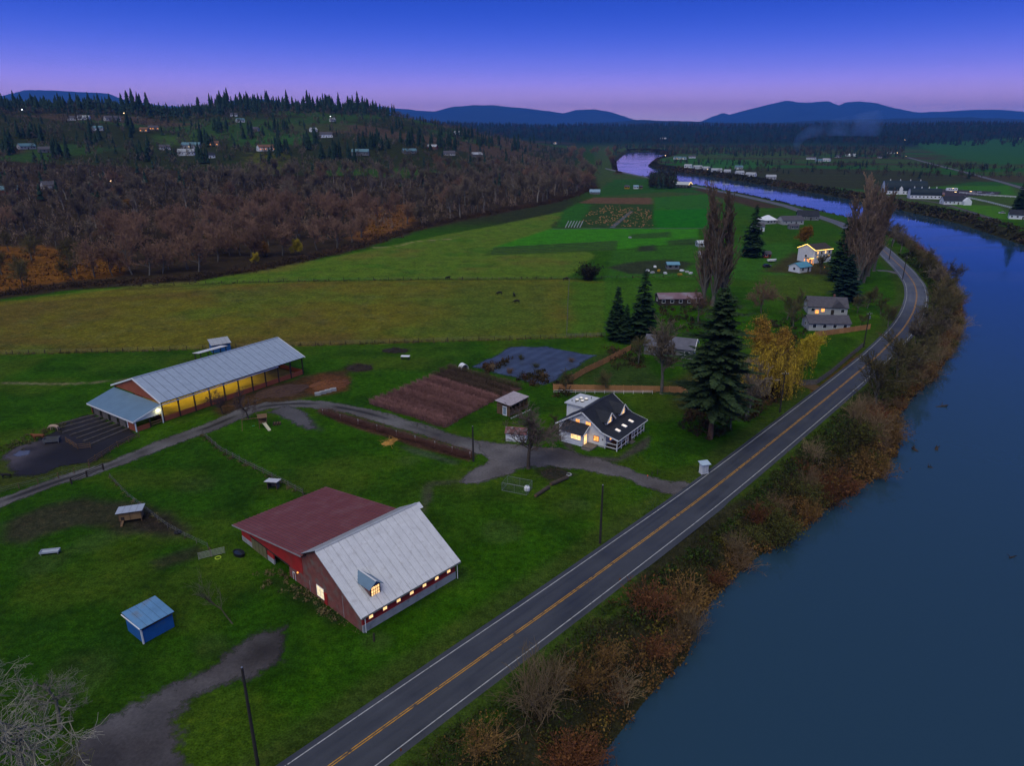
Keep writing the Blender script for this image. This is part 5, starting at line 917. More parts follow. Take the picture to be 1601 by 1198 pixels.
# metal farm gate
p_ = flat(311, 876); d_ = flat(352, 866) - p_; o = thing('farm_gate', 'grey tubular farm gate leaning open beside the red barn', 'gate', (p_[0], p_[1], 0), math.atan2(d_[1], d_[0])); L = np.linalg.norm(d_)
for k in range(6): MB().tube((0, 0, .2 + k * .2), (L, 0, .2 + k * .2), .025).build('bar', STEEL, o)
for x in (0, L * .5, L): MB().tube((x, .03, 0.0), (x, .03, 1.25), .03).build('upright', STEEL, o)
MB().tube((L * .48, .1, 0), (L * .46, .1, 1.6), .1, .08).build('post', WOOD, o)

# ================================================================ POLES
def pole(px, py, h, label, arm=0, transformer=False, lamp=False, rz=0, lean=0):
    p = flat(px, py); o = thing('utility_pole', label, 'pole', (p[0], p[1], 0), R(rz)); MB().tube((0, 0, -.2), (lean, 0, h), .2, .13, 8).build('shaft', POLEW, o)
    if arm:
        c = MB().box(-arm / 2, arm / 2, -.16, -.06, h - .6, h - .48).build('crossarm', POLEW, o)
        for x in (-arm / 2 + .1, -.3, .3, arm / 2 - .1): MB().tube((x, -.11, h - .48), (x, -.11, h - .3), .05, .03, 6).build('insulator', TRIM, c)
    if transformer: MB().tube((.32, 0, h - 2.0), (.32, 0, h - 1.1), .22, .22, 10).build('transformer', STEEL, o)
    if lamp: MB().tube((0, 0, h - .3), (.2, -.9, h - .1), .04).build('lamp_arm', STEEL, o); MB().box(.1, .3, -1.2, -.8, h - .2, h - .05).build('lamp_head', TRIM, o)
    MB().tube((lean, 0, h), (lean, 0, h + .12), .12, .05, 6).build('cap', STEEL, o); return o
pole(938, 850, 10.4, 'wooden utility pole on the lawn between red barn and driveway', 0, False); pole(403, 1197, 12.6, 'bare wooden pole at the edge of the gravel lot', 0); pole(1219, 645, 10.0, 'wooden utility pole standing in front of the golden willow', 1.6)
pole(1350, 543, 10.8, 'wooden pole with transformer beside the grey roadside fence', 1.6, True); pole(740, 722, 7.6, 'short wooden pole where the lane meets the gravel yard', 0, False); pole(1411, 437, 10, 'wooden utility pole at the neighbour drive by the bend', 1.8); pole(1390, 406, 10, 'wooden utility pole beyond the bend near the poplars', 1.8)
for px, py, h in ((345, 243, 26), (415, 232, 28), (1170, 268, 22), (940, 262, 20)): pole(px, py, h * .8, 'tall dark transmission pole standing among far trees', 2.4).__setitem__('group', 'distant transmission poles')

# ================================================================ FARM THINGS
def torus(R0, r, n=24, k=8):
    V, Fs = [], []
    for i in range(n):
        for j in range(k): a, b = i * 6.28319 / n, j * 6.28319 / k; V.append(((R0 + r * math.cos(b)) * math.cos(a), (R0 + r * math.cos(b)) * math.sin(a), r + r * math.sin(b)))
    for i in range(n):
        for j in range(k): Fs.append((i * k + j, ((i + 1) % n) * k + j, ((i + 1) % n) * k + (j + 1) % k, i * k + (j + 1) % k))
    return V, Fs
def heap(name, px, py, rx, ry, h, c, label, cat, rz=0, sticks=0, sc_=(.09, .06, .04)):
    p = flat(px, py); n = 22; V, Fs = [(0, 0, h)], []; g = np.random.default_rng(int(px))
    for i in range(1, 8):
        for j in range(n):
            t = i / 7; a = j * 6.283 / n; k = 1 + .25 * (g.random() - .5); V.append((rx * t * math.cos(a) * k, ry * t * math.sin(a) * k, h * (1 - t) ** .9 * (.75 + .5 * g.random()) - (.05 if i == 7 else 0)))
    Fs += [(0, 1 + j, 1 + (j + 1) % n) for j in range(n)]
    for i in range(6): Fs += [(1 + i * n + j, 1 + (i + 1) * n + j, 1 + (i + 1) * n + (j + 1) % n, 1 + i * n + (j + 1) % n) for j in range(n)]
    o = thing(name, label, cat, (p[0], p[1], 0), R(rz)); mb = MB(); mb.pts(V, Fs); mb.build('mound', mat('heap_%d' % px, c, .95, .4, 1.8, .7), o)
    if sticks:
        mb = MB()
        for _ in range(sticks):
            a = g.random() * 6.28; r = g.random() ** .5; q = np.array([rx * r * math.cos(a), ry * r * math.sin(a), h * (1 - r) * .8 + .1]); d = g.normal(size=3) * [1.1, 1.1, .45]; e = q + d; e[2] = max(e[2], .05); mb.tube(q, e, .035, .015, 4)
        mb.build('branches', mat('sticks_%d' % px, sc_, .95, .3, 1), o)
    return o
heap('compost_heap', 515, 602, 5.5, 3.6, 1.3, (.15, .055, .02), 'rust orange compost heap behind pale concrete blocks', 'heap', 20, 60, (.10, .05, .035)); heap('soil_heap', 440, 612, 7, 4.5, .7, (.065, .034, .024), 'broad low brown soil heap beside the riding arena', 'heap', 30, 70, (.08, .05, .04)); heap('brush_heap', 563, 576, 3.6, 2.8, 1.1, (.028, .020, .014), 'dark brush heap on the lawn past the compost', 'heap', 0, 140, (.06, .04, .03)); heap('brush_heap', 618, 549, 4.0, 2.2, 1.0, (.024, .02, .015), 'dark twiggy brush heap behind the pale table', 'heap', 0, 150, (.05, .04, .03))
heap('brush_heap', 869, 742, 2.8, 2.0, .7, (.022, .022, .012), 'low weedy heap beneath the logs near the bare yard tree', 'heap', 0, 60); heap('straw_heap', 606, 694, 1.3, 1.0, .5, (.50, .26, .055), 'bright tan straw heap on the lawn by the dead cane row', 'heap', 0, 30, (.5, .27, .07)); heap('straw_heap', 614, 689, .8, 1.4, .35, (.50, .26, .055), 'narrow tail of tan straw beside the larger straw heap', 'heap', -30, 20, (.5, .27, .07))
for k in range(4): p_ = flat(497 + k * 8, 618 - k * 2.2); tag(MB().box(-.75, .75, -.35, .35, 0, .72).build('concrete_block', CONC, None, (p_[0], p_[1], 0), R(18 + 6 * (k % 2))), 'big pale concrete block walling in the compost heap', 'block', 'blocks around the compost')
p_ = flat(374, 868); o = thing('stock_tank', 'black oval stock tank on the grass at the barn corner', 'tank', (p_[0], p_[1], 0), R(-35)); V = [(1.1 * math.cos(a), .65 * math.sin(a)) for a in np.linspace(0, 6.283, 25)[:-1]]; mb = MB(); mb.pts([(x, y, 0) for x, y in V] + [(x * 1.05, y * 1.05, .55) for x, y in V] + [(x * .95, y * .95, .55) for x, y in V] + [(x * .9, y * .9, .4) for x, y in V], [(i + k * 24, (i + 1) % 24 + k * 24, (i + 1) % 24 + (k + 1) * 24, i + (k + 1) * 24) for i in range(24) for k in range(3)]); mb.build('tub', BLACK, o); MB().pts([(x * .9, y * .9, .42) for x, y in V], [tuple(range(24))]).build('water', GLASS, o)
p_ = flat(341, 873); o = MB(); o.pts(*torus(.42, .07)); tag(o.build('hose_coil', mat('lime', (.42, .55, .04), .6, .1, 2), None, (p_[0], p_[1], .0)), 'bright lime green hose coil on the grass beside the gate', 'hose')
p_ = flat(278, 834); o = MB(); o.pts(*torus(.42, .16)); tag(o.build('old_tyre', BLACK, None, (p_[0], p_[1], .0)), 'old black tyre lying near the wire fence', 'tyre')
p_ = flat(588, 1000); tag(MB().tube((0, 0, 0), (.05, 0, 1.25), .13, .12, 8).build('bollard_post', DARK, None, (p_[0] - .2, p_[1] - .4, 0)), 'short stout wooden post at the corner of the red barn', 'post')
# playset
p_ = flat(412, 668); o = thing('playset', 'wooden playset with tower, green swing beam and pale slide', 'playset', (p_[0], p_[1], 0), R(20))
for x in (-.8, .8):
    for y in (-.7, .7): MB().box(x - .07, x + .07, y - .07, y + .07, 0, 2.7).build('post', WOOD, o)
MB().box(-.85, .85, -.75, .75, 1.15, 1.25).build('platform', WOOD, o); MB().slab(-1.0, 1.0, -.95, 2.5, 0, 3.1, .06).slab(-1.0, 1.0, .95, 2.5, 0, 3.1, .06).build('roof', WOOD, o); MB().box(-.85, .85, .7, .76, 1.25, 1.9).build('side_board', WOOD, o)
sv = MB(); sv.bar((.2, -.8, 1.25), (1.2, -2.9, .15), .55, .05).bar((.48, -.72, 1.35), (1.48, -2.82, .25), .05, .22).bar((-.08, -.88, 1.35), (.92, -2.98, .25), .05, .22).build('slide', mat('cream_plastic', (.62, .60, .42), .4, .05, 1), o); MB().bar((-.8, 0, 2.3), (-4.2, .2, 2.3), .12, .14).build('swing_beam', WOOD, o); [MB().bar((-4.2, .2, 2.3), (-4.4, .2 + s, 0), .1, .1).build('beam_leg', WOOD, o) for s in (-1, 1)]; [MB().tube((x, .1, 2.25), (x, .1, .6), .02).build('swing_rope', DARK, o) for x in (-1.8, -2.3)]; MB().box(-2.35, -1.75, -.05, .25, .55, .6).build('swing_seat', mat('green_plastic', (.02, .22, .12), .5, .1, 1), o)
p_ = flat(433, 664); o = thing('firewood_stack', 'small dark firewood stack beside the playset', 'firewood', (p_[0], p_[1], 0), R(15)); [MB().tube((-.7 + .28 * i, -.5, .14 + .26 * j), (-.7 + .28 * i, .5, .14 + .26 * j), .13, .13, 7).build('log', DARK if (i + j) % 2 else WOOD, o) for i in range(6) for j in range(2)]
# wire dog run, tank, logs, tub
p_ = flat(808, 766); o = thing('dog_run', 'open wire mesh dog run cage on the lawn by the yard tree', 'cage', (p_[0], p_[1], 0), R(-22)); WR = mat('wire', (.22, .24, .26), .5, .1, 2, metal=.4)
for x in (-2.4, 0, 2.4):
    for y in (-1.3, 1.5): MB().tube((x, y, 0), (x, y, 1.6), .03).build('upright', WR, o)
for z in (.05, 1.6): MB().tube((-2.4, -1.3, z), (2.4, -1.3, z), .025).tube((-2.4, 1.5, z), (2.4, 1.5, z), .025).tube((-2.4, -1.3, z), (-2.4, 1.5, z), .025).tube((2.4, -1.3, z), (2.4, 1.5, z), .025).build('frame', WR, o)
mb = MB()
for k in range(25): x = -2.4 + k * .2; mb.tube((x, -1.3, .05), (x, -1.3, 1.6), .006, .006, 3).tube((x, 1.5, .05), (x, 1.5, 1.6), .006, .006, 3)
for k in range(9):
    z = .05 + k * .19; mb.tube((-2.4, -1.3, z), (2.4, -1.3, z), .006, .006, 3).tube((-2.4, 1.5, z), (2.4, 1.5, z), .006, .006, 3).tube((-2.4, -1.3, z), (-2.4, 1.5, z), .006, .006, 3).tube((2.4, -1.3, z), (2.4, 1.5, z), .006, .006, 3)
mb.build('mesh', WR, o)
p_ = flat(824, 767); o = thing('water_tank', 'round white plastic water tank beside the wire dog run', 'tank', (p_[0], p_[1], 0)); mb = MB(); [mb.tube((0, 0, a), (0, 0, b), r, s, 14) for a, b, r, s in ((0, .1, .5, .55), (.1, .65, .55, .55), (.65, .88, .55, .3), (.88, .95, .3, .28))]; mb.build('body', TRIM, o); MB().tube((0, 0, .95), (0, 0, 1.05), .14, .12, 10).build('lid', BLUEROOF, o)
def log(px0, py0, px1, py1, r, label):
    a, b = flat(px0, py0), flat(px1, py1); o = thing('felled_log', label, 'log', (a[0], a[1], 0)); d = b - a; mb = MB(); n = 5
    for i in range(n): mb.tube((*(d * i / n), r), (*(d * (i + 1) / n), r * .95), r * (1 + .08 * (i % 2)), r * (1 + .08 * ((i + 1) % 2)), 9)
    mb.build('trunk', BARK, o); MB().tube((*(-d / np.linalg.norm(d) * .01), r), (*(-d / np.linalg.norm(d) * .03), r), r * .8, r * .8, 9).build('cut_end', WOOD, o)
log(837, 778, 858, 764, .33, 'thick felled log lying nearest the wire dog run'); log(861, 760, 887, 749, .36, 'thick felled log with rough bark toward the driveway')
p_ = flat(889, 743); o = MB(); o.pts(*torus(.5, .12)); tag(o.build('stone_ring', CONC, None, (p_[0], p_[1], 0)), 'grey round ring at the end of the felled log', 'ring')
p_ = flat(1012, 750); o = thing('drive_marker', 'small roadside post with red reflector where the driveway meets the road', 'marker', (p_[0], p_[1], 0)); MB().box(-.04, .04, -.04, .04, 0, 1.0).build('stake', WOOD, o); MB().tube((0, -.05, .85), (0, -.08, .85), .09, .09, 10).build('reflector', glow('reflector', (1, .12, .04), .5), o)
for px, py in ((1019, 745), (1028, 742)): p_ = flat(px, py); tag(MB().tube((0, 0, 0), (0, 0, 1.1), .07, .06, 6).build('gate_post', DARK, None, (p_[0], p_[1], 0)), 'short dark post on the lawn beside the driveway mouth', 'post', 'posts by the driveway mouth')
for k, (px, py) in enumerate(((1012, 424), (1020, 427), (1030, 424), (1040, 428), (1066, 424), (1074, 426), (1063, 430), (1080, 428), (1024, 418), (985, 372))): p_ = flat(px, py); tag(MB().box(-.9, .9, -.6, .6, 0, .6).box(-.8, .8, -.5, .5, .6, .72).build('garden_crate', [TRIM, CREAM, mat('yellow_paint', (0, 0, 0)), GALV][k % 4], None, (p_[0], p_[1], 0), R(k * 33)), f'{["white", "cream", "yellow", "grey"][k % 4]} plastic crate in the market garden clutter', 'crate', 'crates in the market garden')
# ================================================================ ANIMALS
def beast(name, joints, edges, m, rootv=0):
    me = bpy.data.meshes.new(name); me.from_pydata([j[:3] for j in joints], edges, []); o = bpy.data.objects.new(name, me); C.objects.link(o); md = o.modifiers.new('skin', 'SKIN')
    for v, j in zip(me.skin_vertices[0].data, joints): v.radius = (j[3], j[3] * (j[4] if len(j) > 4 else 1))
    me.skin_vertices[0].data[rootv].use_root = True; sb = o.modifiers.new('sub', 'SUBSURF'); sb.levels = 1
    dg = bpy.context.evaluated_depsgraph_get(); m2 = bpy.data.meshes.new_from_object(o.evaluated_get(dg)); bpy.data.objects.remove(o); m2.materials.clear(); m2.materials.append(m); m2.polygons.foreach_set('use_smooth', [True] * len(m2.polygons)); return m2
def quad(headz, hx): 
    J = [(-.8, 0, 1.12, .30, 1.1), (-.2, 0, 1.05, .34, 1.2), (.45, 0, 1.05, .33, 1.2), (.85, 0, 1.12, .27, 1.1), (1.15, 0, (1.2 + headz) / 2 + .1, .17), (hx, 0, headz, .14), (hx + .28, 0, headz - .18, .085), (-1.05, 0, 1.1, .06), (-1.12, 0, .55, .035)]; E_ = [(0, 1), (1, 2), (2, 3), (3, 4), (4, 5), (5, 6), (0, 7), (7, 8)]
    for x, k in ((-.78, 0), (.75, 3)):
        for s in (-1, 1):
            n = len(J); kx = x + (.14 if k == 0 else -.02); J += [(x + (.03 if k == 0 else 0), s * .22, .78, .15), (x - (.12 if k == 0 else 0), s * .24, .42, .08), (x - (.06 if k == 0 else 0), s * .24, .05, .06), (x + .04, s * .24, .02, .055)]; E_ += [(k, n), (n, n + 1), (n + 1, n + 2), (n + 2, n + 3)]
    for s in (-1, 1): n = len(J); J.append((hx - .05, s * .2, headz + .1, .045)); E_.append((5, n))
    return J, E_
COWB = mat('black_hide', (.010, .009, .009), .7, .3, 1.5); HIDE = mat('cream_hide', (.42, .30, .22), .75, .2, 1.5); HIDER = mat('chestnut_hide', (.20, .065, .022), .7, .2, 1.5)
cow1 = beast('cow', *quad(.55, 1.45), COWB); cow2 = beast('cow', *quad(1.35, 1.35), COWB); h1 = beast('pony', *quad(.55, 1.4), HIDE); h2 = beast('pony', *quad(1.5, 1.3), HIDER)
for k, (px, py, rz) in enumerate(((700, 437, 20), (781, 461, 200), (804, 464, 100), (808, 474, 190), (884, 439, 0))): p = flat(px, py); tag(link('cow', cow1 if k % 2 else cow2, loc=(p[0], p[1], 0), rz=R(rz)), 'black cow grazing on the open olive pasture', 'cow', 'black cows on the pasture')
for me, px, py, rz, lb in ((h1, 86, 673, 175, 'cream pony standing at the end of the mud ridges'), (h2, 62, 688, 200, 'chestnut pony behind the hay feeder in the mud yard')): p = flat(px, py); o = tag(link('pony', me, loc=(p[0], p[1], 0), rz=R(rz)), lb, 'pony')
p = flat(11, 748); o = tag(link('calf', cow2, loc=(p[0], p[1], 0), rz=R(190)), 'small black calf on the grass below the mud yard', 'calf'); o.scale = (.75,) * 3
p_ = flat(82, 692); o = thing('hay_feeder', 'grey metal hay feeder standing in the mud yard', 'feeder', (p_[0], p_[1], 0), R(15)); MB().box(-1.5, 1.5, -.7, .7, .35, .42).box(-1.5, 1.5, -.7, -.64, .42, 1.05).box(-1.5, 1.5, .64, .7, .42, 1.05).box(-1.5, -1.44, -.64, .64, .42, 1.05).box(1.44, 1.5, -.64, .64, .42, 1.05).build('bin', mat('feeder_grey', (.12, .125, .13), .7, .2, 1), o); [MB().box(x - .06, x + .06, y - .06, y + .06, 0, .35).build('leg', STEEL, o) for x in (-1.3, 1.3) for y in (-.55, .55)]
# ================================================================ VEHICLES
def car(label, px, py, rz, c, lights=False, kind='car', loc=None):
    p = flat(px, py) if loc is None else loc; o = thing('parked_car' if not lights else 'car', label, kind, (p[0], p[1], .05), R(rz)); pm = mat('paint_%s' % '_'.join(str(int(q * 100)) for q in c), c, .3, .05, 1, spec=.5)
    MB().prism([(-2.1, .35), (2.1, .35), (2.15, .75), (1.2, .92), (-1.9, .95), (-2.15, .8)], -.88, .88, 'y').build('body', pm, o); MB().prism([(-1.75, .94), (1.15, .92), (.45, 1.45), (-1.3, 1.48)], -.78, .78, 'y').build('cabin', GLASS, o); MB().prism([(-1.3, 1.46), (.45, 1.44), (.4, 1.5), (-1.25, 1.53)], -.76, .76, 'y').build('roof', pm, o)
    for x in (-1.3, 1.35):
        for s in (-1, 1): wv = MB().tube((x, s * .72, .32), (x, s * .92, .32), .32, .32, 12).build('wheel', BLACK, o); MB().tube((x, s * .92, .32), (x, s * .93, .32), .18, .18, 8).build('rim', STEEL, wv)
    for s in (-1, 1): MB().box(2.08, 2.2, s * .6 - .18, s * .6 + .18, .6, .78).build('headlight', glow('headlamp', (1, .62, .25), 14) if lights else TRIM, o); MB().box(-2.2, -2.1, s * .6 - .15, s * .6 + .15, .6, .78).build('tail_light', mat('tail_red', (.3, .01, .01), .4, .05, 1), o)
    return o
for k, (px, py, c, n) in enumerate(((1521, 301, (.5, .5, .52), 'silver'), (1531, 301, (.6, .62, .65), 'white'), (1550, 303, (.55, .57, .6), 'pale grey'), (1545, 304, (.3, .32, .35), 'grey'))): car(f'{n} car parked in the farm yard across the river', px, py, 170 + 8 * k, c)
car('car with bright headlights on beside the motorhome across the river', 1492, 301, -95, (.1, .1, .12), True); car('car with lit headlights in the farm yard across the river', 1516, 300, -95, (.1, .1, .12), True)
car('car with headlights on coming along the distant road', 1417, 244, -100, (.1, .1, .1), True, loc=at(1417, 244)[:2]); car('white car parked beside the gabled house at the levee', 1566, 334, 170, (.6, .6, .62)); car('dark car parked on the neighbour lawn below the playhouse', 1199, 418, 20, (.02, .02, .025))
p_ = flat(1487, 299); o = thing('motorhome', 'white motorhome parked in the farm yard across the river', 'motorhome', (p_[0], p_[1], .0), R(172)); MB().prism([(-5.5, .6), (5.0, .6), (5.2, 1.6), (4.6, 3.4), (-5.5, 3.4)], -1.3, 1.3, 'y').build('body', TRIM, o); [MB().box(x - .6, x + .6, 1.28, 1.34, 1.9, 2.7).build('window', GLASS, o) for x in (-4, -1.6, .6, 2.6)]; [MB().tube((x, s * 1.0, .5), (x, s * 1.32, .5), .5, .5, 10).build('wheel', BLACK, o) for x in (-3.2, 3.6) for s in (-1, 1)]; MB().box(-1, -.6, 1.3, 1.5, 3.2, 3.4).build('awning_lamp', glow('awning', (1, .6, .2), 10), o)
p_ = flat(1206, 410); o = thing('boat_trailer', 'small white boat on a trailer on the neighbour lawn', 'boat', (p_[0], p_[1], 0), R(10)); MB().pts([(-2, -.8, .7), (1.4, -.8, .7), (2.4, 0, .8), (1.4, .8, .7), (-2, .8, .7), (-2, -.9, 1.4), (1.5, -.9, 1.45), (2.7, 0, 1.6), (1.5, .9, 1.45), (-2, .9, 1.4)], [(4, 3, 2, 1, 0), (5, 6, 7, 8, 9), (0, 1, 6, 5), (1, 2, 7, 6), (2, 3, 8, 7), (3, 4, 9, 8), (4, 0, 5, 9)]).build('hull', TRIM, o); MB().box(-1.8, 2.9, -.05, .05, .5, .62).box(-.6, -.5, -.9, .9, .35, .5).build('trailer_frame', STEEL, o); [MB().tube((-.55, s * .8, .32), (-.55, s * 1.0, .32), .32, .32, 10).build('wheel', BLACK, o) for s in (-1, 1)]
# street-side lights of distant farms
for k, (px, py, h) in enumerate(((1414, 219, 8), (1593, 217, 8), (195, 181, 7), (36, 176, 7), (868, 223, 6), (834, 205, 6), (1402, 241, 7), (203, 286, 6), (175, 290, 5), (517, 185, 6), (1040, 245, 6), (1327, 243, 6))): 
    p = at(px, py + 3); o = thing('yard_light', 'tiny distant yard light on a pole glowing in the dusk', 'light', tuple(p), 0, 'distant yard lights'); MB().tube((0, 0, -.2), (0, 0, h), .15, .1, 6).build('pole', POLEW, o); MB().tube((0, 0, h), (0, 0, h + 1.0), .75, .4, 8).build('lamp', glow('yard_lamp_%d' % (k % 2), ((1, .6, .3), (.9, .95, 1))[k % 2], 5), o)
# ================================================================ NEAR TREES AND SHRUBS
def put(name, kit, px, py, h, label, cat='tree', h0=None, rz=None, group=None, loc=None):
    p = at(px, py) if loc is None else loc; tm, cm = kit[0], kit[1]; base = h0 or kit[3]
    return tree(name, tm, cm, label, cat, group, (p[0], p[1], p[2] - .1), random.random() * 6.28 if rz is None else R(rz), h / base)
fir = conifer(31, 33, 6.9, 7.6, .42, 9, c=(.015, .034, .014), c2=(.040, .064, .024), irregular=.5, spray=.42, droop=.36, pw=.60, trunkmat=BARKR)
put('douglas_fir', fir, 1110, 686, 33, 'huge dark fir with bare reddish lower trunk beside the white farmhouse', h0=33)
put('conifer_tree', conf[0], 963, 532, 17, 'dense pointed conifer at the end of the cedar fence', h0=20); put('conifer_tree', conf[1], 1003, 532, 22, 'taller ragged conifer beside the slate roofed shed', h0=20); put('conifer_tree', conf[2], 978, 536, 12, 'short conifer squeezed between two taller ones by the cedar fence', h0=20)
put('conifer_tree', conf[1], 1175, 402, 26, 'tall dark conifer beyond the leafless poplar', h0=20); put('conifer_tree', conifer(41, 18, 6.2, .6, .5, 9, c=(.010, .030, .022), c2=(.022, .052, .038)), 1322, 470, 18, 'broad blue green spruce behind the ranch house', h0=18); put('conifer_tree', conf[2], 1312, 440, 27, 'narrow dark conifer among the leafless poplar row', h0=20); put('conifer_tree', conf[0], 1592, 338, 28, 'dark conifer beside the gabled levee house', h0=20)
put('poplar_tree', poplar[1], 1100, 474, 40, 'leafless poplar with thick base left of its tallest neighbour behind the fir'); put('poplar_tree', poplar[0], 1114, 478, 45, 'tall leafless columnar poplar behind the huge fir', h0=None); put('poplar_tree', poplar[1], 1130, 472, 43, 'slimmer leafless poplar against its taller twin behind the fir')
for k, (px, py, h) in enumerate(((1322, 442, 37), (1333, 438, 42), (1346, 436, 45), (1357, 432, 40), (1340, 446, 38), (1366, 424, 38), (1350, 442, 36))): put('poplar_tree', poplar[k % 2], px, py, h, 'leafless poplar in the row beside the river bend', group='poplars by the river bend')
def golden(seed, h, n, c, c2, ls, jit, kids=(9, 6, 5, 3), **kw):
    tm, cm, tips, zt = bare(seed, h, kids, rmin=.03, c=(.12, .07, .03), c2=(.16, .09, .04), **kw); V, Fa, cc = leafcrown(tips, n, ls, c, c2, seed, jit=jit); o = len(cm.vertices)
    co = np.empty(o * 3, np.float32); cm.vertices.foreach_get('co', co); f4 = np.empty(len(cm.loops), np.int32); cm.loops.foreach_get('vertex_index', f4); ca = np.empty(o * 4, np.float32); cm.color_attributes['c'].data.foreach_get('color', ca)
    return tm, npmesh('crown', np.concatenate([co.reshape(-1, 3), V]), np.concatenate([f4.reshape(-1, 4), Fa + o]), np.concatenate([ca.reshape(-1, 4)[:, :3], cc]), m=LEAF), tips, zt
gt = golden(51, 15, 17000, (.34, .18, .028), (.50, .29, .05), .125, .45, spread=(.8, .7, .65, .6)); put('golden_tree', gt, 1196, 598, 18, 'large rounded orange brown autumn tree behind the weeping willow')
yt = golden(52, 9, 13000, (.42, .31, .016), (.58, .44, .04), .115, .35, spread=(.8, .7, .65, .6)); put('golden_tree', yt, 1258, 574, 10.5, 'smaller bright yellow tree beside the cream garage fence')
ot = golden(53, 9, 3600, (.20, .09, .012), (.27, .13, .02), .2, .45); put('golden_tree', ot, 1260, 385, 11, 'rounded orange tree behind the string lit farmhouse')
# weeping willow
def willow(seed, h, rad, n):
    tm, cm0, tips, zt = bare(seed, h, (9, 6, 4), (.75, .7, .6), up=.03, rmin=.04, tr=.028, c=(.12, .08, .03), c2=(.16, .10, .04)); g = np.random.default_rng(seed); P0, P1, LC, LU, LV, CL = [], [], [], [], [], []
    hi = tips[tips[:, 2] > zt * .42]
    for _ in range(n):
        p = hi[g.integers(len(hi))] + g.normal(size=3) * .3; d = np.append(unit(p[:2]) * .7, .2); L = min(p[2] - .6, 3 + 6 * g.random()); m = 9; col_ = np.array((.32, .21, .014)) * (1 - g.random()) + np.array((.52, .36, .035)) * g.random()
        for i in range(m):
            d = unit(d + np.array([0, 0, -.55])); q = p + d * L / m; P0.append(p); P1.append(q); ax = unit(d + g.normal(size=3) * .5)
            for _k in range(2): LC.append(q + g.normal(size=3) * .12); LU.append(unit(d + g.normal(size=3) * .45) * .20); LV.append(unit(g.normal(size=3)) * .042); CL.append(col_ * (.8 + .4 * g.random()))
            p = q
    V1, F1 = tubes(P0, P1, np.full(len(P0), .014), np.full(len(P0), .012), 3); V2, F2 = cards(np.array(LC), np.array(LU), np.array(LV)); c1 = np.tile([.20, .13, .03], (len(V1), 1)); c2 = np.repeat(np.array(CL), 4, 0)
    return tm, npmesh('crown', np.concatenate([V1, V2]), np.concatenate([F1, F2 + len(V1)]), np.concatenate([c1, c2]), m=LEAF), tips, zt
put('weeping_willow', willow(61, 14, 6, 1050), 1222, 622, 15.5, 'golden weeping willow with hanging strands beside the road')
# bare trees about the farm
yardt = bare(71, 9, (12, 8, 6, 4), (.85, .7, .6, .5), (.62, .55, .55, .5), up=.08, rmin=.020, clear=1.2, c=(.13, .095, .085), c2=(.19, .14, .12)); put('bare_yard_tree', yardt, 826, 733, 11, 'bare rounded tree in the gravel yard in front of the white shed').scale = (1.75, 1.75, 1.3)
put('bare_tree', bare(72, 8, (9, 7, 5, 4), (.95, .8, .7, .6), up=.02, rmin=.024, clear=.6, c=(.12, .085, .085), c2=(.12, .085, .08)), 388, 656, 8, 'low spreading bare tree beside the riding arena lane'); put('bare_tree', bare(73, 8, (9, 7, 5, 4), (.95, .8, .7, .6), up=.02, rmin=.024, clear=.6, c=(.12, .08, .08), c2=(.12, .085, .08)), 348, 648, 6.5, 'smaller spreading bare tree next to the arena lamp')
put('bare_tree', grey[0], 1034, 616, 21, 'tall bare brown tree inside the cedar fenced yard'); put('bare_tree', olive[0], 998, 568, 9, 'low leafy brown tree in front of the slate roofed shed'); put('bare_tree', olive[1], 948, 612, 7, 'small bare tree against the cedar fence behind the farmhouse'); put('bare_tree', olive[2], 884, 612, 6.5, 'small bare tree at the corner of the cedar fence'); put('bare_tree', olive[0], 868, 668, 3.4, 'tiny bare fruit tree on the lawn left of the farmhouse wall')
put('bare_tree', olive[2], 1142, 670, 9, 'thin bare tree beneath the skirt of the huge fir'); put('bare_tree', grey[1], 1166, 657, 15, 'bare tree with thick pale trunk between fir and willow'); put('bare_tree', alder[2], 1092, 505, 13, 'wide bare brown tree behind the huge fir top'); put('bare_tree', olive[1], 1230, 500, 12, 'bushy bare tree above the orange autumn tree'); put('bare_tree', alder[0], 1190, 490, 13, 'wide mauve brown bare tree above the orange autumn tree'); put('bare_tree', olive[0], 1282, 428, 11, 'dark bare tree in front of the string lit farmhouse'); put('bare_tree', olive[2], 1240, 512, 10, 'bushy bare tree hanging over the cream garage')
for k, (px, py, h) in enumerate(((1340, 490, 8), (1356, 482, 9), (1376, 492, 8), (1388, 512, 8), (1345, 508, 5), (1366, 474, 7), (1395, 500, 6))): put('bare_bush', olive[k % 3], px, py, h, 'olive brown bare bush on the lawn inside the road bend', 'bush', group='bushes inside the road bend')
pale = [bare(81 + k, 12, (9, 6, 5, 4), (.85, .75, .65, .6), up=.02, wob=.2, rmin=.018, clear=1.0, c=(.20, .185, .145), c2=(.30, .28, .22), trunkmat=mat('lichen_bark', (.20, .19, .14), .95, .4, 2, .6)) for k in range(2)]
mossy = bare(84, 9, (8, 6, 5), (.9, .8, .7), up=.02, wob=.22, rmin=.03, c=(.15, .14, .07), c2=(.10, .10, .025), trunkmat=mat('moss_bark', (.09, .085, .018), .95, .4, 2, .6))
put('lichen_tree', pale[0], 42, 1225, 15, 'large bare tree with pale lichen twigs left of the gravel lot', loc=(*flat(42, 1225), 0)); put('lichen_tree', pale[1], -40, 1150, 13, 'pale bare tree half hidden behind the larger lichen tree', loc=(*flat(-40, 1150), 0)); put('mossy_tree', mossy, 140, 1225, 7, 'low mossy bare tree over the edge of the gravel lot', loc=(*flat(140, 1225), 0)); put('lichen_tree', pale[1], 95, 1130, 8.5, 'smaller pale twigged tree above the mossy one', loc=(*flat(95, 1140), 0))
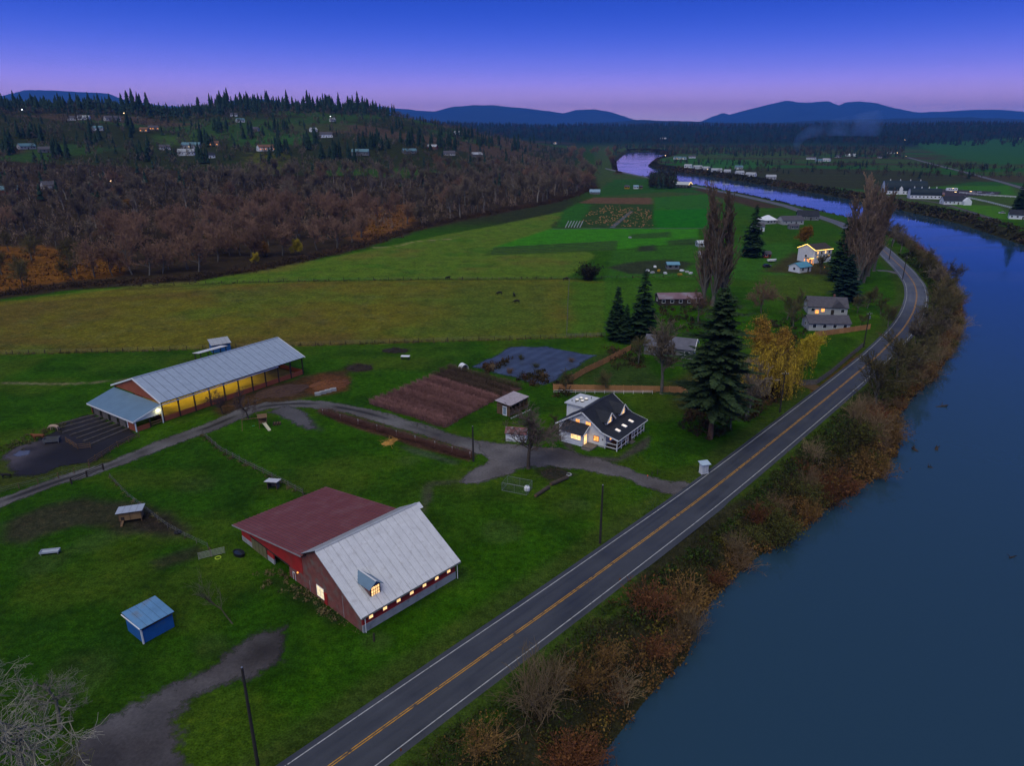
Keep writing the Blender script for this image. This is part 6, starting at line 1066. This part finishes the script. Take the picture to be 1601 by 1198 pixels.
put('sapling', bare(86, 7, (7, 5, 4), (.5, .5, .5), up=.03, rmin=.012, tr=.012, c=(.13, .125, .085), c2=(.16, .15, .10), lean=(-.6, .35)), 364, 976, 7.5, 'thin leaning bare sapling below the barn gate', 'sapling', rz=0)
db = shrub(91, 4.2, 6.5, 190, (.022, .020, .014), (.05, .04, .028), .045, 900, (.02, .022, .012), (.04, .036, .02), .3); p = at(920, 438); tag(link('pasture_bush', db, loc=tuple(p)), 'dark rounded bush beside the middle pasture fence', 'bush')
# shrub variants
SH = [shrub(110, 1.8, 2.4, 75, (.17, .095, .034), (.26, .15, .06), .02, 520, (.13, .07, .015), (.19, .11, .03), .07), shrub(111, 1.9, 2.3, 75, (.15, .092, .050), (.23, .15, .08), .02, 120, (.10, .06, .02), (.14, .08, .03), .07), shrub(112, 1.7, 2.0, 70, (.13, .052, .026), (.20, .085, .038), .02, 420, (.10, .032, .012), (.14, .06, .02), .07),
      shrub(113, 1.8, 2.0, 60, (.06, .052, .02), (.09, .078, .03), .02, 900, (.05, .062, .012), (.085, .085, .02), .07), shrub(114, 1.8, 2.6, 80, (.20, .14, .075), (.29, .21, .115), .018)]
SN = ['tan leafed', 'bare brown', 'russet', 'olive leafed', 'pale straw coloured']
# the bank: everything between the road shoulder and the water
T_ = np.gradient(RP, axis=0); T_ /= np.linalg.norm(T_, axis=1, keepdims=True); RN_ = np.stack([-T_[:, 1], T_[:, 0]], 1)
sel = (rlen > 250) & (RP[:, 1] < 470) & (RP[:, 1] > 25); edge = (RP - RN_ * 5.6)[sel]; nb = np.array([q for q in NBK if q[1] < 470]); BANK = np.vstack([edge, nb[::-1]])
g6 = np.random.default_rng(66)
def scatter(poly, n, g):
    lo, hi = poly.min(0), poly.max(0); P = lo + g.random((n * 12, 2)) * (hi - lo); P = P[sdf(poly, P[:, 0], P[:, 1]) > 0]; return P[:n]
def thicket(name, P, rad, ht, ncard, cs, colf, label, cat, twig=0, tcol=(.10, .07, .04)):
    """one continuous growth: leaf faces in overlapping clumps, with canes"""
    n = len(P); z = hz(P[:, 0], P[:, 1]); g = g6; ctr = np.repeat(np.stack([P[:, 0], P[:, 1], z], 1), ncard, 0); r = np.repeat(rad, ncard)[:, None]; h = np.repeat(ht, ncard)
    d = g.normal(size=(n * ncard, 3)); d /= np.linalg.norm(d, axis=1, keepdims=True); k = g.random((n * ncard, 1)) ** .4; off = d * k; q = ctr.copy(); q[:, :2] += off[:, :2] * r; q[:, 2] += np.abs(off[:, 2]) * h + .05
    u = g.normal(size=q.shape); u /= np.linalg.norm(u, axis=1, keepdims=True); v = np.cross(u, g.normal(size=q.shape)); v /= np.linalg.norm(v, axis=1, keepdims=True); s = np.repeat(cs, ncard)[:, None] * (.6 + .8 * g.random((len(q), 1)))
    V, Fa = cards(q, u * s, v * s * .62); cc = colf(P[:, 0], P[:, 1]); cc = np.repeat(cc, ncard, 0) * (.6 + .8 * g.random((n * ncard, 1))); cc = np.repeat(cc, 4, 0)
    if twig:
        b = np.repeat(np.stack([P[:, 0], P[:, 1], z], 1), twig, 0); m = len(b); rr_ = np.repeat(rad, twig)[:, None]; hh = np.repeat(ht, twig); e = g.normal(size=(m, 2)) * rr_ * .6; b[:, :2] += e * .5; mid = b.copy(); mid[:, :2] += e * .6; mid[:, 2] += hh * (.8 + .35 * g.random(m)); tip = mid.copy(); tip[:, :2] += e * .9 + g.normal(size=(m, 2)) * .3; tip[:, 2] += hh * (g.random(m) * .5 - .15)
        w_ = np.repeat(cs, twig) * .09; V2, F2 = tubes(np.concatenate([b, mid]), np.concatenate([mid, tip]), np.concatenate([w_, w_ * .8]), np.concatenate([w_ * .8, w_ * .5]), 3); c2 = np.tile(np.array(tcol), (len(V2), 1)) * np.repeat(.6 + .8 * g.random((len(V2) // 6, 1)), 6, 0); Fa = np.concatenate([Fa, F2 + len(V)]); V = np.concatenate([V, V2]); cc = np.concatenate([cc, c2])
    return tag(link(name, npmesh(name, V, Fa, cc, m=LEAF)), label, cat, kind='stuff')
def bankcol(x, y):
    d = -sdf(RIV, x, y); rd = dline(RP[::2], x, y) - 4.4; t = np.clip(d / (d + rd + .1), 0, 1); n = fbm(x, y, 9, 14); n2 = fbm(x, y, 5, 24); c = np.zeros((len(x), 3))
    green = np.array((.036, .074, .010)); olv = np.array((.095, .080, .018)); tan = np.array((.235, .125, .036)); rus = np.array((.19, .070, .026)); yel = np.array((.19, .14, .020))
    w = np.stack([sst(.2, .75, t) * 2.0 * (.25 + n) + .12, .9 * sst(.1, .45, t) * n2 + .2, 1.0 * sst(.62, .05, t) * (1.15 - n), sst(.55, .72, n2) * .9 * sst(.9, .3, t), sst(.6, .78, fbm(x, y, 4, 34)) * .9], 1); w = w ** 2.4; w /= w.sum(1, keepdims=True); return w @ np.stack([green, olv, tan, rus, yel])
P = scatter(BANK, 30000, g6)[:5600]; keep = np.hypot(P[:, 0], P[:, 1]) < 420; P = P[keep]; dd = -sdf(RIV, P[:, 0], P[:, 1]); rd = dline(RP[::2], P[:, 0], P[:, 1]) - 5.2; ht = .25 + 2.3 * sst(.4, 5, rd) * (.15 + 1.5 * sst(.3, .75, fbm(P[:, 0], P[:, 1], 7, 3, 3))); dist = np.hypot(P[:, 0], P[:, 1])
thicket('bank_bramble', P, .75 + .5 * g6.random(len(P)), ht, 26, .10 + dist * .0007, bankcol, 'tangled bramble and autumn scrub covering the river bank below the road', 'bramble', 3, (.11, .08, .05))
bankpts = []
for d_in, n_, seed in ((2.2, 120, 1), (8, 60, 2)):
    for p in scatter(BANK, 1400, np.random.default_rng(seed)):
        dd = -sdf(RIV, p[:1], p[1:])[0]
        if abs(dd - d_in) < 2.6 and dline(RP[::2], p[:1], p[1:])[0] > 9.2 and all(np.hypot(*(p - q)) > 2.6 for q in bankpts): bankpts.append(p)
        if len(bankpts) >= n_ + (120 if seed == 2 else 0): break
for p in bankpts:
    d = np.hypot(*p); k = int(_h(np.float64(p[0]), np.float64(p[1]), 3) * 4.99); zz = gz(*p); o = tag(link('bank_shrub', SH[k], loc=(p[0], p[1], zz - .1), rz=random.random() * 6.28), f'{SN[k]} shrub leaning over the river bank', 'shrub', f'{SN[k]} shrubs on the river bank'); s = random.uniform(1.1, 2.3); o.scale = (s, s, s * random.uniform(.85, 1.2))
for k, (px, py, h) in enumerate(((1402, 600, 16), (1424, 588, 14), (1446, 560, 13), (1462, 540, 13), (1470, 515, 14), (1482, 500, 13), (1476, 476, 13), (1466, 455, 13), (1452, 436, 12), (1436, 420, 12), (1422, 404, 13), (1408, 394, 13), (1396, 380, 13), (1384, 370, 14), (1376, 362, 16), (1430, 545, 13), (1445, 525, 12), (1456, 490, 12), (1412, 620, 10), (1395, 385, 12), (1402, 372, 10))): put('bank_tree', (olive + [grey[1]])[k % 4], px, py, h, 'bare olive grey tree on the wooded river bank at the bend', group='trees on the river bank')
put('bank_tree', olive[0], 1368, 646, 17, 'big leaning bare tree at the river bank where the bend begins'); put('bank_tree', olive[1], 1497, 446, 13, 'open crowned bare tree standing out over the river')
# driftwood
for k, (px, py, L, r) in enumerate(((1472, 636, 3.0, .3), (1465, 703, .9, .4), (1431, 704, 1.4, .4), (1456, 731, 1.3, .2), (1585, 870, 2.6, .16), (1478, 545, 2.4, .3))):
    p = flat(px, py, WZ); o = thing('driftwood', 'dark snag of driftwood breaking the river surface', 'driftwood', (p[0], p[1], WZ), R(k * 50), 'driftwood in the river'); MB().tube((-L / 2, 0, -.25), (L / 2, .2, r * .9), r, r * .7, 7).build('stem', DARK, o); MB().tube((0, 0, 0), (L * .2, L * .3, .5 + r), r * .4, r * .2, 5).tube((L * .3, .1, 0), (L * .55, -.3, .45 + r), r * .35, r * .15, 5).build('branch', DARK, o)
# far river margins
def along(line, n, lo, hi, side, g):
    S_ = spline(line, 6); i = g.integers(0, len(S_) - 1, n); t = S_[i + 1] - S_[i]; t /= np.linalg.norm(t, axis=1, keepdims=True); nn = np.stack([-t[:, 1], t[:, 0]], 1); return S_[i] + nn * side * (lo + (hi - lo) * g.random((n, 1)))
def darkcol(a, b, sc): return lambda x, y: (lambda k: np.array(a) * (1 - k) + np.array(b) * k)(sst(.35, .65, fbm(x, y, sc, 7))[:, None])
P = np.vstack([along(FBK, 1800, 1, 12, sd__, g6) for sd__ in (-1, 1)]); P = P[(sdf(RIV, P[:, 0], P[:, 1]) < -.5)]; thicket('far_bank_scrub', P, 2.0 + 1.5 * g6.random(len(P)), 1.4 + 1.5 * g6.random(len(P)), 20, .5 + np.hypot(P[:, 0], P[:, 1]) * .0004, darkcol((.050, .052, .024), (.10, .072, .040), 40), 'dark scrub lining the far bank of the river', 'scrub')
P = np.vstack([along(NBK[20:], 900, 1, 7, sd__, g6) for sd__ in (-1, 1)]); P = P[(sdf(RIV, P[:, 0], P[:, 1]) < -.5) & (dline(ROAD, P[:, 0], P[:, 1]) > 6)]; thicket('upper_bank_scrub', P, 1.5 + 1.2 * g6.random(len(P)), 1.0 + 1.2 * g6.random(len(P)), 18, .4 + np.hypot(P[:, 0], P[:, 1]) * .0004, darkcol((.030, .028, .014), (.07, .045, .022), 40), 'brown scrub between the upper road and the river', 'scrub')
# rough grass and weeds along wood edge, fences and ditches
def trailpts(px, n, wd, g): S_ = spline(PW(px), 2); i = g.integers(0, len(S_), n); return S_[i] + g.normal(size=(n, 2)) * wd
P = trailpts([(-60, 480), (0, 462), (130, 446), (300, 436), (430, 414), (560, 385), (660, 355), (780, 332), (870, 315), (930, 293)], 2200, 3.2, g6); thicket('wood_edge_scrub', P, .9 + .9 * g6.random(len(P)), .7 + 1.5 * g6.random(len(P)), 16, .22 + .1 * g6.random(len(P)), darkcol((.035, .024, .014), (.07, .040, .02), 12), 'dark brown scrub along the foot of the bare woods', 'scrub', 2, (.08, .05, .03))
P = np.vstack([trailpts([(-30, 555), (240, 549), (470, 541), (700, 534), (940, 527)], 420, .5, g6), trailpts([(200, 449), (420, 441), (700, 437), (1085, 433)], 300, .8, g6), trailpts([(318, 682), (345, 706), (385, 728), (440, 756), (474, 774)], 60, .3, g6), trailpts([(172, 748), (232, 803), (326, 859)], 26, .25, g6), trailpts([(100, 663), (60, 680), (20, 700)], 90, 1.2, g6), trailpts([(425, 900), (470, 920), (540, 965)], 90, 1.0, g6)])
thicket('fence_weeds', P, .35 + .4 * g6.random(len(P)), .25 + .4 * g6.random(len(P)), 16, .08 + .06 * g6.random(len(P)), darkcol((.075, .075, .022), (.14, .11, .05), 10), 'dry weeds and long grass growing along the fences', 'weeds')
# golden scrub
P = np.vstack([scatter(PW([(-60, 465), (0, 452), (190, 428), (200, 402), (60, 392), (-60, 400)]), 420, g6), scatter(PW([(545, 370), (580, 378), (650, 348), (640, 330), (570, 334)]), 160, g6)]); thicket('golden_scrub', P, 1.3 + 1.2 * g6.random(len(P)), .8 + 1.2 * g6.random(len(P)), 16, .3 + .1 * g6.random(len(P)), darkcol((.11, .052, .014), (.18, .085, .016), 14), 'golden orange scrub glowing between the bare trees', 'scrub')
# undergrowth near fir, willow, garden
P = np.vstack([scatter(PW([(1060, 668), (1110, 690), (1180, 655), (1240, 610), (1200, 600), (1080, 640)]), 260, g6), scatter(PW([(1180, 500), (1250, 500), (1270, 540), (1180, 560)]), 120, g6), scatter(PW([(1030, 480), (1090, 480), (1100, 520), (1040, 520)]), 90, g6), scatter(PW([(940, 545), (1000, 545), (1010, 575), (960, 580)]), 60, g6), scatter(PW([(865, 600), (900, 585), (890, 620), (868, 625)]), 40, g6), scatter(PW([(750, 575), (800, 560), (790, 572), (760, 585)]), 40, g6), scatter(PW([(800, 590), (850, 580), (860, 600), (830, 606)]), 60, g6)])
thicket('garden_undergrowth', P, .6 + .7 * g6.random(len(P)), .5 + 1.1 * g6.random(len(P)), 20, .16 + .08 * g6.random(len(P)), darkcol((.035, .034, .014), (.085, .048, .020), 7), 'brown undergrowth beneath the fir, willow and garden edges', 'undergrowth', 3, (.09, .06, .04))
for k, (px, py) in enumerate(((893, 566), (838, 575), (797, 584), (820, 592), (770, 578), (850, 590), (815, 562))): p = at(px, py); o = tag(link('garden_shrub', SH[(k * 2 + 1) % 5], loc=tuple(p), rz=k), f'{SN[(k * 2 + 1) % 5]} shrub growing on the garden cloth', 'shrub', 'shrubs on the garden cloth'); o.scale = (.6,) * 3
# ================================================================ BERRY ROWS, PUMPKINS, CROP ROWS
def berry(a, b, n, h, wd, c, c2, label, group, th=.02):
    A, B = flat(*a), flat(*b); o_ = A; d = B - A; L = np.linalg.norm(d); g = np.random.default_rng(int(a[0] * 7 + a[1])); t = g.random(n); p = np.zeros((n, 3)); p[:, :2] = t[:, None] * d + g.normal(size=(n, 2)) * wd * .35; m = p.copy(); m[:, :2] += g.normal(size=(n, 2)) * wd * .35; m[:, 2] += h * (.55 + .3 * g.random(n)); q = m.copy(); q[:, :2] += g.normal(size=(n, 2)) * wd * .7; q[:, 2] += h * (.1 + .4 * g.random(n)); s1 = m + g.normal(size=(n, 3)) * .3; s1[:, 2] = np.abs(s1[:, 2])
    V, Fa = tubes(np.concatenate([p, m, m]), np.concatenate([m, q, s1]), np.full(3 * n, th), np.full(3 * n, th * .6), 3); k = np.repeat(g.random((3 * n, 1)), 6, 0); return tag(link('berry_row', npmesh('berry_row', V, Fa, np.array(c) * (1 - k) + np.array(c2) * k, m=TWIG), loc=(A[0], A[1], 0)), label, 'berry row', group)
sheet('berry_field_soil', PW([(575, 632), (672, 590), (706, 574), (815, 608), (775, 626), (697, 670)]), DIRT, .6, 1.6, .03, 1.5, lambda x, y: np.tile([1.7, 1.15, 1.25], (len(x), 1)))
lp = lambda a, b, t: (a[0] + (b[0] - a[0]) * t, a[1] + (b[1] - a[1]) * t)
for k in range(11): t = k / 10; berry(lp((578, 631), (672, 592), t), lp((697, 666), (778, 626), t), 900, 1.3, .5, (.22, .105, .095), (.34, .175, .155), 'row of reddish bare berry canes in the fenced field', 'reddish berry rows')
for k in range(3): t = k / 2; berry(lp((677, 588), (700, 577), t), lp((784, 619), (812, 608), t), 900, 1.5, .9, (.07, .048, .030), (.12, .088, .058), 'row of darker brown berry bushes at the top of the field', 'dark berry rows')
berry((503, 646), (738, 717), 2600, 1.0, 1.3, (.16, .075, .058), (.23, .11, .085), 'long dead reddish cane row beside the gravel drive', None)
pk = PW([(905, 350), (930, 322), (975, 320), (1019, 330), (1021, 356), (985, 355), (960, 353)]); P = scatter(pk, 420, g6); icoV = [(0, 0, 1)] + [(math.cos(a), math.sin(a), .45) for a in np.arange(5) * 1.2566] + [(math.cos(a), math.sin(a), -.3) for a in np.arange(5) * 1.2566 + .6] ; V, Fs = [], []
for x, y in P:
    if vn(x, y, 14, 2) < .3: continue
    s = .25 + .3 * random.random(); k = len(V); V += [(x + a * s, y + b * s, .1 + max(0, c_ + .3) * s * .8) for a, b, c_ in icoV]; Fs += [(k, k + 1 + i, k + 1 + (i + 1) % 5) for i in range(5)] + [(k + 1 + i, k + 6 + i, k + 1 + (i + 1) % 5) for i in range(5)] + [(k + 6 + i, k + 6 + (i + 1) % 5, k + 1 + (i + 1) % 5) for i in range(5)]
tag(link('pumpkins', npmesh('pumpkins', V, Fs, m=mat('pumpkin', (.34, .165, .06), .6, .3, .3))), 'orange pumpkins strewn over the far field', 'pumpkins', kind='stuff')
sheet('field_track', strip(PW([(955, 357), (978, 338), (988, 330)]), 3.5), sheetmat('grey_track', (.10, .11, .10), .9, (.07, .08, .07)), 1, 2, .03, 1); sheet('field_track', strip(PW([(862, 358), (960, 357), (1100, 357)]), 2), bpy.data.materials['grey_track'], 1, 1.5, .03, .8)
for k in range(6): tag(MB().bar((*flat(884 + k * 4.5, 356), .2), (*flat(889 + k * 4.5, 346), .2), .5, .3).build('row_cover', mat('row_cover', (.30, .32, .33), .8, .2, .3), None), 'narrow white row cover at the corner of the pumpkin field', 'row cover', 'row covers by the pumpkins')
for k in range(5): a_, b_ = flat(772 - k * 1, 387.5 + k * 2.5), flat(965, 377.5 + k * 2.9); tag(MB().bar((*a_, .12), (*b_, .12), .8, .25).build('crop_bed', mat('crop_bed', (.045, .085, .020), .9, .4, .2), None), 'long dull green crop bed above the pasture', 'crop bed', 'crop beds above the pasture')
# ================================================================ WOODS
gw = np.random.default_rng(77)
def wood(poly, n, kits, hr, label, name, group, mind, seed, px=True, h0=None):
    W_ = np.array([at(*q)[:2] for q in poly]); pts_ = inpoly(W_, n, mind, seed)
    for i, p in enumerate(pts_):
        kt = kits[i % len(kits)]; h = gw.uniform(*hr); tree(name, kt[0], kt[1], label, 'tree', group, (p[0], p[1], gz(*p) - .15), gw.random() * 6.28, h / (h0 or kt[3]))
wood([(125, 440), (290, 432), (430, 410), (560, 384), (640, 350), (620, 336), (520, 327), (400, 330), (250, 342), (150, 368)], 105, alder, (14, 20), 'rust brown leafless alder in the dense stand beside the pasture', 'alder_tree', 'alders beside the pasture', 5.0, 5)
wood([(-80, 478), (0, 452), (120, 440), (150, 372), (0, 390)], 16, olive + grey[:1], (10, 16), 'leafless tree rising from the golden scrub', 'bare_tree', 'trees in the golden scrub', 8, 6)
wood([(560, 388), (660, 358), (780, 332), (870, 314), (935, 288), (900, 280), (800, 296), (660, 330)], 62, grey + alder[:1] + birchy, (16, 25), 'tall leafless tree in the woodland strip toward the river', 'woodland_tree', 'woodland strip toward the river', 5.5, 7)
wood([(-120, 385), (140, 360), (400, 325), (640, 328), (800, 290), (930, 276), (940, 262), (800, 262), (640, 268), (400, 276), (200, 280), (-120, 300)], 255, grey + birchy[:2] + alder[:1] + grey, (13, 21), 'grey leafless tree in the broad wood below the hillside houses', 'grey_woodland_tree', 'grey wood below the hillside houses', 6, 8)
wood([(880, 255), (960, 262), (960, 240), (880, 235)], 14, alder, (16, 22), 'warm brown leafless tree at the far river reach', 'river_tree', 'brown trees at the far river reach', 8, 9)
for k, (px, py, h) in enumerate(((465, 398, 9), (410, 402, 8), (400, 412, 6), (200, 326, 7))): put('yellow_tree', ot if k % 2 else yt, px, py, h, 'small yellow autumn tree at the edge of the alder stand', group='yellow trees in the alder stand')
# conifers of the ridge and hillside
n_c = 0
def cone(px, py, s, label='dark conifer on the far wooded ridge', group='conifers on the far ridge', loc=None):
    global n_c
    p = at(px, py) if loc is None else loc; o = tag(link('ridge_conifer', fars[n_c % 6], loc=(p[0], p[1], p[2] - .5), rz=gw.random() * 6), label, 'tree', group); o.scale = (s * gw.uniform(.85, 1.2),) * 2 + (s,); n_c += 1
def ridge(q0, q1, n, r0, r1, s0, s1):
    for _ in range(n): q = gw.uniform(q0, q1); r = gw.uniform(r0, r1); y = r / math.hypot(1, (q - 800) / 1170); x = y * (q - 800) / 1170; cone(0, 0, gw.uniform(s0, s1), loc=(x, y, gz(x, y)))
ridge(-30, 185, 70, 1450, 1850, .75, 1.05); ridge(195, 240, 9, 1450, 1600, 1.0, 1.4); ridge(310, 350, 10, 1450, 1700, 1.0, 1.35); ridge(350, 580, 92, 1500, 1850, .9, 1.35); ridge(560, 620, 12, 1600, 1900, .8, 1.1); ridge(240, 310, 10, 1500, 1800, .5, .9)
HC = ('dark conifer standing among the hillside houses', 'conifers among the hillside houses')
for cx_, cy_, n, sp in ((310, 250, 6, 12), (322, 228, 6, 12), (205, 208, 6, 8), (140, 222, 5, 10), (50, 215, 7, 22), (95, 248, 6, 16), (445, 238, 4, 12), (436, 248, 3, 6), (520, 248, 9, 22), (480, 232, 6, 16), (390, 212, 6, 12), (580, 232, 16, 26), (640, 226, 10, 16), (720, 212, 16, 20), (690, 232, 14, 22), (760, 226, 16, 28), (812, 214, 10, 14), (810, 232, 12, 18), (860, 222, 9, 22), (225, 250, 5, 10), (15, 240, 5, 14), (620, 205, 5, 14), (345, 205, 5, 10), (440, 205, 7, 22)):
    for _ in range(n): cone(cx_ + gw.normal() * sp * .6, cy_ + gw.normal() * 3.5, gw.uniform(.45, .85), *HC)
# far woods that read as one mass
def farwood(name, n, qf, rf, hf, leafy, label, c, c2, seed, inside=None, ncl=26, ts=.095):
    g = np.random.default_rng(seed); q = qf(g, n); r = rf(g, n); y = r / np.hypot(1, (q - 800) / 1170); x = y * (q - 800) / 1170; ok = sdf(RIV, x, y) < -6
    if inside is not None: ok &= sdf(inside, x, y) > 0
    x, y, r = x[ok], y[ok], r[ok]; z = hz(x, y); h = hf(g, len(x)) ; n = len(x); con = g.random(n) > leafy
    m = 7; V, Fs, cc = [], [], []
    ci = np.where(con)[0]; k = 0
    for lay in range(3):
        a = np.arange(m) * 6.283 / m; rr_ = (h[ci] * .20 * (1 - lay * .28))[:, None] * (.7 + .6 * g.random((len(ci), m))); bx = x[ci][:, None] + rr_ * np.cos(a); by = y[ci][:, None] + rr_ * np.sin(a); bz = (z[ci] + h[ci] * (.08 + .28 * lay))[:, None] + 0 * bx; tip = np.stack([x[ci], y[ci], z[ci] + h[ci] * (.5 + .25 * lay)], 1)
        VV = np.concatenate([tip[:, None], np.stack([bx, by, bz], -1)], 1); V.append(VV.reshape(-1, 3)); b = k + np.arange(len(ci)) * (m + 1); j = np.arange(m); Fs.append(np.stack([np.repeat(b, m), (b[:, None] + 1 + j).ravel(), (b[:, None] + 1 + (j + 1) % m).ravel()], 1)); k += VV.shape[0] * VV.shape[1]; cc.append(np.tile([c], (VV.shape[0] * (m + 1), 1)) * np.repeat(.7 + .6 * g.random((len(ci), 1)), m + 1, 0))
    di = np.where(~con)[0]; nd = len(di) * ncl; ctr = np.repeat(np.stack([x[di], y[di], z[di]], 1), ncl, 0); hh = np.repeat(h[di], ncl)[:, None]; o = g.normal(size=(nd, 3)) * .3; ctr = ctr + o * hh * [.45, .45, .55] + np.concatenate([np.zeros((nd, 2)), hh * .5], 1); u = g.normal(size=(nd, 3)); u /= np.linalg.norm(u, axis=1, keepdims=True); v = np.cross(u, g.normal(size=(nd, 3))); v /= np.linalg.norm(v, axis=1, keepdims=True); u[:, 2] = np.abs(u[:, 2]) + .5; s = hh * ts; T = np.stack([ctr + u * s * 1.6, ctr - u * s * .8 + v * s * .38, ctr - u * s * .8 - v * s * .38], 1).reshape(-1, 3); V.append(T); Fs.append(k + np.arange(len(T)).reshape(-1, 3)); cc.append(np.repeat(np.array(c2) * np.repeat(.6 + .8 * g.random((len(di), 1)), ncl, 0), 3, 0))
    return tag(link(name, npmesh(name, np.concatenate(V), np.concatenate(Fs), np.concatenate(cc), m=LEAF)), label, 'wood', kind='stuff')
U = lambda a, b: (lambda g, n: g.uniform(a, b, n)); CN = (.014, .030, .020); DC = (.065, .052, .036)
farwood('wood_understorey', 1300, U(-120, 930), lambda g, n: 455 + 380 * g.random(n), U(4, 10), 1.0, 'low brown understorey filling the bare woods', CN, (.15, .105, .072), 9, PW([(-150, 490), (0, 458), (130, 444), (300, 434), (430, 412), (560, 387), (650, 357), (860, 317), (925, 290), (930, 272), (900, 264), (-150, 264)]), 40, .075)
farwood('hillside_wood', 3000, U(-60, 900), lambda g, n: 640 + 1250 * g.random(n) ** .8, U(6, 14), .8, 'mixed bare and evergreen wood mantling the hillside', CN, (.095, .078, .056), 1)
farwood('ridge_wood', 1500, U(-60, 610), U(1480, 1950), U(12, 23), .12, 'dense dark conifer mass along the ridge top', CN, DC, 6)
farwood('valley_wood', 900, U(960, 1420), U(1750, 2600), U(9, 20), .6, 'dark tree belt across the far valley floor', CN, DC, 2); farwood('valley_wood', 4800, U(560, 1750), U(2900, 6200), U(14, 30), .45, 'blue forest covering the low ridges behind the valley', CN, DC, 3)
farwood('valley_wood', 330, lambda g, n: g.choice([1060, 1200, 1330, 1480, 1560], n) + g.normal(size=n) * 40, lambda g, n: g.choice([1150, 1350, 1400], n) + g.normal(size=n) * 30, U(6, 14), .8, 'scattered hedgerow trees on the far plain', CN, DC, 4)
farwood('peninsula_wood', 260, U(1022, 1062), U(800, 950), U(8, 15), .8, 'dark trees on the point inside the river loop', CN, (.03, .03, .02), 5)
# ================================================================ SMOKE drifting from a burn pile
p = at(1247, 243); sm_, st, sb = nodes('smoke'); st.nodes.remove(sb); pv2 = st.nodes.new('ShaderNodeVolumePrincipled'); pv2.inputs['Color'].default_value = (.22, .42, .95, 1)
tcs = st.nodes.new('ShaderNodeTexCoord'); ns_ = st.nodes.new('ShaderNodeTexNoise'); ns_.inputs['Scale'].default_value = .022; ns_.inputs['Detail'].default_value = 3; st.links.new(tcs.outputs['Object'], ns_.inputs['Vector']); mr_ = st.nodes.new('ShaderNodeMapRange'); mr_.inputs[1].default_value = .36; mr_.inputs[2].default_value = .66; mr_.inputs[3].default_value = 0; mr_.inputs[4].default_value = .022; st.links.new(ns_.outputs[0], mr_.inputs[0]); st.links.new(mr_.outputs[0], pv2.inputs['Density']); st.links.new(pv2.outputs[0], st.nodes['Material Output'].inputs['Volume'])
path = spline([(0, 0), (-4, 26), (14, 48), (75, 62), (190, 72)], 14); mb = MB(); prev = None
for i in range(len(path)):
    t = i / (len(path) - 1); tg = path[min(i + 1, len(path) - 1)] - path[max(i - 1, 0)]; tg /= np.linalg.norm(tg); c_ = Vector((path[i][0], 20 * t, path[i][1] + 1)); r = 5 + 26 * t ** .8; k = len(mb.v)
    mb.v += [tuple(c_ + Vector((-tg[1] * r * math.cos(a) * (1 + .15 * math.sin(3 * a + i)), r * math.sin(a), tg[0] * r * math.cos(a)))) for a in np.arange(12) * .5236]
    if prev is not None: mb.f += [(prev + j, prev + (j + 1) % 12, k + (j + 1) % 12, k + j) for j in range(12)]
    else: mb.f.append(tuple(range(11, -1, -1)))
    prev = k
mb.f.append(tuple(prev + j for j in range(12))); tag(mb.build('smoke', sm_, None, tuple(p)), 'pale blue smoke drifting up from a distant burn pile', 'smoke', kind='stuff')
